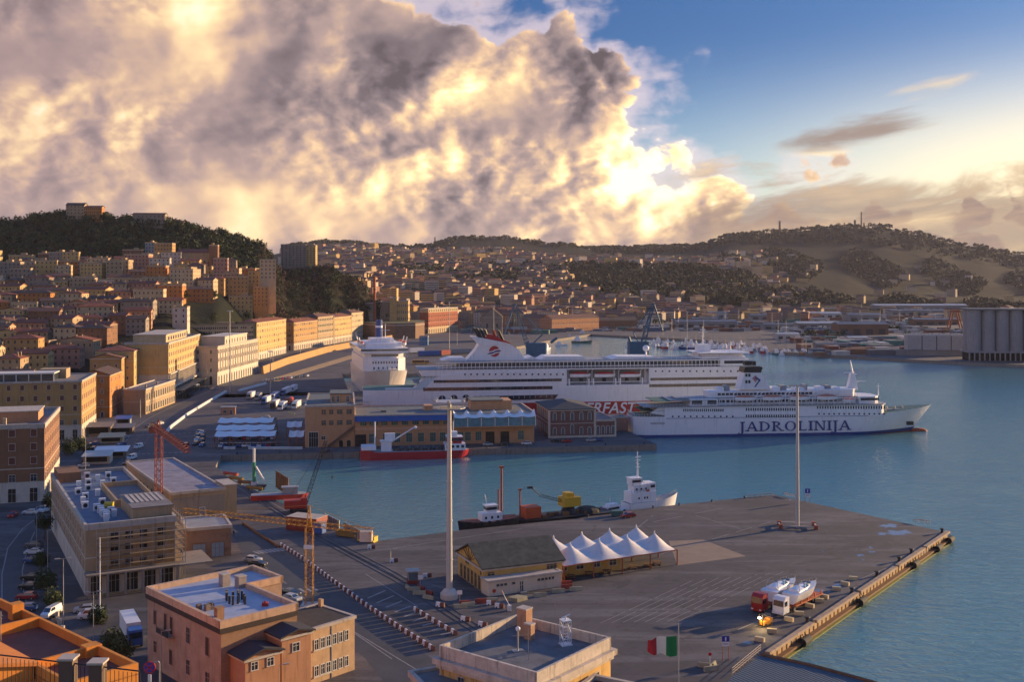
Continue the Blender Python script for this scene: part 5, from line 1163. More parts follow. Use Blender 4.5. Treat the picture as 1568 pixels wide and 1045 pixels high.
r = MB(); r.box(.3, W-.3, .3, D1-.3, Z1-1.0, Z1-.85, 0); r.box(.3, X2-.3, D1-.3, D2-.3, Z1-1.0, Z1-.85, 0)
L_ = [(0,0),(W,0),(W,D1),(X2,D1),(X2,D2),(0,D2)]
def parapet(r, pts, z0, z1, th=.38, out_=.22, m=1):
    n = len(pts)
    for i in range(n):
        (xa, ya), (xb, yb) = pts[i], pts[(i+1) % n]; dx, dy = xb-xa, yb-ya; L = math.hypot(dx, dy); ux, uy = dx/L, dy/L; nx_, ny_ = uy, -ux
        e0 = out_; q_ = [(xa-ux*e0+nx_*out_, ya-uy*e0+ny_*out_), (xb+ux*(out_-.01)+nx_*out_, yb+uy*(out_-.01)+ny_*out_), (xb+ux*(out_-.01)-nx_*th, yb+uy*(out_-.01)-ny_*th), (xa-ux*e0-nx_*th, ya-uy*e0-ny_*th)]
        r.prism(q_, z0, z1+.004*i, m)
parapet(r, L_, Z1-1.2, Z1); rf = r.build('roof', [BLUER, mat('tan_parapet', (.52,.34,.22), .9, var=.25, dirt=.6)], t)  # parapet colour warmer than the common cap
b = MB(); 
for (xa, xb, ya, yb) in ((-.3,W+.3,-.3,0),(W+.1,W+.3,0,D1)): b.box(xa, xb, ya, yb, Z1-2.0, Z1-1.25)
b.build('dark_cornice', mat('dark_cornice', (.05,.035,.03), .9, var=.2), t)
SHD = mat('old_brown_shutter', (.055,.025,.018), .8, var=.3)
wins(t, [(3.0,7.6,1.0,2.4,'shut'),(7.0,7.4,1.0,2.9,'shut'),(9.2,7.4,1.0,2.9,'shut'),(15.2,7.4,1.2,2.5,'plain'),(21.8,7.0,1.2,2.9,'shut'),(3.0,2.8,1.0,1.9,'plain'),(9.0,2.2,1.1,2.5,'shut'),(15.2,2.2,1.2,2.4,'plain'),(21.8,1.9,1.2,2.4,'plain')], 0, lambda a: (a, 0), frame=SAL, shut=SHD)
wins(t, [(3,8,1.2,2.2,'shut'),(9,8,1.2,2.2,'shut')], R(90), lambda a: (X2, D1+a*.5), frame=SAL, shut=SHD)
b = MB(); b.box(6,10.4,-1.3,0,7.0,7.25,0); railing(b, [(6,-1.25,7.25),(10.4,-1.25,7.25)], 1.0, .2, .03, 1, 2); b.box(6.02,10.38,-1.3,-1.22,7.25,8.0,1); b.build('balcony', [SAL, IRON], t)
for x, y, w_, h_ in ((5.2,10.8,1.5,1.6),(8.0,12.4,1.5,1.5),(3.9,11.6,1.3,1.3)): b = MB(); b.box(x,x+w_,y,y+w_,Z1-.85,Z1+h_-.4,0); b.box(x-.08,x+w_+.08,y-.08,y+w_+.08,Z1+h_-.4,Z1+h_-.25,1); b.build('vent_block', [mat('grey_block', (.30,.25,.22), .9, var=.3), PARA], rf)
b = MB(); b.box(W-3.2,W-2.0,.5,1.7,Z1-.85,Z1+1.3); b.box(W-3.3,W-1.9,.4,1.8,Z1+1.3,Z1+1.45); b.build('chimney', OBR, rf)
rn = random.Random(4)
for i, (x, y) in enumerate(((13.2,8.0),(13.9,7.6),(14.6,7.3),(14.2,9.6),(15.0,9.2),(15.6,9.6),(16.0,8.7),(15.6,7.9),(16.6,8.4),(16.4,6.8),(17.4,6.9),(18.4,8.6),(17.0,9.2),(17.3,7.9))):
    tag(MB().tube((0,0,0),(0,0,1.3+rn.random()*.5),.2,n=10).build('vent_pipe', CARC['black'], None, t.matrix_basis @ Vector((x, y, Z1-.85))), 'short black pipe standing upright in the cluster on the pale blue flat roof', 'pipe', 'black pipes on the blue roof')
tag(MB().box(-.5,.5,-.35,.35,0,.6).lathe([(.2,.6),(.2,.8),(.05,.85)],8).build('toolbox', RED_P, None, t.matrix_basis @ Vector((21.5,10.6,Z1-.85))), 'small red box lying on the pale blue flat roof', 'box')
b = MB()
for i in range(7): x, y = rn.uniform(-1.4,1.4), rn.uniform(-.8,.8); b.box(x-.4,x+.4,y-.3,y+.3,0,.35+rn.random()*.7, 0, Matrix.Rotation(rn.random(),4,'Z'))
tag(b.build('rubble_pile', mat('roof_rubble', (.16,.12,.10), .95, var=.4), None, t.matrix_basis @ Vector((16.5,2.4,Z1-.85))), 'low heap of dark rubble on the near side of the pale blue roof', 'rubble')
# annexes against the brick gable and the tan house next to it
pc = t.matrix_basis @ Vector((W+.12, 1.5, 0)); dx = Vector((math.cos(rz), math.sin(rz), 0)); dy = Vector((-math.sin(rz), math.cos(rz), 0))
def lbld(nm, lb, x0, y0, w_, d_, h_, **kw): q0 = pA+dx*x0+dy*y0; return bld(nm, lb, q0, q0+dx*w_, d_, h_, **kw)
a1, _, _ = lbld('shed', 'low shed with dark sloping roof and two windows against the brick gable', W+.15, 1.6, 4.6, 6.2, 8.6, wall='salmon', roof='gx', rise=.9, roofm=mat('black_roof_felt', (.025,.025,.035), .8, var=.2), cat='shed', floors=1, band=False)
window(a1, 4.6, 1.6, 6.3, R(90), 1.1, 1.2, 'plain'); window(a1, 4.6, 4.4, 6.3, R(90), 1.1, 1.2, 'plain')
a2, _, _ = lbld('shed', 'taller narrow shed with dark roof between the brick gable and the tan house', W+.15, 8.2, 4.4, 5.4, 10.4, wall='salmon', roof='gx', rise=.7, roofm=MATS['black_roof_felt'], cat='shed', floors=1, band=False)
window(a2, 4.4, 2.6, 7.4, R(90), 1.2, 1.3, 'plain')
q0, q1 = P(475.5,965,9.2), P(543,944.6,9.2); q0.z = q1.z = 0
t, w_, d_ = bld('harbour_house', 'tan plastered house with black felt roof and grouped windows by the quay road', q0, q1, 10.2, 9.2, wm_=mat('tan_render', (.46,.30,.17), .9, var=.22, scale=.7, dirt=.6), roof='flat', par=.15, roofm=mat('worn_black_roof', (.045,.035,.03), .9, var=.5, scale=.8), cat='house', floors=2, band=False)
for z in (5.6, 1.2):
    for x in (1.2,2.5,3.7): window(t, x, 0, z, 0, .8, 1.6, 'plain')
    for x in (5.0,6.3,7.6): window(t, x, 0, z, 0, .7, 1.6, 'plain')
    MB().box(.5,4.4,-.25,0,z-.25,z-.12).build('sill', STONE, t)
MB().box(8.6,9.2,8.2,9,9.2,10.6).build('chimney', MATS['tan_render'], t); MB().box(4.3,4.45,-.1,0,0,9).build('downpipe', METAL, t)
b = MB(); b.box(0,.9,0,.9,0,10.9); pq = q0
# centre bottom building with its roof furniture
ZC = 16.0; pA2 = P(673,989,ZC); pD = P(822,1031,ZC); pA2.z = pD.z = 0; rz2, W2_ = frame_of(pA2, pD); DC = 17.6
YB = mat('weathered_yellow', (.58,.36,.12), .9, var=.22, scale=.5, dirt=.75)
t = thing('harbour_building', 'large ochre building with stained white cornice and walled flat roof at the bottom centre', 'building', pA2, rz2)
b = MB(); b.box(0, W2_, 0, DC, 0, ZC-2.2); b.build('wall', YB, t)
CORN = mat('stained_cornice', (.50,.42,.34), .9, var=.3, scale=.8, dirt=.9)
r = MB(); r.box(.3,W2_-.3,.3,DC-.3,ZC-1.8,ZC-1.45,0); parapet(r, [(0,0),(W2_,0),(W2_,DC),(0,DC)], ZC-1.7, ZC, .35, .05); rf = r.build('roof', [mat('patched_roof', (.11,.115,.125), .85, var=.45, scale=.5), CORN], t)
r = MB(); parapet(r, [(0,0),(W2_,0),(W2_,DC),(0,DC)], ZC-2.5, ZC-1.72, .2, .75, 0); parapet(r, [(0,0),(W2_,0),(W2_,DC),(0,DC)], ZC-3.1, ZC-2.52, .2, .35, 0); r.build('cornice', CORN, t)
for x, y, w_, d_, h_ in ((3.3,13.4,1.7,1.5,2.7),(5.1,12.8,1.2,1.0,.9)): b = MB(); b.box(x,x+w_,y,y+d_,ZC-1.5,ZC+h_-.2,0); b.box(x-.08,x+w_+.08,y-.08,y+d_+.08,ZC+h_-.2,ZC+h_,1); b.build('chimney', [brick_mat('chimney_brick', (.45,.24,.13), (.38,.20,.11), 1.5), PARA], rf)
wins(t, [(4.0,10.2,1.1,2.2,'plain'),(8.5,10.2,1.1,2.2,'plain'),(13,10.2,1.1,2.2,'plain')], 0, lambda a: (a, 0), frame=CORN)
wins(t, [(5.5,9.8,1.1,3.0,'blind'),(9.5,9.6,1.2,1.9,'shut'),(14.0,9.8,1.1,2.2,'plain')], R(90), lambda a: (W2_, a), frame=CORN)
b = MB(); b.box(W2_,W2_+.5,10.5,11.4,9.8,10.6); b.lathe([(.3,0),(.3,.04)],10,1,M=Matrix.Translation((W2_+.5,10.95,10.2))@Matrix.Rotation(R(90),4,'Y')); b.build('air_conditioner', [WHITE_P, IRON], t)
b = MB(); 
for i in range(4): b.box(-.05,.45,-.05,.05,9.0+i*1.2,9.6+i*1.2)
b.build('quoins', CORN, t)
M2 = Matrix.Translation(pA2) @ Matrix.Rotation(rz2, 4, 'Z')
def roofp(u, v, z): q_ = P(u, v, z); return q_
q_ = P(866,988,ZC-1.45); t = thing('lattice_mast', 'short white lattice mast with radar bar on the centre building roof', 'mast', q_, R(20))
b = MB(); b.lattice((0,0,.1),(0,0,3.5),1.25,4,.07); b.box(-.8,.8,-.8,.8,0,.12); b.box(-.7,.7,-.7,.7,3.5,3.6); b.build('lattice', WHITE_P, t)
b = MB(); b.tube((-.6,0,3.9),(.7,0,4.3),.09); b.tube((0,0,3.6),(0,0,4.0),.12); b.build('radar_bar', WHITE_P, t); b = MB(); b.tube((-.8,0,0),(-1.7,.0,6.4),.035,n=5); b.build('whip_aerial', METAL, t)
q_ = P(793,998,ZC-1.45); t = thing('camera_pole', 'short pole with white round sensor head on a square base on the centre building roof', 'pole', q_, .3)
b = MB(); b.box(-.8,.8,-.5,.5,0,.15); b.tube((0,0,0),(0,0,3.0),.12); b.build('pole', METAL, t); b = MB(); b.lathe([(.1,2.8),(.32,3.0),(.34,3.3),(.1,3.5)],12); b.build('sensor_head', WHITE_P, t, smooth=True)
q_ = P(809,1012,ZC-1.45); t = thing('aerial', 'thin straight aerial with stay wires in the middle of the centre building roof', 'aerial', q_); b = MB(); b.tube((0,0,0),(0,0,4.4),.05,n=6); b.tube((0,0,3.6),(-2.2,1.6,2.8),.025,n=4); b.build('rod', METAL, t)
q0 = M2 @ Vector((W2_+.8, 12.5, 0)); q1 = q0 + Vector((18,-10.5,0)); t, w_, d_ = bld('harbour_building', 'lower wing with dark red flat roof and pale parapet beside the centre building', q0 + Vector((-9,-15,0)), q1+Vector((-9,-15,0)), 17.5, 11.6, wall='sand', roofm=mat('dark_red_roof', (.09,.03,.025), .85, var=.3), cat='building', par=.7, band=False, floors=2)
q_ = PY(640,158); bld('harbour_building', 'low grey roofed wing behind the left corner of the centre building', PY(628,150), PY(672,140), 8, 11.8, wall='sand', roofm=FLATR, cat='building', par=.5, band=False, floors=2)
# flag
q_ = PY(1039,128,8); t = thing('flagpole', 'thin flagpole flying a green white and red flag above the lower wing', 'flagpole', q_); b = MB(); b.tube((0,0,0),(0,0,18),.09,.06); b.build('pole', METAL, t)
b = MB(); n = 16; vs = []; 
for i in range(n+1):
    for j in range(7):
        x = -.2-3.5*i/n; vs.append((x, .35*math.sin(i*.75+j*.25)*(i/n)**.5, 16.5-2.4*(j/6)*(1-.36*(i/n)**2)-.10*math.sin(i*.6)-(.45*(i/n)**2)))
for i in range(n):
    for j in range(6): b.add(vs, [], 0) if False else None
b.v = vs; b.f = [(i*7+j, i*7+j+1, (i+1)*7+j+1, (i+1)*7+j) for i in range(n) for j in range(6)]; b.mi = [0 if i < 5.5 else (1 if i < 11 else 2) for i in range(n) for j in range(6)]
b.build('flag', [mat('flag_green', (.01,.16,.04), .8, var=.1), mat('flag_white', (.68,.60,.50), .8, var=.1), mat('flag_red', (.40,.015,.02), .8, var=.1)], t, smooth=True)
# orange terraced building at bottom left
ORG = mat('orange_render', (.62,.22,.03), .85, var=.15, scale=.6, dirt=.4); TERR = mat('terracotta_terrace', (.16,.05,.03), .8, var=.35, scale=.6); ORT = tile_mat('orange_tiles', (.50,.17,.035), .4)
ZO = 24.0; a0 = P(4,918,ZO); a1_ = P(212,1016,ZO); a0.z = a1_.z = 0; rz3, L3 = frame_of(a0, a1_); e1 = (a1_-a0).normalized(); e2 = Vector((e1.y, -e1.x, 0))
if e2.y > 0: e2 = -e2
t = thing('terraced_house', 'bright orange house with terracotta roof terraces and tiled slopes in the lower left corner', 'house', a0 + e2*26, rz3)
y_ = 26.0
b = MB(); b.box(-8, L3, 18, y_, 0, ZO-1.2); b.box(-8, L3-6, 6, 18, 0, ZO-1.6); b.build('wall', ORG, t)
r = MB(); r.box(-8, L3-.35, 18, y_-.35, ZO-1.2, ZO-1.1, 0)
for (xa, xb, ya, yb, zt) in ((-8,L3,y_-.4,y_,ZO),(L3-.4,L3,18,y_-.4,ZO),(L3-9.4,L3-9.0,18,y_-.4,ZO),(11.5,11.9,18,y_-.4,ZO+.2),(L3-9,L3-.4,18,18.4,ZO)): r.box(xa, xb, ya, yb, ZO-1.3, zt, 1)
for x in (5.5,): r.box(x,x+1.4,y_-1.6,y_-.1,ZO-1.2,ZO+.9,1)
r.box(L3-10.2,L3-8.6,y_-1.8,y_+.1,ZO-1.3,ZO+.15,1)
r.build('terrace', [TERR, ORG], t)
r = MB(); r.yprism([(18.2,ZO+.3),(18.2,ZO-.1),(11.0,ZO+1.6),(11.0,ZO+2.0)], -8, L3-7.5, 0); r.yprism([(11,ZO+2.0),(11,ZO+1.6),(3,ZO-.6),(3,ZO-.2)], -8, 6, 0); r.build('tiled_roof', ORT, t)
b = MB(); b.box(-8,L3-8,11.4,17.8,ZO-1.7,ZO-.2); b.yprism([(11.1,ZO-2),(17.6,ZO-2),(17.6,ZO-.1),(11.1,ZO+1.5)], -7.9, L3-7.9); b.build('upper_wall', ORG, t)
r = MB(); r.xprism([(2,ZO-4),(9.5,ZO+.9),(L3-9,ZO-4),(L3-9,ZO-3.6),(9.5,ZO+1.4),(2,ZO-3.6)], 2, 11.5, 0); r.build('front_gable', ORT, t)
b = MB(); b.xprism([(2.6,ZO-6),(L3-9.6,ZO-6),(L3-9.6,ZO-4),(9.5,ZO+.8),(2.6,ZO-4)], 3, 11.2, 0); b.build('gable_wall', mat('shaded_gable', (.10,.035,.02), .9, var=.2), t)  # gable coloured dark brown, the shade on it put into the colour
for x, y in ((1.0,13.6),(17.5,12.4)): b = MB(); b.box(x,x+.8,y,y+.8,ZO+.6,ZO+2.6,0); b.box(x-.1,x+.9,y-.1,y+.9,ZO+2.6,ZO+2.8,1); b.build('chimney', [ORG, PARA], t)
b = MB(); b.tube((14,20,ZO-1),(14,20,ZO+2.6),.05); b.tube((13.4,20,ZO+2.2),(14.6,20,ZO+2.2),.03); b.tube((13.6,20,ZO+1.8),(14.4,20,ZO+1.8),.03); b.build('aerial', METAL, t)
t = thing('iron_fence', 'black iron fence with two capped brick pillars at the very bottom left', 'fence', PY(0,40,51.3))
b = MB(); x0 = 0
for i in range(40): x = -1+i*.16; zt = 53.35-.115*x-51.3-.35; b.tube((x,0,0),(x,0,zt-.08),.014,n=4)
b.tube((-1,0,1.82),(5.2,0,1.10),.03,n=5); b.tube((-1,0,.3),(5.2,0,.2),.03,n=5); b.build('bars', IRON, t)
for x, zz in ((2.28,1.55),(3.38,1.40)): b = MB(); b.box(x,x+.5,-.2,.3,0,zz,0); b.box(x-.06,x+.56,-.26,.36,zz,zz+.08,1); b.build('pillar', [wallm('dark'), PARA], t)
tag(ngon_mesh('hillside_ledge', [Vector((-30,25,0)), Vector((-8,25,0)), Vector((-8,41,0)), Vector((-30,41,0))], 51.3, 60, [MATS['bastion_turf'], quaym]), None, kind='structure')
tag(ngon_mesh('hillside_path', [Vector((-24,46,0)), Vector((-14,46,0)), Vector((-14,55,0)), Vector((-24,55,0))], 43.0, 50, [am, quaym]), None, kind='structure')
q_ = PY(229,53,43); zc_ = 67-593*53/1640-43; t = thing('no_stopping_sign', 'round blue and red no stopping sign on a thin hooked post at the lower left', 'sign', q_)
FB = mat('sign_blue', (.02,.04,.30), .4, var=0); FR = mat('sign_red', (.45,.01,.02), .4, var=0); MX = Matrix.Translation((0,0,zc_)) @ Matrix.Rotation(R(90),4,'X')
b = MB(); b.lathe([(.30,-.02),(.30,.02)],28,1,M=MX); b.lathe([(.25,.02),(.25,.03)],28,0,M=MX)
for a_ in (45,-45): b.box(-.26,.26,-.036,-.03,-.028,.028,1,Matrix.Translation((0,0,zc_))@Matrix.Rotation(R(a_),4,'Y'))
b.build('sign_face', [FB, FR], t); b = MB(); b.box(-.08,.08,-.02,.02,zc_-.72,zc_-.36); b.build('plate', WHITE_P, t); b = MB(); b.path([(0,.05,zc_-.05),(0,.05,zc_+.2),(.42,.05,zc_+.28),(.48,.05,zc_+.2),(.48,.05,0)],.03); b.build('post', METAL, t)
# scaffolded harbour office
Z4 = 14.2; c0 = P(131,811,Z4); c0.z = 0; ux = Vector((.877,.48,0)); 
t, w_, d_ = bld('harbour_office', 'long stone harbour office under scaffolding, blue roof crowded with air conditioners', c0, c0+ux*18.5, 70, Z4, wall='sand', roofm=mat('blue_roof_felt', (.10,.14,.20), .7, var=.35, scale=.4), cat='building', floors=3, nf=0, band=True, par=1.0, base=4.8, gh=4.8)
for z in (5.6, 8.8, 11.4):
    for x in (5.8, 8.8, 11.8, 15.5): window(t, x, 0, z, 0, 1.5, 1.4, 'plain', frame=wallm('grey'), pane=DARK)
    for i in range(15): window(t, 0, 3+i*4.5, z-.5, R(-90), 1.2, 2.0, 'shut', frame=STONE)
for i in range(9): window(t, 0, 4+i*7.2, .4, R(-90), 1.6, 3.2, 'arch', frame=STONE, pane=DARK)
for i in range(5): window(t, 1.9+i*3.7, -.06, .1, 0, 2.6, 4.0, 'shop', frame=STONE, pane=DARK, name='ground_floor_opening')
b = MB(); b.box(-.3,1.3,-3,0,4.6,5.0) ; b.box(-.2,18.8,-3.2,0,4.75,5.05); b.box(14,26,-3.2,8,4.65,4.95)
for i in range(6): b.box(.2+i*3.6,.7+i*3.6,-3.1,-2.6,0,4.75)
b.build('entrance_terrace', [wallm('grey')], t)
rf = [o for o in t.children if o.name.startswith('roof')][0]
b = MB(); b.box(.5,6.0,58,69,Z4,Z4+2.6); b.build('stair_head', wallm('brown'), rf)
r = MB(); parapet(r, [(9.2,20),(18.0,20),(18.0,44),(9.2,44)], Z4, Z4+1.7, .3, .1, 0); r.box(9.4,17.8,20.3,43.7,Z4,Z4+.5,1)
r.box(10,18.4,2.5,19,Z4,Z4+2.8,0); r.box(9.8,18.6,2.3,19.3,Z4+2.8,Z4+3.0,1)
for i in range(7): r.box(10.5+i*1.1,11.2+i*1.1,8,18,Z4+3.0,Z4+3.12,2)
r.build('roof_court', [wallm('sand'), FLATR, PARA], rf)
WM['acu'] = (lambda b: (b.box(-.7,.7,-.5,.5,0,1.5,0), b.lathe([(.5,0),(.5,.05)],12,1,M=Matrix.Translation((0,-.5,.75))@Matrix.Rotation(R(90),4,'X')), b.box(-.75,.75,-.55,.55,1.5,1.58,0), b)[3])(MB()).mesh('air_conditioner', [WHITE_P, IRON])
for i, (x, y) in enumerate(((5,6),(5.4,8.4),(5.2,10.6),(5.0,13),(5.1,15.4),(4.6,18),(7.2,10),(7,13),(2.6,22),(2.9,28),(6.6,24),(4,33),(7.2,36),(3.2,40),(6,44),(10,48),(7,52),(13,51),(10,57),(13,60),(8,62),(4.5,50))):
    tag(link('air_conditioner', WM['acu'], None, t.matrix_basis @ Vector((x, y, Z4+.06)), math.atan2(.48,.877)+(.0 if i % 3 else R(90))), 'boxy white air conditioning unit on the blue roof of the scaffolded harbour office', 'air conditioner', 'roof units on the scaffolded office')
tag(MB().tube((-1,0,.7),(1,0,.7),.7,n=14).box(-.8,.8,-.4,.4,0,.3).build('compressor', mat('machine_yellow', (.55,.38,.02), .5), None, t.matrix_basis @ Vector((7.6,20,Z4+.06)), ), 'yellow round ended machine among the units on the scaffolded office roof', 'machine')
sc = thing('scaffold', 'tubular scaffold with plank decks wrapping the corner of the harbour office', 'scaffold', c0, math.atan2(.48,.877)); b = MB(); d2 = MB()
cols = [(x, -1.5) for x in np.arange(2,20.6,2.3)] + [(20.2, y) for y in np.arange(.5,14,2.3)]
for x, y in cols: b.tube((x,y,0),(x,y,15.2),.085,n=4,caps=False)
for z in (5.2,7.2,9.2,11.2,13.2,14.4): b.tube((2,-1.5,z),(20.2,-1.5,z),.07,n=4,caps=False); b.tube((20.2,-1.5,z),(20.2,12,z),.045,n=4,caps=False); d2.box(2,20.4,-1.5,-.4,z-1.1,z-1.02) if z < 14 else None; d2.box(19.2,20.3,-.4,12,z-1.1,z-1.02) if z < 14 else None
for i in range(4): b.tube((2+i*4.6,-1.55,5+i%2*4),(4.3+i*4.6,-1.55,9+i%2*4),.04,n=4,caps=False); b.tube((20.25,i*3,5),(20.25,i*3+2.3,9),.04,n=4,caps=False)
b.build('tubes', METAL, sc); d2.build('planks', mat('scaffold_plank', (.22,.16,.10), .85, var=.3), sc)
# long low store, garage hut
q0 = P(262,793); q0 = PY(262,298.8); u5 = Vector((.857,.515,0)); t, w_, d_ = bld('warehouse', 'long low warehouse with patched lilac grey flat roof behind the red tower crane', q0, q0+u5*15, 60, 7.4, wall='sand', roofm=mat('lilac_roof', (.24,.22,.25), .8, var=.45, scale=.3), cat='warehouse', floors=1, nf=0, band=False, par=.45)
for i in range(11): window(t, 0, 3+i*5.2, 1.2, R(-90), 1.6, 3.8, 'plain', pane=DARK, frame=wallm('sand'))
b = MB(); b.box(0,15,-.08,0,1,6,0); b.build('plaster_panel', wallm('grey'), t); b = MB(); b.box(15,18.5,0,9,0,8.2,0); b.box(14.8,18.7,-.2,9.2,8.2,8.5,1); b.build('end_block', [wallm('sand'), PARA], t); window(t, 8.6, -.08, .1, 0, 1.4, 2.6, 'plain', name='door', pane=mat('blue_door', (.10,.17,.26), .6))
q0, q1 = P(286,857.6), P(354,851); t, w_, d_ = bld('garage', 'small brick garage with two pale blue grey doors and puddled flat roof', q0, q1, 13, 7.1, wm_=brick_mat('garage_brick', (.27,.15,.09), (.23,.13,.08), 1.0), roofm=mat('puddled_roof', (.16,.19,.24), .3, var=.6, scale=.3), cat='garage', floors=1, band=False, par=.4)
for x in (2.9,7.2): window(t, x, 0, .05, 0, 2.9, 3.4, 'plain', pane=mat('grey_blue_door', (.20,.27,.34), .6, var=.1), frame=wallm('brown'), name='garage_door')
# ------------------------------------------------------------ cranes and the building site on the quay
CY = mat('crane_yellow', (.42,.20,.025), .6, var=.15); CR = mat('crane_red', (.20,.035,.02), .6, var=.15)
t = thing('tower_crane', 'small yellow lattice tower crane with low horizontal jib over the quay building site', 'crane', PY(473.5,219))
b = MB(); b.lattice((0,0,0),(0,0,16.6),1.5,12,.08); b.build('mast', CY, t); b = MB(); b.box(-1.6,1.6,-1.6,1.6,0,.8,0); b.build('ballast', MATS['plinth_concrete'], t)
j = Vector((-31,13.5,0)).normalized(); b = MB(); b.lattice(Vector((0,0,17.2))-j*15, Vector((0,0,17.2))+j*33, .95, 36, .065); b.lattice((0,0,16.6),(0,0,21.0),1.0,3,.08,w1=.2); b.tube((0,0,21),Vector((0,0,17.7))+j*24,.04,n=4); b.tube((0,0,21),Vector((0,0,17.7))-j*13,.04,n=4); b.build('jib', CY, t)
b = MB(); c_ = Vector((0,0,16.4))-j*13.5; b.box(c_.x-1.2,c_.x+1.2,c_.y-.8,c_.y+.8,c_.z-1.4,c_.z+.6); b.build('counterweight', MATS['plinth_concrete'], t); b = MB(); b.box(-.95,.95,-.98,-.9,12.3,13.1); b.build('white_plate', WHITE_P, t)
t = thing('tower_crane', 'dark red lattice tower crane with short jib above the long low warehouse', 'crane', PY(243,300)); b = MB(); b.lattice((0,0,0),(0,0,25),1.7,18,.12); b.build('mast', CR, t)
j = Vector((22,-40,0)).normalized(); b = MB(); b.lattice(Vector((0,0,25.4))-j*9, Vector((0,0,24.6))+j*38, 1.3, 30, .1); b.lattice((0,0,25),(0,0,28),1.1,2,.1,w1=.3); b.build('jib', CR, t); b = MB(); c_ = Vector((0,0,24.6))-j*8; b.box(c_.x-1,c_.x+1,c_.y-1,c_.y+1,23.4,25); b.build('counterweight', CR, t)
t = thing('crawler_crane', 'red crawler crane with tall dark lattice boom leaning over the basin', 'crane', PY(458,310), R(15)); b = MB(); b.box(-2.5,2.5,-2.4,-1.5,0,1.1); b.box(-2.5,2.5,1.5,2.4,0,1.1); b.box(-1.5,1.5,-1.5,1.5,.6,1.3); b.build('tracks', IRON, t)
b = MB(); b.box(-4.2,1.6,-1.6,1.6,1.3,3.6); b.box(.4,2.2,-1.7,-.3,1.3,4.2); b.build('cab', mat('machine_red', (.40,.03,.02), .5, var=.1), t); b = MB(); b.lattice((1.6,0,2),(7.6,-1,20.5),1.2,16,.09,w1=.8); b.tube((-3,0,4),(7.6,-1,20.4),.05,n=4); b.tube((7.8,-1,20),(9.4,-1,10),.04,n=4); b.tube((9.4,-1,9.4),(9.4,-1,10.2),.25,n=6); b.build('boom', IRON, t)
def cont(label, u, v, rz, L, W_, h, m_, top=None, name='site_container', cat='container'):
    t = thing(name, label, cat, P(u, v), rz); b = MB(); b.box(0,L,0,W_,.1,h,0)
    for i in range(int(L/.6)): b.box(i*.6+.1,i*.6+.35,-.04,0,.2,h-.15,0)
    b.build('steel_box', m_, t); b = MB(); b.box(-.03,L+.03,-.08,W_+.03,h,h+.08); b.build('top', top or PARA, t); return t
cont('large dark red container with pale roof on the building site', 438,812, R(-22), 9.5, 5.5, 3.6, mat('dark_red_steel', (.22,.03,.02), .6, var=.2)); cont('small blue container beside the dark red one', 479,818, R(-22), 2.6, 2.4, 2.8, BLUE_P)
t = thing('pile_rig', 'green and white vertical piling rig standing at the basin edge', 'piling rig', P(389,746)); b = MB(); b.tube((0,0,1.5),(0,0,8),.55,n=8,m=0); b.tube((0,0,8),(0,0,12.5),.42,n=8,m=1); b.box(-.8,.8,-.8,.8,0,1.6,1); b.tube((.6,0,6.5),(3.6,0,1.5),.35,n=6,m=1); b.build('leader', [mat('rig_green', (.02,.22,.12), .5), WHITE_P], t); b = MB(); b.box(-1.6,3.8,-1.4,1.4,0,.6); b.build('tracks', IRON, t)
t = thing('work_barge', 'low red work barge with small grey cabin moored at the head of the basin', 'barge', P(384,768), R(12)); b = MB(); hull(b, 17, 4.6, [0,.5,1.5], [0,0], tb=.8, ts=.1, rake=.5, stern=.7, deck=1, n=12); b.build('hull', [MATS['machine_red'], SGR], t); b = MB(); b.box(9.4,14,.8,3.8,1.5,3.4); b.box(9.1,14.3,.6,4,3.4,3.6); b.build('cabin', GREY_P, t)
SHP = mat('sheet_pile_rust', (.16,.075,.03), .85, var=.3)
def piles(label, a_, c_, h, n, m_, name='sheet_piles', cat='sheet piling'):
    b = MB(); 
    for i in range(n): p_, q_ = a_.lerp(c_, i/n), a_.lerp(c_, (i+.92)/n); o_ = Vector((0,.35 if i % 2 else 0,0)); b.prism([((p_+o_).x,(p_+o_).y),((q_+o_).x,(q_+o_).y),((q_+o_).x+.08,(q_+o_).y+.3),((p_+o_).x+.08,(p_+o_).y+.3)], a_.z, a_.z+h)
    tag(b.build(name, m_), label, cat)
piles('brown rusty sheet piles standing in the water beside the red barge', PY(422,352,-1), PY(441,338,-1), 5.5, 12, SHP)
piles('grey metal fence panels along the basin edge beside the yellow float, nearer run', P(526,815), P(551,829), 2.6, 14, METAL, 'fence_panel', 'fence'); piles('grey metal fence panels along the basin edge, run behind the blue container', P(495,801), P(519,813), 2.6, 14, METAL, 'fence_panel', 'fence')
t = thing('float', 'yellow and red pontoon float lying at the end of the grey fence panels', 'pontoon', P(549,830), R(-20)); b = MB(); b.box(0,3,0,2.4,0,1.6,0); b.box(3,4.4,.1,2.3,0,1.4,1); b.tube((-.2,-.2,.4),(4.4,-.2,.4),.25,n=8,m=1); b.build('float_body', [mat('float_red', (.35,.05,.03), .6), MATS['machine_yellow']], t)
t = thing('skip', 'tilted rusty yellow steel skip on the quay by the road', 'skip', P(516,822), R(-25)); b = MB(); b.add([(0,0,.2),(5,0,.2),(5.6,0,1.4),(-.6,0,1.4),(0,2,.2),(5,2,.2),(5.6,2,1.4),(-.6,2,1.4)], [(0,3,2,1),(4,5,6,7),(0,1,5,4),(1,2,6,5),(3,0,4,7)]); b.build('skip_body', mat('skip_paint', (.22,.13,.03), .8, var=.3), t)
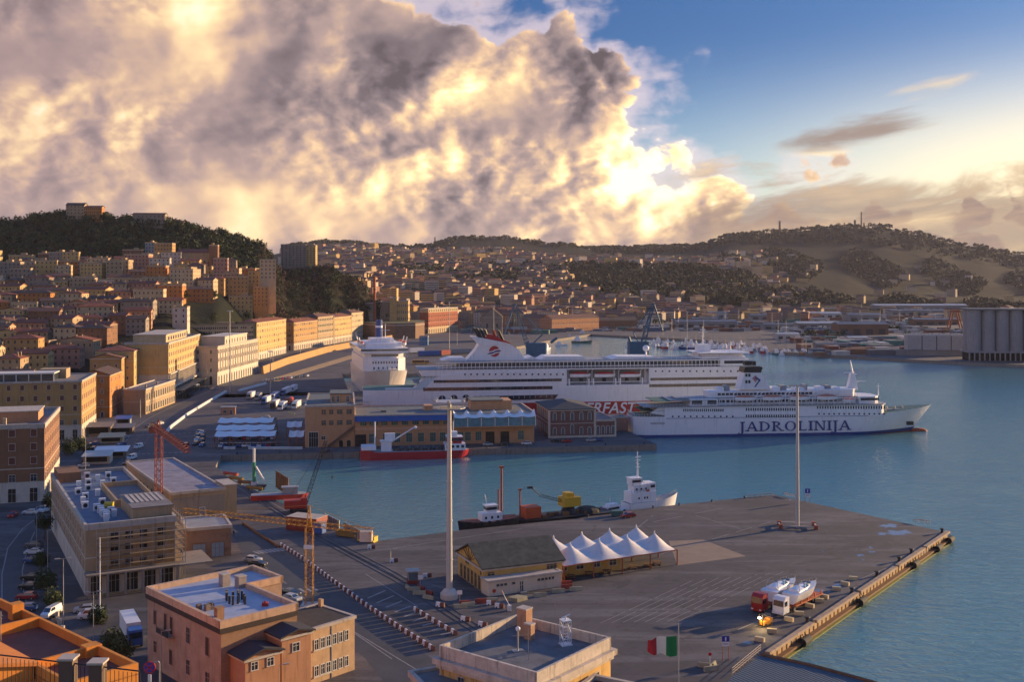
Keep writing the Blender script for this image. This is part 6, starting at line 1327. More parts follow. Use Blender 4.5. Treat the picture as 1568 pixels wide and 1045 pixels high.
for i, (u, v, rz, m_) in enumerate(((343,728,-35,'float_red'),(352,735,-38,'skip_paint'),(365,742,-20,'sheet_pile_rust'),(378,750,-30,'skip_paint'))):
    p_ = P(u, v); t = thing('steel_tube', ['orange','pale rusty','brown','dull yellow'][i]+' steel tube lying on trestles at the basin head', 'tube', p_, R(rz)); b = MB(); b.tube((0,0,.9),(7,0,.9),.55,n=10); b.build('tube', MATS[m_], t); b = MB(); b.box(1,1.3,-.6,.6,0,.5); b.box(5.5,5.8,-.6,.6,0,.5); b.build('trestle', IRON, t)
t = thing('pipe_trench', 'brown pipeline running beside the port road to the red and white barriers', 'pipeline'); b = MB(); b.path([P(372,803)+Vector((0,0,.3)), P(400,822)+Vector((0,0,.3)), P(428,840)+Vector((0,0,.3))], .35, 8); b.build('pipe', SHP, t)
# red and white plastic barriers, every one
def bar_mesh():
    b = MB(); L = 1.9
    b.yprism([(-.28,0),(.28,0),(.14,.9),(-.14,.9)], 0, L/2-.02, 0); b.yprism([(-.28,0),(.28,0),(.14,.9),(-.14,.9)], L/2+.02, L, 1); b.box(.25,.55,-.3,.3,0,.22,2); b.box(1.3,1.6,-.3,.3,0,.22,2); return b.mesh('traffic_barrier', [WHITE_P, mat('barrier_red', (.13,.045,.035), .6, var=.1), DARK])
WM['bar'] = bar_mesh()
def bar_line(pts, group, label, step=2.35):
    for a_, c_ in zip(pts, pts[1:]):
        L = (c_-a_).length; n = max(1, int(L/step)); ang = math.atan2(c_.y-a_.y, c_.x-a_.x)
        for i in range(n): tag(link('traffic_barrier', WM['bar'], None, a_.lerp(c_, i/n), ang), label, 'barrier', group)
bar_line([P(430,837), P(466,860), P(513,895), P(560,929.5), P(612,965), P(667,1000)], 'long line of barriers dividing the port road', 'red and white plastic barrier in the long line dividing the port road')
bar_line([P(634.6,936), P(662,953), P(702,976)], 'short line of barriers on the parking bays', 'red and white plastic barrier in the short line across the parking bays')
for u, v, rz, lb in ((648,885,10,'behind the little guard booth'),(668,929,-25,'left of the mast foot'),(706,951,-20,'below the mast foot'),(733,959,-30,'behind the centre building corner'),(758,931,-15,'in front of the cream cabins'),(597,862,15,'alone on the pier left of the booth'),(563,841,5,'beside the basin corner'),(745,927,5,'beside the brown barrier')):
    tag(link('traffic_barrier', WM['bar'], None, P(u, v), R(rz)), 'red and white plastic barrier '+lb, 'barrier')
# ------------------------------------------------------------ things on the big pier
YW = mat('shed_ochre', (.52,.32,.09), .9, var=.2, scale=.5, dirt=.5)
q0, q1 = P(740,908), P(861,893)
t, w_, d_ = bld('warehouse', 'ochre warehouse with dark pitched roof and loading doors in its timbered gable', q0, q1, 15.6, 5.3, wm_=YW, roof='gx', rise=3.6, roofm=mat('lichen_roof', (.060,.062,.050), .95, var=.6, scale=.6), cat='warehouse', floors=1, band=False)
for i in range(6): window(t, 0, 2.2+i*2.2, .05, R(-90), 1.2, 3.0, 'plain', frame=wallm('sand'), pane=DARK, name='loading_door')
window(t, 1.8, 0, 3.2, 0, 1.6, 1.0, 'plain', frame=YW); window(t, 16.2, 0, 3.4, 0, 2.4, 1.2, 'plain', frame=YW); window(t, 0, 1.3, 3.4, R(-90), .9, 1.0, 'plain', frame=YW); window(t, 0, 9.5, 3.9, R(-90), 2.2, 1.3, 'plain', frame=YW)
b = MB()
for k in (-1, 1):
    for dx_ in (1.2, 2.6, 4.0): b.tube((-.06,7.8,4.9),(-.06,7.8+k*dx_,8.4-dx_*.44),.09,n=4)
b.box(-.14,-.02,.3,15.3,4.75,4.95); b.build('gable_timbers', SHP, t)
o_ = q1 - q0; uq = o_.normalized(); vq = Vector((-uq.y, uq.x, 0))
t, _, _ = bld('warehouse', 'low ochre lean-to store with dark openings behind the peaked tents', q1+vq*4+uq*.05, q1+vq*4+uq*17, 8, 3.2, wm_=YW, roof='flat', par=.2, cat='warehouse', floors=1, nf=4, win=(1.8,1.2), style='plain', band=False, roofm=FLATR)
t, w_, _ = bld('site_cabin', 'long cream prefabricated cabin with strip windows in front of the ochre warehouse', P(748,914.8), P(859.6,898.8), 3.6, 3.3, wm_=mat('cabin_cream', (.55,.46,.36), .7, var=.08, dirt=.3), roof='flat', par=.12, cat='cabin', floors=1, band=False, roofm=mat('cabin_roof', (.40,.34,.30), .8, var=.3, dirt=.6))
for x in (2.2,3.1,4.0,5.9,12.0,12.9,13.8,14.7,15.4): window(t, x, 0, 1.9, 0, .75, .55, 'bare', frame=MATS['cabin_cream'])
window(t, 7.8, 0, .15, 0, .9, 2.2, 'plain', name='door'); b = MB(); b.box(7,8.6,-1.3,0,0,.3); railing(b, [(8.7,-1.4,.1),(14.6,-1.4,.8)], .9, 1.2, .04); railing(b, [(7.0,-1.3,.2),(7.0,-.1,.2)], .9, .6, .04); b.build('ramp', METAL, t)
b = MB(); b.lathe([(.42,0),(.42,.05)],14,M=Matrix.Translation((1.3,-.03,1.1))@Matrix.Rotation(R(90),4,'X')); b.build('life_ring', RED_P, t)
# peaked tents: one membrane of 4 by 2 bays
pa, pb = P(861,893), P(1037,865.6); pa = pa + (pb-pa)*.015; rz, W = frame_of(pa, pb); Dp = 15.0
t = thing('tent_canopy', 'big white peaked tent canopy of eight points on brown posts beside the ochre warehouse', 'tent', pa, rz); N = 10; nx, ny_ = 4*N, 2*N; vs = []
for j in range(ny_+1):
    for i in range(nx+1):
        x, y = i/N, j/N; fx, fy = x-math.floor(x) if i < nx else 1.0, y-math.floor(y) if j < ny_ else 1.0
        r_ = min(1.0, math.hypot(fx-.5, fy-.5)/.62); pk = (1-r_)**1.6*(3.4 if y < 1 else 3.8)+ .55*(1-r_)
        e = 1-abs(2*fx-1); sag = -.0
        ed_ = min(1, min(x, 4-x)*2.2)*min(1, min(y, 2-y)*2.2); vs.append((W*x/4, Dp*y/2, 3.55+1.15*math.sin(ed_*1.57)+(1-min(1,math.hypot(fx-.5,fy-.5)/.66))**1.9*2.5))
fs = [(j*(nx+1)+i, j*(nx+1)+i+1, (j+1)*(nx+1)+i+1, (j+1)*(nx+1)+i) for j in range(ny_) for i in range(nx)]
b = MB(); b.add(vs, fs); b.build('membrane', mat('tent_white', (.58,.54,.52), .7, var=.06, dirt=.3), t, smooth=True)
b = MB(); b.tube((0,0,3.5),(W,0,3.5),.13); b.tube((0,Dp,3.5),(W,Dp,3.5),.13); b.tube((0,0,3.5),(0,Dp,3.5),.13); b.tube((W,0,3.5),(W,Dp,3.5),.13); b.build('edge_beam', SRU, t)
pm = MB().tube((0,0,0),(0,0,3.5),.16).mesh('post', SRU)
for i in range(5):
    for y in (0, Dp/2, Dp): link('post', pm, t, (W*i/4, y, 0))
for j in range(2):
    for i in range(4): link('peak_cap', WM.setdefault('pcap', MB().lathe([(.22,0),(.12,.5),(.04,.7)],10).mesh('peak_cap', WHITE_P)), t, (W*(i+.5)/4, Dp*(j+.5)/2, 7.0))
for i, (x, y) in enumerate(((3,2),(8,2.4),(12.5,1.8),(20,2.2),(24,1.8),(27,2.4))):
    b = MB(); b.box(-.9,.9,-.5,.5,.7,.78); b.box(-.9,.9,-1.1,-.8,.42,.48); b.box(-.9,.9,.8,1.1,.42,.48)
    for xx in (-.8,.7): b.box(xx,xx+.1,-1.1,1.1,.0,.1); b.box(xx,xx+.1,-.4,.4,.1,.7)
    tag(b.build('picnic_table', wallm('brown'), None, t.matrix_basis @ Vector((x,y,0))), 'dark bench table under the front edge of the peaked tents', 'table', 'bench tables under the tents')
ngon = ngon_mesh('concrete_pad', [P(1037,866.5), P(1143,852.5), P(1076,827), P(1024,829)], .004, 0, [mat('pad_concrete', (.24,.17,.12), .9, var=.2, scale=.3), quaym]); tag(ngon, None, kind='structure')
# guard booth, brown and cream barriers near the mast
t = thing('guard_booth', 'small raised guard booth with pale flat roof left of the tallest mast', 'booth', P(632,893), R(12)); b = MB(); b.box(-1.2,1.2,-1.2,1.2,0,.8,1); b.box(-1.1,1.1,-1.1,1.1,.8,2.6,0); b.box(-1.45,1.45,-1.45,1.45,2.6,2.85,2); b.build('cabin', [mat('booth_glass', (.12,.16,.18), .15, var=.3), MATS['dark_red_steel'], PARA], t)
for x in (-1.1,1.0): MB().box(x,x+.1,-1.16,-1.08,.8,2.6).build('corner_post', PARA, t)
BARC = MB().yprism([(-.3,0),(.3,0),(.12,.8),(-.12,.8)], -1.4, 1.4).mesh('concrete_barrier', mat('mossy_concrete', (.30,.27,.18), .95, var=.35)); BARR = MB().yprism([(-.3,0),(.3,0),(.2,.9),(-.2,.9)], -1.2, 1.2).mesh('plastic_barrier', MATS['dark_red_steel'])
for i, (u, v, rz, k) in enumerate(((625,903,-65,0),(634,905,5,0),(645,904,-50,1),(657,911,-45,1),(656,918,-35,0),(642,911,5,0),(705,932,3,0),(717,929,12,0),(736,924,15,1),(752,922,10,0),(712,927,15,1),(827,914,12,0),(855,908,10,0),(882,905,8,0),(868,902,20,1),(694,916,10,1),(868,896,0,1))):
    tag(link('barrier', BARR if k else BARC, None, P(u, v), R(rz)), ('dark red plastic' if k else 'low mossy concrete')+' barrier lying loose between the tallest mast and the cream cabin', 'barrier', 'loose '+('red' if k else 'concrete')+' barriers by the mast')
for u, v, lb in ((704,926,'left of the loose barriers below the mast'),(644,902,'beside the guard booth')):
    t = thing('notice_board', 'white notice plate on a thin post '+lb, 'sign', P(u, v)); MB().tube((0,0,0),(0,0,2.4),.05).build('post', METAL, t); MB().box(-.5,.5,-.08,-.03,2.0,2.9).build('plate', WHITE_P, t)
t = thing('boom_gate', 'open red and white boom gate slanting up below the cream cabin', 'gate', P(780,936)); b = MB(); b.box(-.4,.4,-.3,.3,0,1.1); b.build('housing', WHITE_P, t); b = MB(); b.tube((0,0,1),(-1.2,.5,3.2),.06,m=0); b.tube((-1.2,.5,3.2),(-1.6,.7,3.9),.08,m=1); b.build('arm', [WHITE_P, RED_P], t)
for i in range(6):
    p_ = P(786+i*2.6, 919+i*.4); tag(link('concrete_barrier', BARC, None, p_, R(40)), 'pale concrete barrier in the small heap by the boom gate', 'barrier', 'heap of barriers by the boom gate')
# two lorries carrying yachts
YH = mat('gelcoat_white', (.72,.72,.73), .25, var=.03, coat=.5)
def yacht_mesh():
    b = MB(); L, B_ = 11.5, 3.7; z0 = 0; st = 16
    def hbf(t, k): return max(.03, B_/2*(1-max(0,(t-.45)/.55)**2.2)*(.35+.65*k**.5))
    lv = [0,.5,1.1,1.7,2.1]; rows = []
    for z in lv:
        k = z/2.1; rows.append([(t*(L-1.2+1.2*k), hbf(t,k), z+(.35*t if k > .5 else .9*max(0,t-.6)**1*(1-k))) for t in [i/st for i in range(st+1)]])
    for s in (-1, 1):
        vs = [(x, s*h, z) for r in rows for x, h, z in r]; m_ = st+1
        b.add(vs, [((j*m_+i),(j*m_+i+1),((j+1)*m_+i+1),((j+1)*m_+i)) if s < 0 else ((j*m_+i+1),(j*m_+i),((j+1)*m_+i),((j+1)*m_+i+1)) for j in range(len(lv)-1) for i in range(st)], 0)
    top = rows[-1]; m_ = st+1; vs = [(x,-h,z) for x,h,z in top]+[(x,h,z) for x,h,z in top]; b.add(vs, [(i,i+1,m_+i+1,m_+i) for i in range(st)], 0)
    r0 = [(x, y, z) for r in rows[:1] for x, y, z in r]
    b.add([(r[0][0], s*r[0][1], r[0][2]) for s in (-1,1) for r in rows], [(0,5,6,1),(1,6,7,2),(2,7,8,3),(3,8,9,4)], 0)
    rings = []
    for t_ in np.linspace(0,1,9):
        w2 = 1.35*(1-.55*t_**2); zz = 2.15+.85*math.sin(math.pi*min(1,.18+t_*.82))**.7+.25*t_; rings.append([Vector((1.6+t_*6.6, w2*math.cos(a_), 2.1+(zz-2.1)*math.sin(a_))) for a_ in (0,.5,1.1,1.57,2.04,2.64,3.14)])
    b.loft(rings, 0); return b
ym = yacht_mesh().mesh('hull', YH)
def yacht(lb, M, rz):
    t = thing('motor_yacht', lb, 'yacht', M, rz, 'yachts carried on lorries'); link('hull', ym, t)
    b = MB(); b.add([(4.6,-1.25,2.55),(6.4,-1.0,2.75),(6.4,1.0,2.75),(4.6,1.25,2.55),(4.4,-.9,3.08),(5.6,-.7,3.1),(5.6,.7,3.1),(4.4,.9,3.08)], [(1,2,6,5),(0,1,5,4),(2,3,7,6)]); b.build('windscreen', SGL, t)
    b = MB(); 
    for x, y in ((7.4,0),(8.3,0),(6.9,.5),(6.9,-.5)): b.box(x,x+.5,y-.22,y+.22,2.6 if x > 8 else 2.85,2.78 if x > 8 else 3.0)
    b.build('hatch', SGL, t)
    b = MB(); b.tube((1.4,-1.5,2.2),(1.8,-1.1,3.7),.08); b.tube((1.4,1.5,2.2),(1.8,1.1,3.7),.08); b.tube((1.8,-1.1,3.7),(1.8,1.1,3.7),.1); b.tube((1.8,0,3.7),(1.7,0,4.6),.04); railing(b, [(7.6,-1.35,2.35),(10.8,-.5,2.5),(11.4,0,2.55),(10.8,.5,2.5),(7.6,1.35,2.35)], .6, .8, .03, 0, 1); b.build('rails', METAL, t); return t
for (u, v, cabm, lb, ylb) in ((1165,938,mat('lorry_red', (.26,.012,.012), .4, var=.05),'red lorry with a low loader carrying a white motor yacht, left of two','white motor yacht on the red lorry'),(1198,943,WHITE_P,'white lorry with a low loader carrying a white motor yacht, right of two','white motor yacht on the white lorry')):
    t = thing('lorry', lb, 'lorry', P(u, v)+Vector((.6,1.2,0)), R(48), 'lorries carrying yachts'); 
    b = MB(); b.xprism([(-2.3,.5),(-2.35,1.9),(-2.15,3.2),(-1.6,3.75),(-.1,3.7),(-.1,.5)], -1.25, 1.25); b.box(-2.5,-2.3,-1.25,1.25,.4,.9); b.build('cab', cabm, t); b = MB(); b.add([(-2.37,-1.1,1.95),(-2.37,1.1,1.95),(-2.18,1.1,3.05),(-2.18,-1.1,3.05)], [(0,3,2,1)]); b.box(-2.0,-.9,-1.28,1.28,1.95,2.9); b.build('windscreen', SGL, t)
    b = MB(); b.box(-.1,4,-.5,.5,.6,.95); b.box(3,15,-1.2,1.2,.85,1.1); 
    for x in (5,8,11,14): b.box(x,x+.3,-1.3,-1.1,1.1,2.0); b.box(x,x+.3,1.1,1.3,1.1,2.0)
    b.build('low_loader', mat('loader_orange', (.40,.09,.03), .6, var=.15), t)
    for x in (-1.4,2.2,10.4,11.7,13.0):
        for s in (-1, 1): link('wheel', WM['truckwheel'], t, (x, s*1.05, .5))
    for s in (-1, 1): link('headlight', MB().box(-.06,.04,-.22,.22,-.12,.12).mesh('headlight', LAMPM), t, (-2.5, s*.9, .75))
    M = t.matrix_basis; yacht(ylb, M @ Vector((2.6, 0, 1.25)), R(48))
# the small loader with its lamp lit
t = thing('fork_lift', 'small orange fork lift with its bright headlamp lit in front of the two yacht lorries', 'fork lift', P(1173,959), R(35)); b = MB(); b.box(-1.3,1.1,-.65,.65,.35,1.15,0); b.box(.3,1.3,-.6,.6,1.15,1.5,0); b.build('body', mat('machine_orange', (.50,.20,.02), .5), t)
b = MB(); 
for x, y in ((-.7,-.55),(-.7,.55),(.8,-.55),(.8,.55)): b.tube((x,y,1.1),(x*.8,y,2.2),.05,n=5)
b.box(-.75,.85,-.65,.65,2.2,2.28); b.box(-1.5,-1.38,-.5,-.35,.1,2.4); b.box(-1.5,-1.38,.35,.5,.1,2.4); b.box(-2.4,-1.5,-.4,-.25,.1,.16); b.box(-2.4,-1.5,.25,.4,.1,.16); b.build('guard_and_mast', IRON, t)
for x in (-.8,.8):
    for s in (-1,1): b = MB(); b.tube((x,s*.5,.35),(x,s*.75,.35),.35,n=12); b.build('wheel', TYRE, t)
em = bpy.data.materials.new('lit_lamp'); em.use_nodes = True; e_ = em.node_tree.nodes['Principled BSDF']; e_.inputs['Emission Color'].default_value = (1,.72,.3,1); e_.inputs['Emission Strength'].default_value = 30
b = MB(); b.lathe([(.05,-.2),(.24,-.12),(.30,0),(.24,.12),(.05,.2)],12,c=(-1.45,0)); lp_ = b.build('headlight', em, t, (-.15,.2,1.75))
pl = bpy.data.lights.new('lamp_light', 'POINT'); pl.energy = 400; pl.color = (1,.7,.3); pl.shadow_soft_size = .3; po = bpy.data.objects.new('lamp_light', pl); C.objects.link(po); po.location = P(1173,959)+Vector((-1.2,-2.0,2.0))
# quay edge: kerb, blocks, bollards, fenders
ea, eb = P(1172,1003), P(1450,816); ed = (eb-ea).normalized(); en = Vector((ed.y,-ed.x,0)); EL = (eb-ea).length; era = math.atan2(ed.y, ed.x)
t = thing('quay_kerb', 'raised stained kerb along the sunlit seaward edge of the big pier', 'kerb', ea, era); b = MB(); 
for x0, x1_ in ((0,21),(22.5,46),(47.5,72),(73.5,94),(95.5,EL-.2)): b.box(x0,x1_,-.9,.12,0,.55)
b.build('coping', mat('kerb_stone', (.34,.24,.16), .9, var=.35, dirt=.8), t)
b = MB(); b.box(0,EL,-1.15,-.02,-1.9,-1.5,0); b.box(0,EL,-1.3,-.02,-2.7,-2.35,1); 
for i in range(int(EL/2.2)): b.box(i*2.2+.4,i*2.2+.75,-.22,-.02,-1.5,-.1,0)
MATWALL = mat('tan_quay_wall', (.42,.27,.13), .9, var=.45, scale=.8, dirt=.9); bb = MB(); bb.box(0,EL,-.12,.0,-2.6,-.02); bb.build('facing', MATWALL, t); b.build('timber_waling', [SHP, mat('mossy_foot', (.25,.24,.05), .9, var=.4)], t)  # tan facing, lighter and warmer than the other quay stone
FEN = MB(); FEN.tube((-1.6,0,0),(1.6,0,0),.85,n=14,m=0); FEN.tube((1.6,0,0),(1.75,0,0),.6,n=14,m=1); FEN.tube((-.6,0,.8),(-.6,.8,1.9),.08,m=0); FEN.tube((.6,0,.8),(.6,.8,1.9),.08,m=0); fm = FEN.mesh('fender', [TYRE, PARA])
for i, x in enumerate((15.5,47,84.5,104,EL-1.5)): tag(link('fender', fm, None, ea+ed*x+en*1.25+Vector((0,0,-1.5)), era), ORD[i]+' big black cylindrical fender from the bottom along the sunlit pier edge', 'fender', 'fenders on the sunlit pier edge')
for i, x in enumerate((21.8,46.8,63,79,88.5,EL-1.2)): tag(link('bollard', WM['boll'], None, ea+ed*x-en*.9, 0), ORD[i]+' iron mooring bollard from the bottom along the sunlit pier edge', 'bollard', 'bollards on the sunlit pier edge'); bpy.context.scene.collection.objects[-1].scale = (1.6,1.6,1.6)
for i, (u, v) in enumerate(((1163.5,983),(1182,970),(1208,952),(1224,943),(1240,931),(1255,923),(1262,917),(1281,905),(1294,897),(1306.5,889))):
    tag(link('concrete_block', WM.setdefault('wblk', MB().box(-.9,.9,-.35,.35,0,.8).mesh('concrete_block', mat('warm_concrete', (.48,.38,.22), .9, var=.2))), None, P(u, v), era+R(90)+.4*(i%2)), ORD[i]+' pale concrete block from the bottom in the row inside the sunlit pier edge', 'barrier', 'blocks inside the sunlit pier edge')
for i, u in enumerate((900,945,1000,1040,1090,1140)):
    v = np.interp(u, [880,930,1060,1185],[795,786,771,758])+1.2; tag(link('bollard', WM['boll'], None, P(u, v)), ORD[i]+' small bollard from the left on the inner pier edge', 'bollard', 'bollards on the inner pier edge')
for i, (ua, va, ub, vb) in enumerate(((1143,763,1183,759.5),(1201,759,1216,762.5),(1400,800,1424,802.5))):
    t = thing('kerb_rail', ['long','short','low'][i]+' steel kerb rail on the far edge of the pier, '+['left of the corner','right of the corner','near the outer corner'][i], 'rail'); b = MB(); a_, c_ = P(ua,va), P(ub,vb); b.tube(a_+Vector((0,0,.8)), c_+Vector((0,0,.8)), .14); 
    for k in range(6): p_ = a_.lerp(c_, k/5); b.tube(p_, p_+Vector((0,0,.8)), .1)
    b.build('rail', PARA, t)
def sign2(lb, u, v, w_, h_, z, cols, rz=0):
    t = thing('quay_sign', lb, 'sign', P(u, v), rz)
    for s in (-1, 1): MB().tube((s*w_*.42,0,0),(s*w_*.42,0,z+h_),.06,m=0).build('post', SRU, t)
    b = MB(); b.box(-w_/2,w_/2,-.12,-.06,z+h_*.45,z+h_,0); b.box(-w_/2,w_/2,-.12,-.06,z,z+h_*.43,1); b.box(-.12,.12,-.14,-.12,z+h_*.55,z+h_*.9,1); b.box(-w_*.35,w_*.35,-.14,-.12,z+h_*.2,z+h_*.26,0); b.build('panel', cols, t)
sign2('tall blue and white mooring sign on two rusty posts near the bottom railing', 1111,1013, 1.3, 1.8, 2.6, [FB, WHITE_P]); sign2('small blue and white sign on two posts at the far corner of the pier', 1236.5,769, 1.5, 2.6, 1.4, [FB, WHITE_P])
t = thing('warning_sign', 'small red topped warning sign on a pale post standing among concrete blocks', 'sign', P(1087,1021)); MB().tube((0,0,0),(0,0,2.0),.05).build('post', WHITE_P, t); b = MB(); b.lathe([(.30,0),(.30,.05)],16,M=Matrix.Translation((0,-.08,2.1))@Matrix.Rotation(R(90),4,'X')); b.build('disc', FR, t)
for i, (u, v, rz) in enumerate(((1081,1023,-20),(1089,1028,20),(1091,1023,60))): tag(link('concrete_barrier', BARC, None, P(u, v), R(rz)), 'low concrete block by the foot of the small red topped sign', 'barrier', 'blocks at the foot of the small warning sign')
t = thing('steel_railing', 'pale steel railing stepping down to the dark curved roof at the bottom', 'railing'); b = MB(); railing(b, [P(1121,1036), P(1142,1018), P(1165,999)], 1.3, 1.2, .06, 0, 3); b.build('rails', mat('rail_cream', (.50,.42,.32), .6), t)
# dark corrugated roof at the bottom right
q_ = [P(1165,1004,3.5), P(1240,1020,3.5), P(1335,1046,3.5), P(1420,1075,3.5), P(1300,1180,3.5), P(1060,1120,3.5), P(1118,1040,3.5)]
t = thing('quay_store', 'low building with dark blue corrugated roof and rusty edge at the bottom right', 'building'); b = MB(); b.prism([(v.x, v.y) for v in q_], 0, 3.3, 0); b.build('wall', wallm('brown'), t)
rm = bpy.data.materials.new('corrugated_roof'); rm.use_nodes = True; qq = NT(rm.node_tree); bs = rm.node_tree.nodes['Principled BSDF']; sp = qq.n('ShaderNodeSeparateXYZ'); qq.put(sp.inputs[0], qq.n('ShaderNodeNewGeometry').outputs['Position']); wv = qq.m('SINE', qq.m('MULTIPLY', qq.m('ADD', qq.m('MULTIPLY', sp.outputs[0], .85), qq.m('MULTIPLY', sp.outputs[1], .55)), 9.0)); bs.inputs['Base Color'].default_value = (.045,.065,.085,1); bs.inputs['Roughness'].default_value = .5; qq.put(bs.inputs['Normal'], qq.bump(wv, .8, .06))
b = MB(); b.prism([(v.x, v.y) for v in q_], 3.3, 3.5, 0); 
for a_, c_ in zip(q_[:4], q_[1:4]): b.tube(a_+Vector((0,0,.05)), c_+Vector((0,0,.05)), .35, n=6, m=1)
b.build('roof', [rm, SHP], t)
# puddles and painted lines
def flat_poly(name, pts, z, m_): 
    b = MB(); b.add([Vector((p.x, p.y, z)) for p in pts], [tuple(range(len(pts)))]); me_ = b.mesh(name, m_); o2 = link(name, me_); 
    return tag(o2, None, kind='structure')
pud = mat('puddle_water', (.20,.20,.21), .02, var=.1, spec=1.0); rn = random.Random(3); b = MB()
for (u, v, ru, rv) in ((1362,806,17,3.6),(1378,816,22,4.6),(1352,818,9,2.2),(1333,839,4,1.4),(1318,851,8,1.8),(1335,846,7,1.5),(1321,858,4,1.2),(1210,766,4,1.0),(1145,985,8,3),(1283,897,10,3.4),(1255,905,9,3),(1260,845,3,1)):
    n = 22; pts = []; 
    for k in range(n): a_ = 6.283*k/n; f_ = rn.uniform(.45,1.1); pts.append(P(u+ru*f_*math.cos(a_), v+rv*f_*math.sin(a_), .006))
    c_ = P(u, v, .006); o_ = len(b.v); b.add([c_]+pts, [(0, (k+1)%n+1, k+1) for k in range(n)])
tag(b.build('puddles', pud), None, kind='structure')
PW = mat('road_paint', (.25,.235,.225), .8, var=.45, scale=1.2); b = MB()
def line(b, a_, c_, w_=.22, dash=None, z=.008):
    d = (c_-a_); L = d.length; d = d/L; n = Vector((-d.y, d.x, 0))*w_/2; s = 0
    while s < L:
        e = min(L, s+(dash[0] if dash else L)); p_, q_ = a_+d*s, a_+d*e
        b.add([(p_.x-n.x,p_.y-n.y,z),(q_.x-n.x,q_.y-n.y,z),(q_.x+n.x,q_.y+n.y,z),(p_.x+n.x,p_.y+n.y,z)], [(0,1,2,3)]); s = e+(dash[1] if dash else 1)
o0 = P(900,960); a0_ = P(1000,905)
for i in range(8):
    p_, q_ = P(920+i*17, 955-i*1.0+ i*.6), P(1060+i*20, 890-i*2.0); line(b, p_, q_, .13, (9, 1.6))
for (x0, y0, x1, y1, dsh) in ((540,850,800,810,None),(575,870,690,905,(6,4)),(1010,850,1180,800,(8,3)),(1065,790,1135,811,None),(930,845,1000,790,(10,4)),(1000,800,1120,776,(12,5)),(1130,965,1420,845,(20,3)),(430,900,660,1040,None),(395,860,520,960,(8,6)),(520,955,600,1010,None),(560,880,640,930,None),(345,735,470,812,None),(358,735,486,812,None),(300,700,345,690,None)):
    line(b, P(x0,y0), P(x1,y1), .2, dsh)
for i in range(9): line(b, P(563+i*14,917+i*7), P(590+i*13,905+i*8), .5)          # hatched bays
for i in range(9): line(b, P(388+i*6.0,845+i*-.8), P(398+i*6.0,849-i*.8), .7)            # zebra
for i in range(5): line(b, P(440+i*9,905-i*1.5), P(450+i*9,911-i*1.5), .7)
for i in range(16): line(b, P(176+i*8,668-i*.3), P(181+i*8,668-i*.3), 1.0)
for i in range(14): line(b, P(176+i*8.2,697-i*.3), P(181+i*8.2,697-i*.3), 1.2)
def curve_line(pts, w_, dash=None):
    for a_, c_ in zip(pts, pts[1:]): line(b, a_, c_, w_, dash)
curve_line([P(183,690), P(196,672), P(207,655), P(230,640), P(262,624), P(310,604), P(360,582)], .35); curve_line([P(170,722), P(186,705), P(200,688), P(214,668), P(232,650)], .2, (4,4)); curve_line([P(213,694), P(226,672), P(246,652), P(285,628)], .2, (4,4))
curve_line([P(6,1000), P(3,930), P(3,880), P(12,840), P(35,810), P(52,797)], .25); curve_line([P(46,950), P(36,905), P(34,875), P(42,840), P(53,815)], .25)
tag(b.build('road_markings', PW), None, kind='structure')
rdm = mat('dark_tarmac', (.05,.052,.058), .75, var=.35, scale=.15, bump=.02)
def ribbon(name, L_, R_, z, m_):
    b = MB(); n = len(L_); vs = [Vector((p.x,p.y,z)) for p in L_]+[Vector((p.x,p.y,z)) for p in R_]; b.add(vs, [(i, n+i, n+i+1, i+1) for i in range(n-1)]); tag(b.build(name, m_), None, kind='structure')
ribbon('port_road', [P(372,803),P(428,842),P(466,868),P(512,902),P(560,937),P(610,972),P(662,1010),P(700,1060)], [P(352,812),P(372,850),P(392,880),P(440,925),P(520,975),P(560,1010),P(600,1060),P(620,1085)], .004, rdm)
ribbon('seafront_road', [P(560,523),P(440,560),P(372,578),P(310,600),P(240,632),P(196,664),P(168,700),P(120,760),P(60,800)], [P(580,527),P(470,562),P(400,584),P(346,603),P(290,632),P(262,655),P(240,700),P(196,780),P(110,830)], .004, rdm)
ribbon('access_road', [P(55,797),P(14,835),P(0,880),P(-6,960),P(-10,1060)], [P(75,803),P(48,840),P(36,880),P(44,960),P(60,1060)], .006, rdm)
b = MB()
for k in range(2):
    for w_ in (0,1.5): curve = [P(357+k*14,748+0), P(470,812+k*6), P(600,880+k*8), P(760,985+k*8)]; 
    for off in (0,1.5):
        for a_, c_ in zip(curve, curve[1:]): b.tube(a_+Vector((off,0,.02)), c_+Vector((off,0,.02)), .06, n=4)
tag(b.build('crane_rails', IRON), None, kind='structure')
# ------------------------------------------------------------ tug, crane barge, patrol boats by the pier
ka, kb = P(712,812), P(880,795); kd = (kb-ka).normalized(); kr = math.atan2(kd.y, kd.x); kn = Vector((-kd.y, kd.x, 0))
t = thing('tugboat', 'small black hulled tugboat with white wheelhouse at the left end of the moored barge', 'tugboat', ka+kn*1.2+Vector((0,0,0)), kr); b = MB(); hull(b, 17, 5.5, [-3.5,-2.5,-.5,1.0], [0,0,0], tb=.5, ts=.25, rake=.6, stern=.6, deck=1, n=14, sheer=lambda t: 1.2*abs(t-.5)); b.v = [(17-x, y, z) for x, y, z in b.v]; b.f = [f[::-1] for f in b.f]; b.build('hull', [SK, SRU], t)
b = MB(); b.box(6,12,1.2,4.3,.8,3.2); b.box(7.5,10.5,1.6,3.9,3.2,5.2); b.box(7.2,10.8,1.4,4.1,5.2,5.35); b.tube((8,2.7,5.3),(7.4,2.7,8.2),.1); b.build('wheelhouse', SW, t); b = MB(); b.box(7.45,10.55,1.58,3.92,4.0,4.8); 
for x in (6.8,8.6,10.4): b.box(x,x+.6,1.15,1.25,1.7,2.4)
b.build('windows', SGL, t)
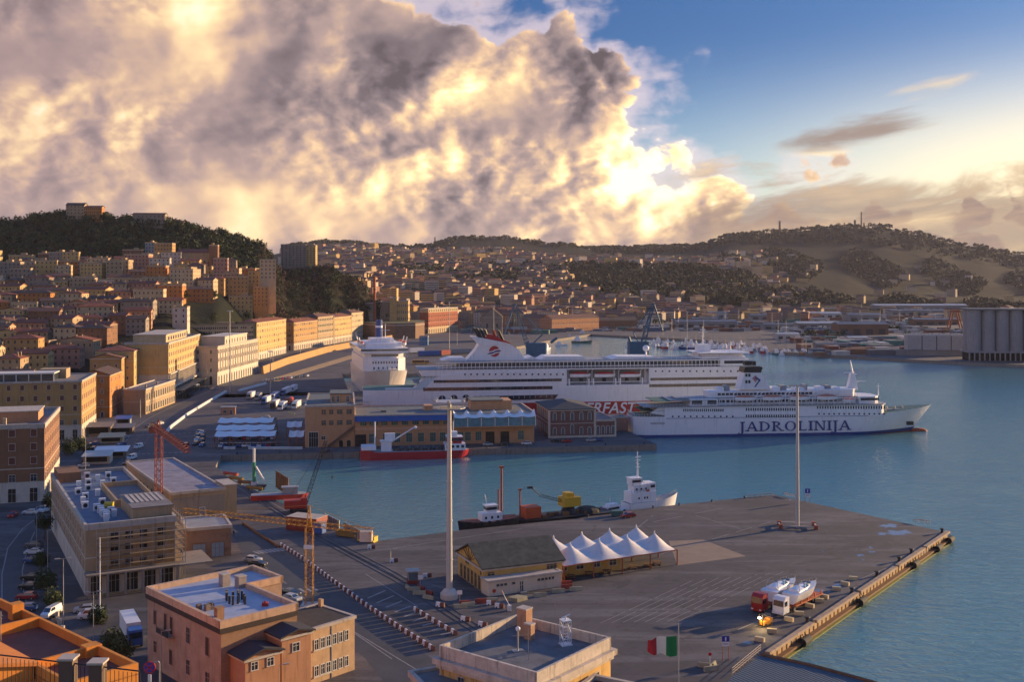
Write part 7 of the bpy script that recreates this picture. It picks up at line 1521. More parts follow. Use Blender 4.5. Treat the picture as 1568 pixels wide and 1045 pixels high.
for i in range(7): MB().tube((.5+i*2.4,-.15,.9),(.5+i*2.4,.25,.9),.55,n=10).build('tyre_fender', TYRE, t)
t = thing('crane_barge', 'dark flat barge with yellow crane cab, rusty spud poles and orange box', 'barge', ka+kd*17.5+kn*1.5, kr); b = MB(); hull(b, 30, 8, [-3.5,-1.0,.4], [0,0], tb=.93, ts=.05, rake=1, stern=.8, deck=1, n=12); b.build('hull', [SK, IRON], t)
b = MB(); b.tube((-4,5,0),(-4,5,15),.28); b.tube((-5.4,4,0),(-5.4,4,9),.22); b.box(-4.5,-3.5,4.5,5.5,14.6,15.2); b.build('spud_pole', SRU, t); b = MB(); b.tube((1.2,4,0),(1.2,4,8.5),.22); b.box(.8,1.6,3.6,4.4,8.2,8.6); b.build('spud_pole', SRU, t)
b = MB(); b.box(1.8,6.6,1.5,5.5,.5,3.6); b.build('generator_box', mat('box_orange', (.50,.08,.02), .6, var=.15), t); b = MB(); b.box(14,19.4,2,6,2.6,5.2,0); b.box(15.2,17.5,2.6,5.4,5.2,6.4,0); b.lathe([(2.3,.4),(2.1,1.6),(1.2,2.6)],12,1,c=(16.5,4)); b.build('crane_cab', [mat('cab_yellow', (.55,.33,.02), .5, var=.1), IRON], t)
b = MB(); b.lattice((14.5,4,4),(7.5,4,6.2),.7,7,.06); b.tube((7.5,4,6.2),(4.5,4,8.8),.15); b.box(3.6,5.0,3.6,4.4,8.4,9.0); b.build('boom', IRON, t); b = MB()
for i in range(9): b.box(7+i*2.2,8.6+i*2.2,1+(i%3),2.4+(i%3),.4,1.1+.3*(i%2))
b.build('deck_gear', [SHP], t); b = MB(); b.lathe([(3.6,.3),(3.4,1.1),(2.2,1.7),(.2,1.9)],12,c=(22.5,4)); b.build('spoil_heap', mat('spoil', (.03,.028,.025), .95, var=.3), t)
ga, gb = P(972,781), P(1060,771.5); gd = (gb-ga).normalized(); gr = math.atan2(gd.y, gd.x); gn = Vector((-gd.y, gd.x, 0))
t = thing('patrol_ship', 'white patrol ship with tall mast and tiered wheelhouse moored behind the pier', 'ship', ga+gn*1.4-gd*1.0, gr); b = MB(); hull(b, 17.6, 5.2, [-3.5,-2.5,0,1.4], [1,0,0], tb=.5, ts=.1, rake=1.0, stern=.85, deck=2, n=18, sheer=lambda t: 1.5*max(0,t-.55)/.45); b.build('hull', [SW, SB, SGR], t)
b = MB(); b.box(1.0,9.6,.5,4.7,1.4,4.4,0); b.box(2.2,8.2,.9,4.3,4.4,6.6,0); b.box(7.4,9.6,.7,4.5,4.4,6.9,0); b.box(1.6,5.0,1.2,4.0,6.6,8.4,0); b.box(1.4,5.3,1.0,4.2,8.4,8.6,0); b.build('deckhouse', SW, t)
b = MB(); b.box(9.55,9.65,.9,4.3,5.4,6.4); b.box(7.8,9.3,.62,.7,5.5,6.3); 
for x in (2.8,4.4,6.0): b.box(x,x+.6,.84,.92,5.0,5.6)
for x in (3.4,5.4,6.3): b.box(x,x+.5,.44,.52,2.4,3.0)
b.box(1.8,4.8,1.14,1.2,7.3,8.0); b.build('windows', SGL, t)
b = MB(); b.tube((4.4,2.6,8.4),(4.4,2.6,16.2),.28,.12); b.tube((3.4,2.6,13.6),(5.6,2.6,13.6),.08); b.tube((3.6,2.6,11.6),(5.4,2.6,11.6),.08); b.tube((4.4,1.6,12.6),(4.4,3.6,12.6),.08); b.box(3.8,5.6,2.4,2.8,14.4,14.7); b.build('mast', SW, t); b = MB(); railing(b, [(1,.5,4.4),(7.4,.5,4.4)],.9,1,.04); railing(b, [(10,.4,1.5),(14.5,.9,2.2),(18.2,2.5,2.9)],.9,1,.04); b.build('railing', METAL, t)
b = MB(); b.tube((6.4,1.2,4.6),(8.0,1.2,4.6),.5,n=8); b.build('life_raft', SO, t)
t = thing('pilot_boat', 'small white and blue pilot boat lying astern of the white patrol ship', 'boat', P(928,788)+kn*3.0, gr+.18); b = MB(); hull(b, 11.5, 3.6, [-3.2,-2.5,-1.5,-.8], [1,0,1], tb=.45, ts=.1, rake=.8, stern=.85, deck=0, n=14, sheer=lambda t: 1.0*max(0,t-.4)); b.build('hull', [SW, SB], t); b = MB(); b.box(3,8,.6,3.0,-.8,.9,0); b.box(4,7.4,.8,2.8,.9,1.5,0); b.tube((5,1.8,1.4),(5,1.8,3.6),.06); b.build('cabin', SW, t); b = MB(); b.box(3.4,7.6,.55,.62,0,.6); b.box(7.98,8.05,.9,2.7,0,.7); b.build('windows', SGL, t)
car(P(962,793), R(20), 'red', 'dark red car parked on the pier beside the white patrol ship')
t = thing('skip', 'small green box skip on the pier beside the pilot boat', 'skip', P(938,792), R(10)); b = MB(); b.box(0,3,0,1.8,.1,1.5); b.box(-.1,3.1,-.1,1.9,1.4,1.55); b.build('steel_box', mat('rig_green2', (.05,.13,.11), .6), t)
for (u, v, rz, c, lb) in ((387,861,168,'silver','silver car parked in front of the brick garage, left of a pair'),(395,868,165,'black','black car parked in front of the brick garage, right of a pair'),(447,921,150,'silver','silver car half hidden behind the blue roofed house, lower of a pair'),(446,913,150,'black','black car half hidden behind the blue roofed house, upper of a pair')): car(P(u, v), R(rz), c, lb)
# ------------------------------------------------------------ the old town on its hill
rn = random.Random(11)
WINM = mat('far_window', (.05,.04,.04), .5, var=.3); SHUM = mat('far_shutter', (.10,.06,.04), .8, var=.3)
def house(name, label, x, y, z, rz, W, D, h, col, roof, group=None, cat='house', rise=2.2, nf=None, win=(1.05,1.6), roofm=None, down=5, chim=True, fl=None):
    t = thing(name, label, cat, (x, y, z), rz, group); b = MB(); b.box(0,W,0,D,-down,h,0); fl = fl or max(2, int(h/3.3)); fh = h/fl
    n1, n2 = nf or max(2, int(W/3.2)), max(2, int(D/3.4))
    for k in range(fl):
        for i in range(n1):
            if rn.random() < .93: c_ = (i+.5)*W/n1; b.box(c_-win[0]/2, c_+win[0]/2, -.06, 0, k*fh+1.1, k*fh+1.1+win[1], 2 if rn.random() < .6 else 3)
        for i in range(n2):
            if rn.random() < .93: c_ = (i+.5)*D/n2; b.box(W, W+.06, c_-win[0]/2, c_+win[0]/2, k*fh+1.1, k*fh+1.1+win[1], 2 if rn.random() < .6 else 3)
    if roof == 'gx': b.yprism([(0,h),(D,h),(D/2,h+rise*.8)], .01, W-.01, 0)
    if roof == 'gy': b.xprism([(0,h),(W,h),(W/2,h+rise*.8)], .01, D-.01, 0)
    b.box(-.1,W+.1,-.1,D+.1,h-.3,h-.02,1); b.build('wall', [wallm(col), STONE, WINM, SHUM], t); r = MB()
    if roof == 'flat':
        r.box(.3,W-.3,.3,D-.3,h,h+.05,0)
        for q_ in ((-.15,W+.15,-.15,.25),(-.15,W+.15,D-.25,D+.15),(-.15,.25,.25,D-.25),(W-.25,W+.15,.25,D-.25)): r.box(*q_, h-.1, h+.8, 1)
        if rn.random() < .7: xx = rn.uniform(.15,.6)*W; r.box(xx,xx+W*.25,D*.3,D*.7,h,h+2.6,1)
    else: roof_mesh(r, W, D, h+.02, roof, rise, .5)
    if chim:
        for _ in range(rn.randint(1,3)): cx, cy = rn.uniform(.1,.85)*W, rn.uniform(.25,.75)*D; r.box(cx,cx+.7,cy,cy+.6,h,h+rise+.9 if roof != 'flat' else h+1.6,1)
    r.build('roof', [roofm or (FLATR if roof == 'flat' else rn.choice((TILE,TILE,TILE2,TILE3))), wallm('sand')], t); return t
lim_y = [400,520,700,950,1050,1250]; lim_x = [-172,-206,-222,-232,-228,-190]
TW = dict(gx='long ridged red tile roof', gy='gabled red tile roof', hip='hipped red tile roof', flat='flat walled roof'); tiers = 0; y = 506.0
while y < 1092:
    xr = np.interp(y, lim_y, lim_x) - 27 - (8 if y < 640 else 0); xl = (-70-CX)/F*y; x = xl + rn.uniform(0,8); k = 0; tiers += 1
    while x < xr - 8:
        W_, D_ = rn.uniform(11,24), rn.uniform(10,15); h_ = rn.uniform(9.5,15.5); x_ = x; x += W_ + (rn.uniform(.5,4) if rn.random() < .78 else rn.uniform(7,13))
        yy = y + rn.uniform(-6,6); z_ = h1(x_+W_/2, yy+D_/2)
        if z_ < -1 and y > 700: continue
        z_ = max(z_, 0); rf = rn.choice(('gx','gx','gy','hip','hip','flat')) if y < 880 else rn.choice(('gx','hip','flat','flat')); col = rn.choice(('ochre','yellow','yellow','cream','cream','cream','white','white','pink','orange','sand','sand','salmon','grey','grey','brown'))
        if y > 900 and rn.random() < .35: h_ += rn.uniform(4,9); rf = 'flat'
        u_, v_ = CX+F*x_/yy, HY+(CAMZ-z_-h_)*F/yy
        if 95 < u_ < 165 and y < 545: continue
        k += 1; tall = 'tall' if h_ > 15 else ('low' if h_ < 11 else 'plain')
        house('town_house', f'{tall} {col} house with {TW[rf]}, {ORD[(k-1)%30]} from left, {ORD[(tiers-1)%30]} row uphill', x_, yy, z_, R(rn.gauss(4,11)), W_, D_, h_, col, rf, 'houses of the old town on the hill')
    y += 25 + (y-506)*.012
# larger landmarks of the hillside
def lm(name, label, u, v, Y_, wpx, D_, hpx, col, roof, cat='building', rz=6, **kw):
    x_ = (u-CX)*Y_/F; z_ = ZV(v, Y_); return house(name, label, x_, Y_, z_-0, R(rz), wpx*Y_/F, D_, hpx*Y_/F, col, roof, None, cat, down=32, chim=False, **kw)
lm('hilltop_block', 'stepped pale block on the wooded hilltop with sunlit right face, leftmost of three', 101, 334, 1190, 27, 14, 20, 'sand', 'gx', rise=3, nf=5); lm('hilltop_block', 'sunlit right face of the leftmost hilltop block', 128, 333, 1192, 27, 12, 16, 'orange', 'gx', rise=2, nf=9)  # lit face of the block built separately, sunlight put into its orange
lm('hilltop_block', 'grey three storey block standing in the middle of the wooded hilltop', 203, 346, 1188, 48, 14, 18, 'grey', 'gx', rise=2, nf=8); lm('hilltop_block', 'small dark roofed house at the right end of the hilltop buildings', 256, 346, 1195, 25, 12, 7, 'sand', 'hip')
lm('apartment_block', 'tall apartment slab with balconies rising above the bare wooded bluff', 430, 408, 1285, 38, 22, 33, 'grey', 'flat', nf=7, rz=4, fl=9); lm('apartment_block', 'narrow sunlit right side of the tall apartment slab, with balconies', 469, 408, 1290, 14, 20, 32, 'yellow', 'flat', nf=3, rz=4, fl=9)  # one building: shade put into the grey front, sunlight into the yellow side
lm('apartment_block', 'blue sided apartment block with ochre front below the wooded hill', 222, 398, 1085, 14, 16, 26, 'blue', 'flat', nf=3); lm('apartment_block', 'ochre fronted apartment block joined to the blue sided one', 236, 397, 1084, 27, 16, 24, 'ochre', 'flat', nf=6)
lm('church', 'long pale church nave with plain side wall below the wooded hill', 272, 407, 1070, 46, 14, 20, 'sand', 'gx', cat='church', rise=4, nf=4, fl=1, win=(1.6,4)); lm('bell_wall', 'narrow ruined brick tower at the right end of the church nave', 320, 407, 1068, 13, 9, 31, 'brown', 'flat', cat='tower', nf=1, fl=1, win=(2,8))
lm('convent', 'long low yellow range with tiled roof at the foot of the wooded hill', 22, 418, 1060, 70, 14, 20, 'yellow', 'hip', nf=16, fl=3); lm('convent', 'sunlit yellow range continuing right of the long low one', 94, 416, 1064, 40, 14, 20, 'cream', 'gx', nf=9, fl=3)
for i, (u, v, w_, h_, c_) in enumerate(((380,440,22,24,'yellow'),(398,428,24,30,'cream'),(388,470,22,30,'ochre'),(345,462,34,38,'ochre'),(350,480,36,26,'yellow'))):
    lm('terrace_block', ['lower','middle','golden','brown sided','long yellow'][i]+' stepped apartment block on the steep slope left of the bare bluff', u, v, 1010-i*18, w_, 16, h_, c_, 'flat', rz=14)
lm('long_office', 'very long pale office range with sunlit top storey behind the seafront blocks', 288, 522, 800, 98, 12, 22, 'cream', 'flat', nf=30, rz=22, fl=3); lm('hill_wall_house', 'blank white gabled wall house standing among the tiled roofs', 264, 497, 760, 22, 10, 26, 'white', 'flat', nf=2)
t = thing('church_belfry', 'baroque church belfry with arched bell openings among the low roofs', 'church', PY(158,600,4), R(10)); b = MB(); b.box(0,5,0,4,0,20,0); b.box(-.4,5.4,-.4,4.4,14,14.5,1); b.box(-.4,5.4,-.4,4.4,20,20.5,1); b.lathe([(2.4,20.5),(2.2,22),(1.2,23.5),(.3,24.2),(.1,26)],10,1,c=(2.5,2)); b.build('tower', [wallm('sand'), STONE], t); window(t,2.5,0,15.2,0,1.6,3.6,'arch',frame=STONE,pane=DARK); window(t,5,2,15.2,R(90),1.6,3.6,'arch',frame=STONE,pane=DARK)
# ------------------------------------------------------------ woods and trees
def leafm(name, c1, c2, sc=.06):
    if name in MATS: return MATS[name]
    m = bpy.data.materials.new(name); m.use_nodes = True; q = NT(m.node_tree); bs = m.node_tree.nodes['Principled BSDF']; geo = q.n('ShaderNodeNewGeometry').outputs['Position']
    q.put(bs.inputs['Base Color'], q.mix(q.mr(q.noise(geo, sc, 4, .7), .35, .65), c1, c2)); bs.inputs['Roughness'].default_value = .8; bs.inputs['Specular IOR Level'].default_value = .2; MATS[name] = m; return m
EVG = leafm('evergreen_leaves', (.018,.032,.012), (.055,.070,.022)); BARE = leafm('bare_twigs', (.10,.055,.036), (.050,.036,.022)); SCR = leafm('scrub_leaves', (.030,.036,.016), (.07,.06,.028), .01)
nr = np.random.default_rng(5)
def crowns(cs, nq, leaf, flat=.8):
    """cs: rows of x, y, z(centre), radius; nq leaf faces through each crown's volume"""
    cs = np.asarray(cs); n = len(cs); d = nr.normal(size=(n,nq,3)); d /= np.linalg.norm(d, axis=2, keepdims=True)
    lob = nr.normal(size=(n,5,3)); lob /= np.linalg.norm(lob, axis=2, keepdims=True); r_ = nr.random((n,nq,1))**.35*(.68+.36*np.max(np.einsum('nqk,nlk->nql', d, lob), axis=2, keepdims=True))
    p = cs[:,None,:3] + d*r_*cs[:,None,3:4]*np.array([1,1,flat]); s = (leaf*cs[:,3])[:,None,None]*(.6+.8*nr.random((n,nq,1)))
    nrm = d + .7*nr.normal(size=d.shape); nrm /= np.linalg.norm(nrm, axis=2, keepdims=True); a_ = np.cross(nrm, nr.normal(size=d.shape)); a_ /= np.linalg.norm(a_, axis=2, keepdims=True); c_ = np.cross(nrm, a_)
    q_ = np.stack([p-a_*s, p-c_*s*.7, p+a_*s, p+c_*s*.7], 2).reshape(-1,3); return q_
def leaf_mesh(name, q_, mats, trunks=None):
    nv = len(q_); f = np.arange(nv).reshape(-1,4); me = bpy.data.meshes.new(name); me.vertices.add(nv); me.vertices.foreach_set('co', q_.astype(np.float32).ravel()); me.loops.add(nv); me.loops.foreach_set('vertex_index', f.ravel().astype(np.int32))
    me.polygons.add(len(f)); me.polygons.foreach_set('loop_start', np.arange(0,nv,4).astype(np.int32)); me.polygons.foreach_set('loop_total', np.full(len(f),4,np.int32)); me.materials.append(mats); me.update(); me.validate(); return me
def wood(name, n, uy, rr, nq, leaf, m_, keep=lambda u, y, z: True, flat=.85):
    cs = []
    while len(cs) < n:
        u, y_ = uy(); x_ = (u-CX)*y_/F; z_ = h1(x_, y_)
        if z_ > 3 and keep(u, y_, z_): r_ = rn.uniform(*rr); cs.append((x_, y_, z_+r_*.75, r_))
    return tag(link(name, leaf_mesh(name, crowns(cs, nq, leaf, flat), m_)), None, kind='stuff')
wood('woods', 1300, lambda: (rn.uniform(-150,425), rn.uniform(1098,1240)), (4.0,7.5), 90, .17, EVG)
wood('bluff_woods', 420, lambda: (rn.uniform(392,600), rn.uniform(1000,1300)), (3.5,6.5), 100, .11, BARE, lambda u, y, z: z > 12 and y > 1000+(u-392)*1.15)
wood('bluff_woods', 230, lambda: (rn.uniform(440,615), rn.uniform(1190,1330)), (3.5,6.5), 80, .16, EVG, lambda u, y, z: z > 12)
wood('hill_woods', 2200, lambda: (rn.uniform(600,1250), rn.uniform(2150,2800)), (7,12), 34, .30, SCR, lambda u, y, z: z > 12 and (rn.random() < .25 or math.sin(u*.035)+math.sin(y*.011+u*.02) > .1), .7)
wood('ridge_trees', 2300, lambda: (rn.uniform(430,1650), rn.uniform(3700,4560)), (7,13), 26, .34, SCR, lambda u, y, z: y > 3900 or u < 700, .55)
wood('slope_trees', 2400, lambda: (rn.uniform(1100,1700), rn.uniform(2400,4300)), (6,11), 22, .34, SCR, lambda u, y, z: math.sin(u*.05+y*.003)+math.sin(y*.006) > .2, .6)
BARK = mat('tree_bark', (.08,.055,.04), .9, var=.2)
def tree(label, x, y, z, h, r, m_, n=420, leaf=.10, flat=1.0, name='tree', group=None, cat='tree'):
    t = thing(name, label, cat, (x, y, z), 0, group); b = MB(); b.tube((0,0,-1),(.2,0,h*.5),.28*r/3,.14*r/3,8)
    for k in range(6): a_ = k*1.05; b.tube((.1,0,h*(.3+.05*k)),(math.cos(a_)*r*.6,math.sin(a_)*r*.6,h*(.55+.06*k)),.10*r/3,.04,5)
    b.build('trunk', BARK, t); q_ = crowns([(0,0,h-r*flat,r),(r*.3,-r*.2,h-r*flat*1.25,r*.75),(-r*.35,r*.1,h-r*flat*1.3,r*.7)], n, leaf, flat); link('crown', leaf_mesh('crown', q_, m_), t); return t
for i, (u, v, h_, r_) in enumerate(((63,880,6,2.2),(68,826,7,2.4),(76,796,8,2.4),(70,918,7,2.6),(82,935,5,2.2),(150,955,4,2.2),(172,1000,5,2.4),(186,1016,5,2.4),(105,697,7,3.4),(122,690,6,3.0),(136,700,5,2.6))):
    p = P(u, v); tree(ORD[i]+' dark evergreen street tree counted up the shaded road at the left', p.x, p.y, 0, h_, r_, EVG, group='dark trees along the shaded road')
for i in range(26):
    while 1:
        y_ = rn.uniform(620,1060); u = rn.uniform(-20,400); x_ = (u-CX)*y_/F; z_ = h1(x_, y_)
        if z_ > 6: break
    tree('dark round tree rising between the tiled roofs of the old town', x_, y_, z_, rn.uniform(10,15), rn.uniform(3.2,5), EVG, 200, .13, group='trees between the town roofs')
for i, (u, v) in enumerate(((88,330),(96,332),(160,333),(168,331),(190,334),(275,344),(295,343),(55,331),(70,329))):
    y_ = 1180; p = PY(u, y_); z_ = h1(p.x, y_); tree('tall dark pine standing up from the wooded hilltop skyline, '+ORD[i]+' by the hilltop buildings', p.x, y_, z_, rn.uniform(13,18), 5.5, EVG, 160, .15, .8, 'pine_tree', 'pines on the hilltop skyline')
p = PY(509,1262); tree('slim dark cypress on the edge of the bare wooded bluff', p.x, p.y, h1(p.x,p.y), 20, 3.0, EVG, 240, .16, 2.0, 'cypress_tree')
# ------------------------------------------------------------ the far city
cand = []
for _ in range(5200):
    u = rn.uniform(480,1250) if rn.random() < .72 else rn.uniform(-100,1650); y_ = rn.uniform(1440,3500) if u < 900 else rn.uniform(1700,3600); x_ = (u-CX)*y_/F; z_ = h1(x_, y_)
    dens = 1.0 if u < 860 else (.45 if y_ < 2250 else .22); 
    if u > 1180: dens = .10 if y_ > 2300 else .3
    if 860 < u < 1180 and 2250 < y_ < 2700: dens = .03
    if u < 480: dens = .2
    if math.sin(x_*.011)+math.sin(y_*.013+x_*.004) < -.5: dens *= .25
    if z_ < 0: z_ = 0
    if rn.random() < dens and not (y_ < 1560 and u > 770): cand.append((y_, x_, z_))
cand.sort(); FARC = ['cream','white','sand','pink','ochre','yellow','grey','salmon']
big = cand[:85]; rest = cand[85:]
for i, (y_, x_, z_) in enumerate(big):
    col = rn.choice(FARC); rf = rn.choice(('flat','flat','gx','hip')); u = CX+F*x_/y_; h_ = rn.uniform(10,24)
    house('distant_house', f'distant {col} block with {TW[rf]} beyond the port, {ORD[i%30]} {"nearer" if i < 30 else ("middle" if i < 60 else "farther")} one', x_, y_, z_, R(rn.uniform(-25,25)), rn.uniform(16,34), rn.uniform(12,18), h_, col, rf, 'nearest blocks of the distant city', chim=False, rise=3)
b = MB()
for y_, x_, z_ in rest:
    W_, D_, h_ = rn.uniform(12,32), rn.uniform(11,18), rn.uniform(8,20)*(1.2 if rn.random() < .15 else .8); M = Matrix.Translation((x_, y_, z_)) @ Matrix.Rotation(R(rn.uniform(-40,40)), 4, 'Z'); m_ = rn.randrange(6)
    b.box(0,W_,0,D_,-6,h_,m_,M)
    if rn.random() < .6: b.add([M @ Vector(p_) for p_ in ((-.5,-.5,h_),(W_+.5,-.5,h_),(W_+.5,D_+.5,h_),(-.5,D_+.5,h_),(0,D_/2,h_+3),(W_,D_/2,h_+3))], [(0,1,5,4),(2,3,4,5),(1,2,5),(3,0,4)], 6)
    for k in range(int(h_/3.4)): b.box(.8,W_-.8,-.08,0,k*3.4+1.2,k*3.4+2.5,7,M) if y_ < 2600 else None
tag(b.build('distant_city', [wallm(c_) for c_ in ('cream','white','sand','pink','yellow','grey')]+[TILE2, WINM]), None, kind='stuff')
# ------------------------------------------------------------ harbour far side: sheds, silos, cranes, boats
SHED = dict(w=mat('shed_grey', (.22,.21,.20), .8, var=.2, scale=.05), r=mat('shed_roof', (.12,.12,.13), .6, var=.3, scale=.05), l=mat('shed_light', (.45,.42,.38), .6, var=.2, scale=.05), b=mat('shed_rust', (.20,.10,.06), .8, var=.2, scale=.05))
def shed(label, u0, v, u1, D_, h_, k='w', saw=0, rk='r', rz=3):
    a_ = P(u0, v); L = (u1-u0)*a_.y/F; t = thing('industrial_shed', label, 'shed', a_, R(rz), 'sheds and workshops of the port'); b = MB(); b.box(0,L,0,D_,-1,h_); 
    n = max(3, int(L/14)); 
    for i in range(n): b.box(L*(i+.2)/n, L*(i+.75)/n, -.15, 0, .3, h_*.55, 1)
    b.build('wall', [SHED[k], WINM], t); r = MB()
    if saw:
        for i in range(saw): x0, x1_ = L*i/saw, L*(i+1)/saw; r.xprism([(x0,h_),(x1_,h_),(x0+.5,h_+3.4)], -.3, D_+.3)
    else: r.yprism([(-.4,h_),(D_/2,h_+D_*.10),(D_+.4,h_),(D_+.4,h_-.3),(-.4,h_-.3)], -.4, L+.4)
    r.build('roof', SHED[rk], t)
SL = [(826,484,948,30,8,'l',14,'l'),(955,484,1012,26,9,'l',9,'l'),(770,500,835,24,8,'w',0,'l'),(905,497,970,22,8,'w',0,'r'),(1015,486,1080,25,12,'w',0,'r'),(1085,488,1150,24,10,'l',0,'r'),(1035,503,1130,26,9,'w',0,'r'),(1150,468,1268,26,7,'l',18,'l'),(1150,490,1210,20,8,'w',0,'r'),
 (1218,487,1290,26,8,'l',0,'l'),(1262,478,1318,22,6,'l',8,'l'),(1170,505,1215,18,7,'w',0,'r'),(1222,503,1290,24,7,'w',0,'l'),(1284,513,1362,26,13,'b',0,'r'),(1300,493,1352,30,11,'w',0,'r'),(1340,478,1485,30,14,'w',0,'l'),(1365,484,1500,24,10,'w',0,'r'),(1400,498,1470,22,8,'b',0,'r'),(1190,520,1225,16,6,'l',0,'l'),(1250,535,1300,10,5,'w',0,'r'),
 (1300,526,1330,14,6,'l',0,'l'),(1060,497,1100,16,9,'w',0,'r'),(1120,478,1150,16,12,'b',0,'r'),(820,493,905,20,7,'w',0,'l'),(700,497,760,16,9,'w',0,'r'),(1400,545,1470,8,5,'w',0,'r')]
NEARW = ['beside the marina','behind the marina','on the shipyard quay','below the far hill','by the silos']
for i, s_ in enumerate(SL): shed(f'{"saw toothed" if s_[6] else "long low"} {dict(w="grey",l="pale",b="rusty brown")[s_[5]]} shed across the water, {ORD[i]} from {"the gate tower" if i < 13 else "the marina"}', *s_)
SIL = mat('silo_concrete', (.27,.25,.25), .9, var=.12, scale=.05, dirt=.5); p = P(1485,553); t = thing('grain_silo', 'huge grey concrete grain silo of tall joined cylinders at the right edge', 'silo', p, R(-6)); rr_ = 5.6
b = MB(); 
for i in range(6): 
    for j in range(2): b.lathe([(rr_,8),(rr_,42.5)], 20, c=(i*rr_*2+rr_, 7+j*11))
b.build('cylinders', SIL, t); b = MB(); b.box(-1,68,0,24,42.5,43.6); b.build('top_slab', SHED['r'], t); b = MB(); b.box(-1,68,.5,24,6.6,8)
for i in range(17): b.box(i*4.1-.4,i*4.1+.5,.5,1.5,0,6.6)
b.box(0,67,6,20,0,6.6,1); b.build('loading_arcade', [SIL, DARK], t)
p = P(1391,545); t = thing('grain_silo', 'lower row of pale concrete silos left of the huge grey one', 'silo', p, R(-6)); b = MB()
for i in range(4): b.box(i*12.6+.4,i*12.6+12.2,3,16,0,17.6)
b.build('bins', mat('pale_silo', (.36,.34,.33), .9, var=.12, scale=.05, dirt=.5), t); b = MB(); b.box(0,50.6,3.4,15.6,17.6,18.6); 
for i in range(22): b.box(i*2.3+.3,i*2.3+1.2,6,9,18.6,19.8)
b.build('roof_vents', SHED['l'], t); b = MB(); b.box(0,51,0,3,4.5,5.2); b.box(0,51,.4,.7,0,5); b.build('conveyor_gallery', SHED['w'], t)
# the two blue jib cranes behind the big ferry
CB = mat('crane_blue', (.015,.085,.16), .6, var=.2)
for lb, u, Y_, dx_ in (('tall blue harbour crane behind the big ferry, left of two',808,655,-1),('tall blue harbour crane behind the big ferry, right of two',984,668,1)):
    p = PY(u, Y_); t = thing('harbour_crane', lb, 'crane', p, 0 if dx_ < 0 else R(8)); k = Y_/F
    b = MB(); 
    for x in (-4,4):
        for y in (-4,4): b.tube((x,y,0),(x*.6,y*.6,18),.55,.45,6)
    b.box(-3.4,3.4,-3.4,3.4,17,19.5); b.build('portal', CB, t); b = MB(); x0, x1_ = (-1,11) if dx_ < 0 else (-9,3); b.box(x0,x1_,-3.2,3.2,19.5,29.0); b.box(x0+2,x0+5,-3.4,-3,23,25); b.build('machine_house', CB, t)
    s = dx_; b = MB(); tip = (-8 if s < 0 else 7, 0, 53); b.lattice((0,0,27),tip,2.6,12,.26,w1=1.2); b.tube((-s*1.5,0,27),(-s*6 if s > 0 else 9,0,34),.4); b.tube((-s*6 if s > 0 else 9,0,34),tip,.28); b.tube(tip,(tip[0]+(-6 if s < 0 else 6),0,35),.55,.35,6); b.tube((-s*8 if s > 0 else 14,0,29),(-s*9 if s > 0 else 18,0,32),.9); b.tube((tip[0]+(-6 if s < 0 else 6),0,35),(tip[0]+(-6 if s < 0 else 6),0,30),.1); b.build('jib', CB, t)
# fishing boats and yachts in the inner harbour
def fboat(label, u, v, rz, L, hc, mast, group):
    p = P(u, v, -2.5); k = ('fb', round(L), hc, mast)
    if k not in WM:
        B_ = L*.27; b = MB(); hull(b, L, B_, [-.6,0,L*.10], [0,0], tb=.5, ts=.15, rake=L*.06, stern=.8, deck=1, n=10, sheer=lambda t: L*.07*abs(t-.35)); m0 = b.mesh('hull', [{'w':SW,'b':SB,'g':SG,'r':SR}[hc], SGR])
        b = MB(); b.box(L*.15,L*.45,B_*.22,B_*.78,L*.09,L*.26); b.box(L*.2,L*.4,B_*.3,B_*.7,L*.26,L*.36); m1 = b.mesh('cabin', SW); b = MB()
        b.tube((L*.3,B_/2,L*.3),(L*.3,B_/2,mast),.14,.08,5); b.tube((L*.7,B_/2,L*.1),(L*.7,B_/2,mast*.8),.12,.07,5); b.tube((L*.3,B_/2,mast*.8),(L*.05,B_/2,L*.4),.06,n=4); b.tube((L*.3,B_/2,mast*.9),(L*.7,B_/2,mast*.7),.05,n=4); m2 = b.mesh('mast', PARA); WM[k] = (m0, m1, m2)
    t = thing('fishing_boat', label, 'boat', p, R(rz), group); t.location.z = -2.5
    for n_, m_ in zip(('hull','cabin','mast'), WM[k]): link(n_, m_, t)
    return t
for i in range(64):
    u = rn.uniform(1003,1196); v = 529.5+ (u-1003)*.055 + rn.uniform(-6,5); fboat('small fishing boat with masts packed among others in the marina', u, v, rn.choice((75,85,95,100,265)), rn.choice((12,15,18)), rn.choice('wwwbgr'), rn.choice((10,13)), 'fishing boats packed in the marina')
for i in range(16): u = rn.uniform(1186,1240); fboat('sail boat with bare mast moored off the tip of the shipyard quay', u, 543+rn.uniform(-2,2.5), rn.uniform(60,120), 12, 'w', 15, 'sail boats off the shipyard quay')
for u, v, L, c_, rz, lb in ((875,526,22,'g',-4,'grey green patrol boat moored in the inner harbour, right of the white ones'),(850,530,14,'w',5,'small white boat left of the grey green patrol boat'),(838,536,16,'w',70,'white and orange boat beside the left blue crane'),(885,514,18,'b',2,'blue and red boat at the quay of the quarantine hospital'),(960,533,20,'w',20,'white boat half hidden left of the right blue crane'),(1068,535,20,'b',170,'dark hulled trawler lying in front of the marina'),(1095,538,18,'g',175,'green trawler lying in front of the marina'),(1150,539,12,'w',100,'yellow and white boat near the marina entrance'),(868,518,12,'w',4,'tiny white launch near the patrol boat')): fboat(lb, u, v, rz, L, c_, 8, None)
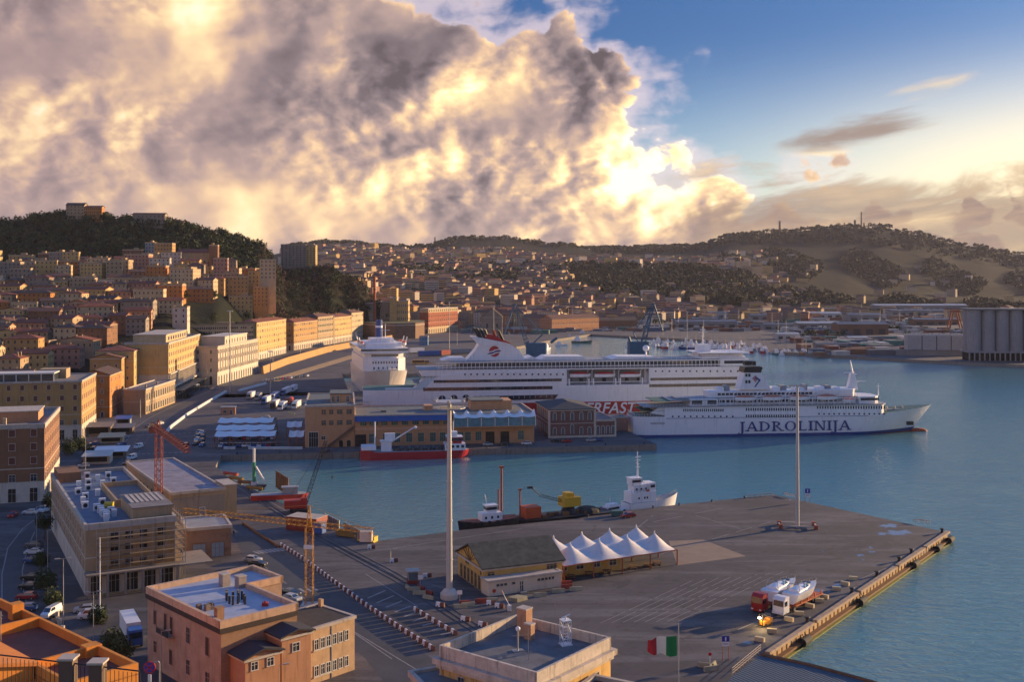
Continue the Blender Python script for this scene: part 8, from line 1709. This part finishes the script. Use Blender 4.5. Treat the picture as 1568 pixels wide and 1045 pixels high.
# radio masts on the far ridge
for i, (u, hpx, Y_) in enumerate(((1194,20,4400),(1293,9,4440),(1309,13,4440),(1319,26,4440),(1323,9,4440),(1330,8,4440),(1400,7,4440),(666,16,3900))):
    x_ = (u-CX)*Y_/F; z_ = h1(x_, Y_)-3; t = thing('radio_mast', ['thick lattice radio tower standing alone on the long ridge','short radio mast left of the hilltop group','red topped radio tower in the hilltop group','tallest thin radio mast in the hilltop group','short radio mast right of the tallest','rightmost short radio mast of the hilltop group','lone small mast on the ridge right of the summit','very thin mast on the far middle ridge'][i], 'radio mast', (x_, Y_, z_)); hh = hpx*Y_/F
    b = MB(); b.lattice((0,0,0),(0,0,hh),8 if i == 0 else 4,8,1.2 if i == 0 else .9,w1=3); 
    if i in (0,2): 
        for k in range(5): b.box(-4.5,4.5,-2,2,hh*(.45+k*.12),hh*(.45+k*.12)+3)
    b.build('lattice', IRON, t)
p = P(1464,482); t = thing('gantry_crane', 'rusty A shaped gantry crane above the long sheds on the right', 'crane', PY(1464,1500), 0); b = MB(); 
for s in (-1,1):
    b.tube((s*9,0,0),(s*3,0,24),1.0); b.tube((s*9,8,0),(s*3,8,24),1.0)
b.box(-5,5,-1,9,23,26); b.tube((-6,0,12),(6,0,12),.8); b.build('frame', SRU, t)
# ------------------------------------------------------------ street life at the left
for (ua, va, ub, vb, n_, rz, lb, g) in ((271,604,322,583,10,62,'below the arcade and office block','cars along the seafront'),(128,716,152,668,7,20,'beside the long brown block','cars beside the brown block'),(40,935,52,838,8,5,'along the shaded access road','cars on the shaded access road'),(1130-700,556,556,524,22,60,'on the seafront terrace','cars on the seafront terrace'),(545,530,636,512,20,40,'by the bastion','cars by the bastion'),(600,508,720,503,18,20,'on the rail yard','cars on the rail yard')):
    row_cars(P(ua, va), P(ub, vb), n_, R(rz), lb, g, full=va > 650, skip=.1)
for (u, v, rz, c, k, lb) in ((202,704,80,'white','van','white van driving on the seafront road, nearer of two'),(212,687,82,'white','van','white van driving on the seafront road, farther of two'),(190,672,70,'silver','car','silver car turning near the market stalls'),(186,683,70,'blue','car','blue car beside the market stalls'),(244,651,62,'white','car','white car on the road beyond the zebra crossing'),(229,655,62,'black','car','black car on the road left of the white one'),
    (327,597,60,'silver','car','silver car parked alone by the white palazzo'),(284,684,85,'red','car','dark red car alone right of the red crane'),(46,788,5,'white','car','white car in the shaded yard below the brown block'),(20,792,95,'red','car','dark red car in the shaded yard below the brown block'),(70,784,80,'white','van','white van by the corner of the brown block'),
    (79,944,80,'white','van','white van on the shaded access road near the double lamp'),(139,948,15,'white','van','white van parked below the scaffolded office, nearer of two'),(130,938,15,'silver','car','silver estate behind the nearer white van'),(195,712,80,'black','car','black car entering beside the long low warehouse')): car(P(u, v), R(rz), c, lb, k)
for i, (u, v, w_, d_, h_, col, lb) in enumerate(((128,712,9,7,3.6,'white','market kiosk with pale sheet roof nearest the long brown block'),(146,703,11,7,3.2,'grey','market stall with silver sheet roof beside the seafront road'),(152,680,9,6,3.2,'cream','small cafe hut with cream awning'),(158,666,12,7,3.4,'dark','open black cafe frame with striped awning'),(178,652,6,5,3.6,'blue','small kiosk with round blue roof near the arched door'),(132,668,10,8,4.4,'sand','low sand coloured hut at the foot of the long beige palazzo'))):
    t = thing('market_kiosk', lb, 'kiosk', P(u, v), R(12)); b = MB(); b.box(0,w_,0,d_,0,h_-.4); b.box(w_*.1,w_*.9,-.08,0,.8,h_-1.0,1); b.build('wall', [wallm(col), DARK], t); r = MB(); r.add([(-.6,-1.6,h_-.5),(w_+.6,-1.6,h_-.5),(w_+.6,d_+.3,h_+.4),(-.6,d_+.3,h_+.4),(-.6,-1.6,h_-.62),(w_+.6,-1.6,h_-.62),(w_+.6,d_+.3,h_+.28),(-.6,d_+.3,h_+.28)], [(0,1,2,3),(4,7,6,5),(0,4,5,1),(1,5,6,2),(2,6,7,3),(3,7,4,0)]); r.build('roof', [SHED['l'],WHITE_P,wallm('cream'),SHED['r'],BLUE_P,FLATR][i], t)
def street_lamp(label, u, v, vt, arms=2, r=.09):
    p = P(u, v); h = ZV(vt, p.y); t = thing('street_lamp', label, 'street lamp', p, R(20)); b = MB(); b.tube((0,0,0),(0,0,h),r,r*.6,8); b.build('pole', METAL, t); b = MB()
    for s in ((-1,1) if arms == 2 else (1,)): b.tube((0,0,h-.1),(s*1.1,0,h),.05,n=5); b.box(s*1.1-.45,s*1.1+.45,-.16,.16,h-.06,h+.1)
    b.build('lamp_head', PARA, t)
street_lamp('double headed street lamp on the shaded road, tallest at lower left', 97,962,856); street_lamp('double headed street lamp nearest the orange terraced house', 143,986,907); street_lamp('single street lamp beside the shaded road in front of the dark trees', 73,903,812,1); street_lamp('single street lamp above the shaded yard at far left', 56,850,776,1)
street_lamp('street lamp by the wall of the salmon harbour house', 247,1046,967,1); street_lamp('street lamp close in front of the tan house', 427,1100,1019,1,.06); street_lamp('street lamp beside the market kiosks', 131,722,668,1); street_lamp('thin lamp post at the far end of the brown block', 160,640,590,1)
for i, (u, v, vt) in enumerate(((215,640,612),(262,617,588),(318,597,566),(368,579,548),(418,565,537),(460,552,526),(505,540,516),(545,530,508),(620,545,520),(700,530,505),(598,862,842))): street_lamp('lamp post standing along the seafront road, '+ORD[i]+' from the market stalls', u, v, vt, 1, .14)
p = P(153,950); t = thing('flagpole', 'tall thin white pole standing in front of the scaffolded harbour office', 'pole', p); MB().tube((0,0,0),(0,0,ZV(824,p.y)),.14,.08).build('pole', WHITE_P, t); MB().box(-.6,.6,-.6,.6,0,1.6).build('base_box', PARA, t)
t = truck(P(176,1000)+Vector((2,4,0)), R(118), BLUE_P, WHITE_P, 'white box lorry parked below the salmon harbour house at lower left', 9, None)
t = thing('yard_wall', 'low wall with pale capped posts beside the shaded access road', 'wall'); wp = [P(66,890), P(80,930), P(96,972), P(118,1005), P(150,1040)]; b = MB()
for a_, c_ in zip(wp, wp[1:]): b.tube(a_+Vector((0,0,.5)), c_+Vector((0,0,.5)), .42, n=4)
b.build('wall_run', wallm('sand'), t); pm = MB().box(-.3,.3,-.3,.3,0,1.6).mesh('post', PARA)
for a_, c_ in zip(wp, wp[1:]):
    for k in range(4): link('post', pm, t, a_.lerp(c_, k/4))
def person(label, u, v, rz, top, leg, hiv=None):
    t = thing('person', label, 'person', P(u, v), R(rz)); me_ = bpy.data.meshes.new('body'); 
    J_ = [(0,0,.95,.15),(0,0,1.25,.17),(0,0,1.45,.12),(0,0,1.56,.06),(0,0,1.68,.11),(.1,0,.85,.10),(.12,.05,.48,.07),(.12,0,.06,.05),(.13,-.14,.03,.04),(-.1,0,.85,.10),(-.12,-.08,.48,.07),(-.12,-.02,.06,.05),(-.13,-.16,.03,.04),(.2,0,1.42,.07),(.27,.02,1.14,.05),(.26,-.1,.9,.035),(-.2,0,1.42,.07),(-.27,.02,1.14,.05),(-.26,-.1,.9,.035)]
    me_.from_pydata([j[:3] for j in J_], [(0,1),(1,2),(2,3),(3,4),(0,5),(5,6),(6,7),(7,8),(0,9),(9,10),(10,11),(11,12),(2,13),(13,14),(14,15),(2,16),(16,17),(17,18)], []); o = link('body', me_, t); m_ = o.modifiers.new('s', 'SKIN')
    for i, j in enumerate(J_): me_.skin_vertices[0].data[i].radius = (j[3], j[3]*.8)
    me_.skin_vertices[0].data[0].use_root = True; o.modifiers.new('d', 'SUBSURF').levels = 1; me_.materials.append(leg); b = MB(); b.lathe([(.17,.92),(.20,1.2),(.19,1.42),(.08,1.5)],10); b.build('jacket', top, t)
person('person in dark clothes standing at the corner of the brick garage', 358,822, 30, CARC['black'], CARC['black']); HV = mat('hi_vis', (.40,.55,.05), .6, var=.05)
for i, (u, v) in enumerate(((442,636),(446,637),(451,638),(421,591))): person(['person in yellow green safety jacket, left of three by the canopy','person in yellow green safety jacket, middle of three by the canopy','person in yellow green safety jacket, right of three by the canopy','person in yellow green safety jacket among the parked lorries'][i], u, v, 20*i, HV, CARC['grey'])
# yard clutter of the far port: boxes, vehicles, stacks, past counting
b = MB(); ym_ = [SHED['w'], SHED['l'], SHED['b'], mat('faded_blue', (.07,.11,.17), .7), SHED['l'], mat('faded_red', (.16,.06,.04), .7), SHED['r'], mat('faded_green', (.06,.16,.13), .7)]
for _ in range(2600):
    u = rn.uniform(700,1570); v = rn.uniform(471,545) if u > 1000 else rn.uniform(470,512); q_ = P(u, v)
    if v > 520 and u < 1230 or (845 < u < 1200 and v > 508): continue
    if math.sin(u*.03+v*.2)+math.sin(v*.35) < -.7: continue
    M = Matrix.Translation(q_) @ Matrix.Rotation(R(rn.choice((0,5,90,12,-8))), 4, 'Z'); L, W_, h_ = rn.choice(((4.4,1.8,1.5),(4.4,1.8,1.5),(12,2.5,2.6),(6,2.5,2.6),(14,8,4),(22,9,5))); b.box(0,L,0,W_,0,h_,rn.randrange(8),M)
tag(b.build('yard_clutter', ym_), None, kind='stuff')
wd = []
for _ in range(420):
    u = rn.uniform(700,1568); v = rn.choice((469,473,480,489,497,507,517))+rn.uniform(-1.5,1.5); 
    if (u < 1230 and v > 505) or math.sin(u*.021+v) < .1: continue
    q_ = P(u, v); r_ = rn.uniform(3,6); wd.append((q_.x, q_.y, r_*.9, r_))
tag(link('yard_trees', leaf_mesh('yard_trees', crowns(wd, 50, .22, .8), EVG)), None, kind='stuff')
b = MB()
for _ in range(46): u = rn.uniform(640,1560); q_ = P(u, rn.uniform(470,520)); b.tube(q_, q_+Vector((0,0,rn.uniform(14,24))), .22, .14, 5)
tag(b.build('yard_poles', METAL), None, kind='stuff')
# rooftop odds and ends on the flat roofed seafront blocks
for i, (t, w_, d_, z) in enumerate(((W1,30,44,23),(W2,62,38,25),(W5,24,110,32),(W6,17,90,24.5))):
    rf = [o for o in t.children if o.name.startswith('roof')][0]
    for k in range(7):
        x, y = rn.uniform(.15,.8)*w_, rn.uniform(.35,.95)*d_; b = MB(); a_ = rn.uniform(.8,2.4); b.box(x,x+a_,y,y+rn.uniform(.8,2),z-.5,z+rn.uniform(.6,1.8),0); b.build('roof_vent', [PARA, METAL][k % 2], rf)
    for k in range(4): x, y = rn.uniform(.1,.9)*w_, rn.uniform(.1,.9)*d_; b = MB(); b.tube((x,y,z-.5),(x,y,z+3.2),.05,n=4); b.tube((x-.8,y,z+3),(x+.8,y,z+3),.04,n=4); b.tube((x-.5,y,z+2.6),(x+.5,y,z+2.6),.04,n=4); b.build('aerial', METAL, rf)
# ------------------------------------------------------------ haze over the harbour and the hills
hz = bpy.data.materials.new('haze_air'); hz.use_nodes = True; t = hz.node_tree; t.nodes.clear()
o_ = t.nodes.new('ShaderNodeOutputMaterial'); pv = t.nodes.new('ShaderNodeVolumePrincipled')
pv.inputs['Color'].default_value = (.82,.80,.92,1); pv.inputs['Density'].default_value = 2.5e-5; pv.inputs['Anisotropy'].default_value = .0
t.links.new(pv.outputs[0], o_.inputs['Volume'])
b = MB(); b.box(-6800, 6800, -300, 7000, -9.0, 420); tag(b.build('haze', hz), None, kind='stuff')
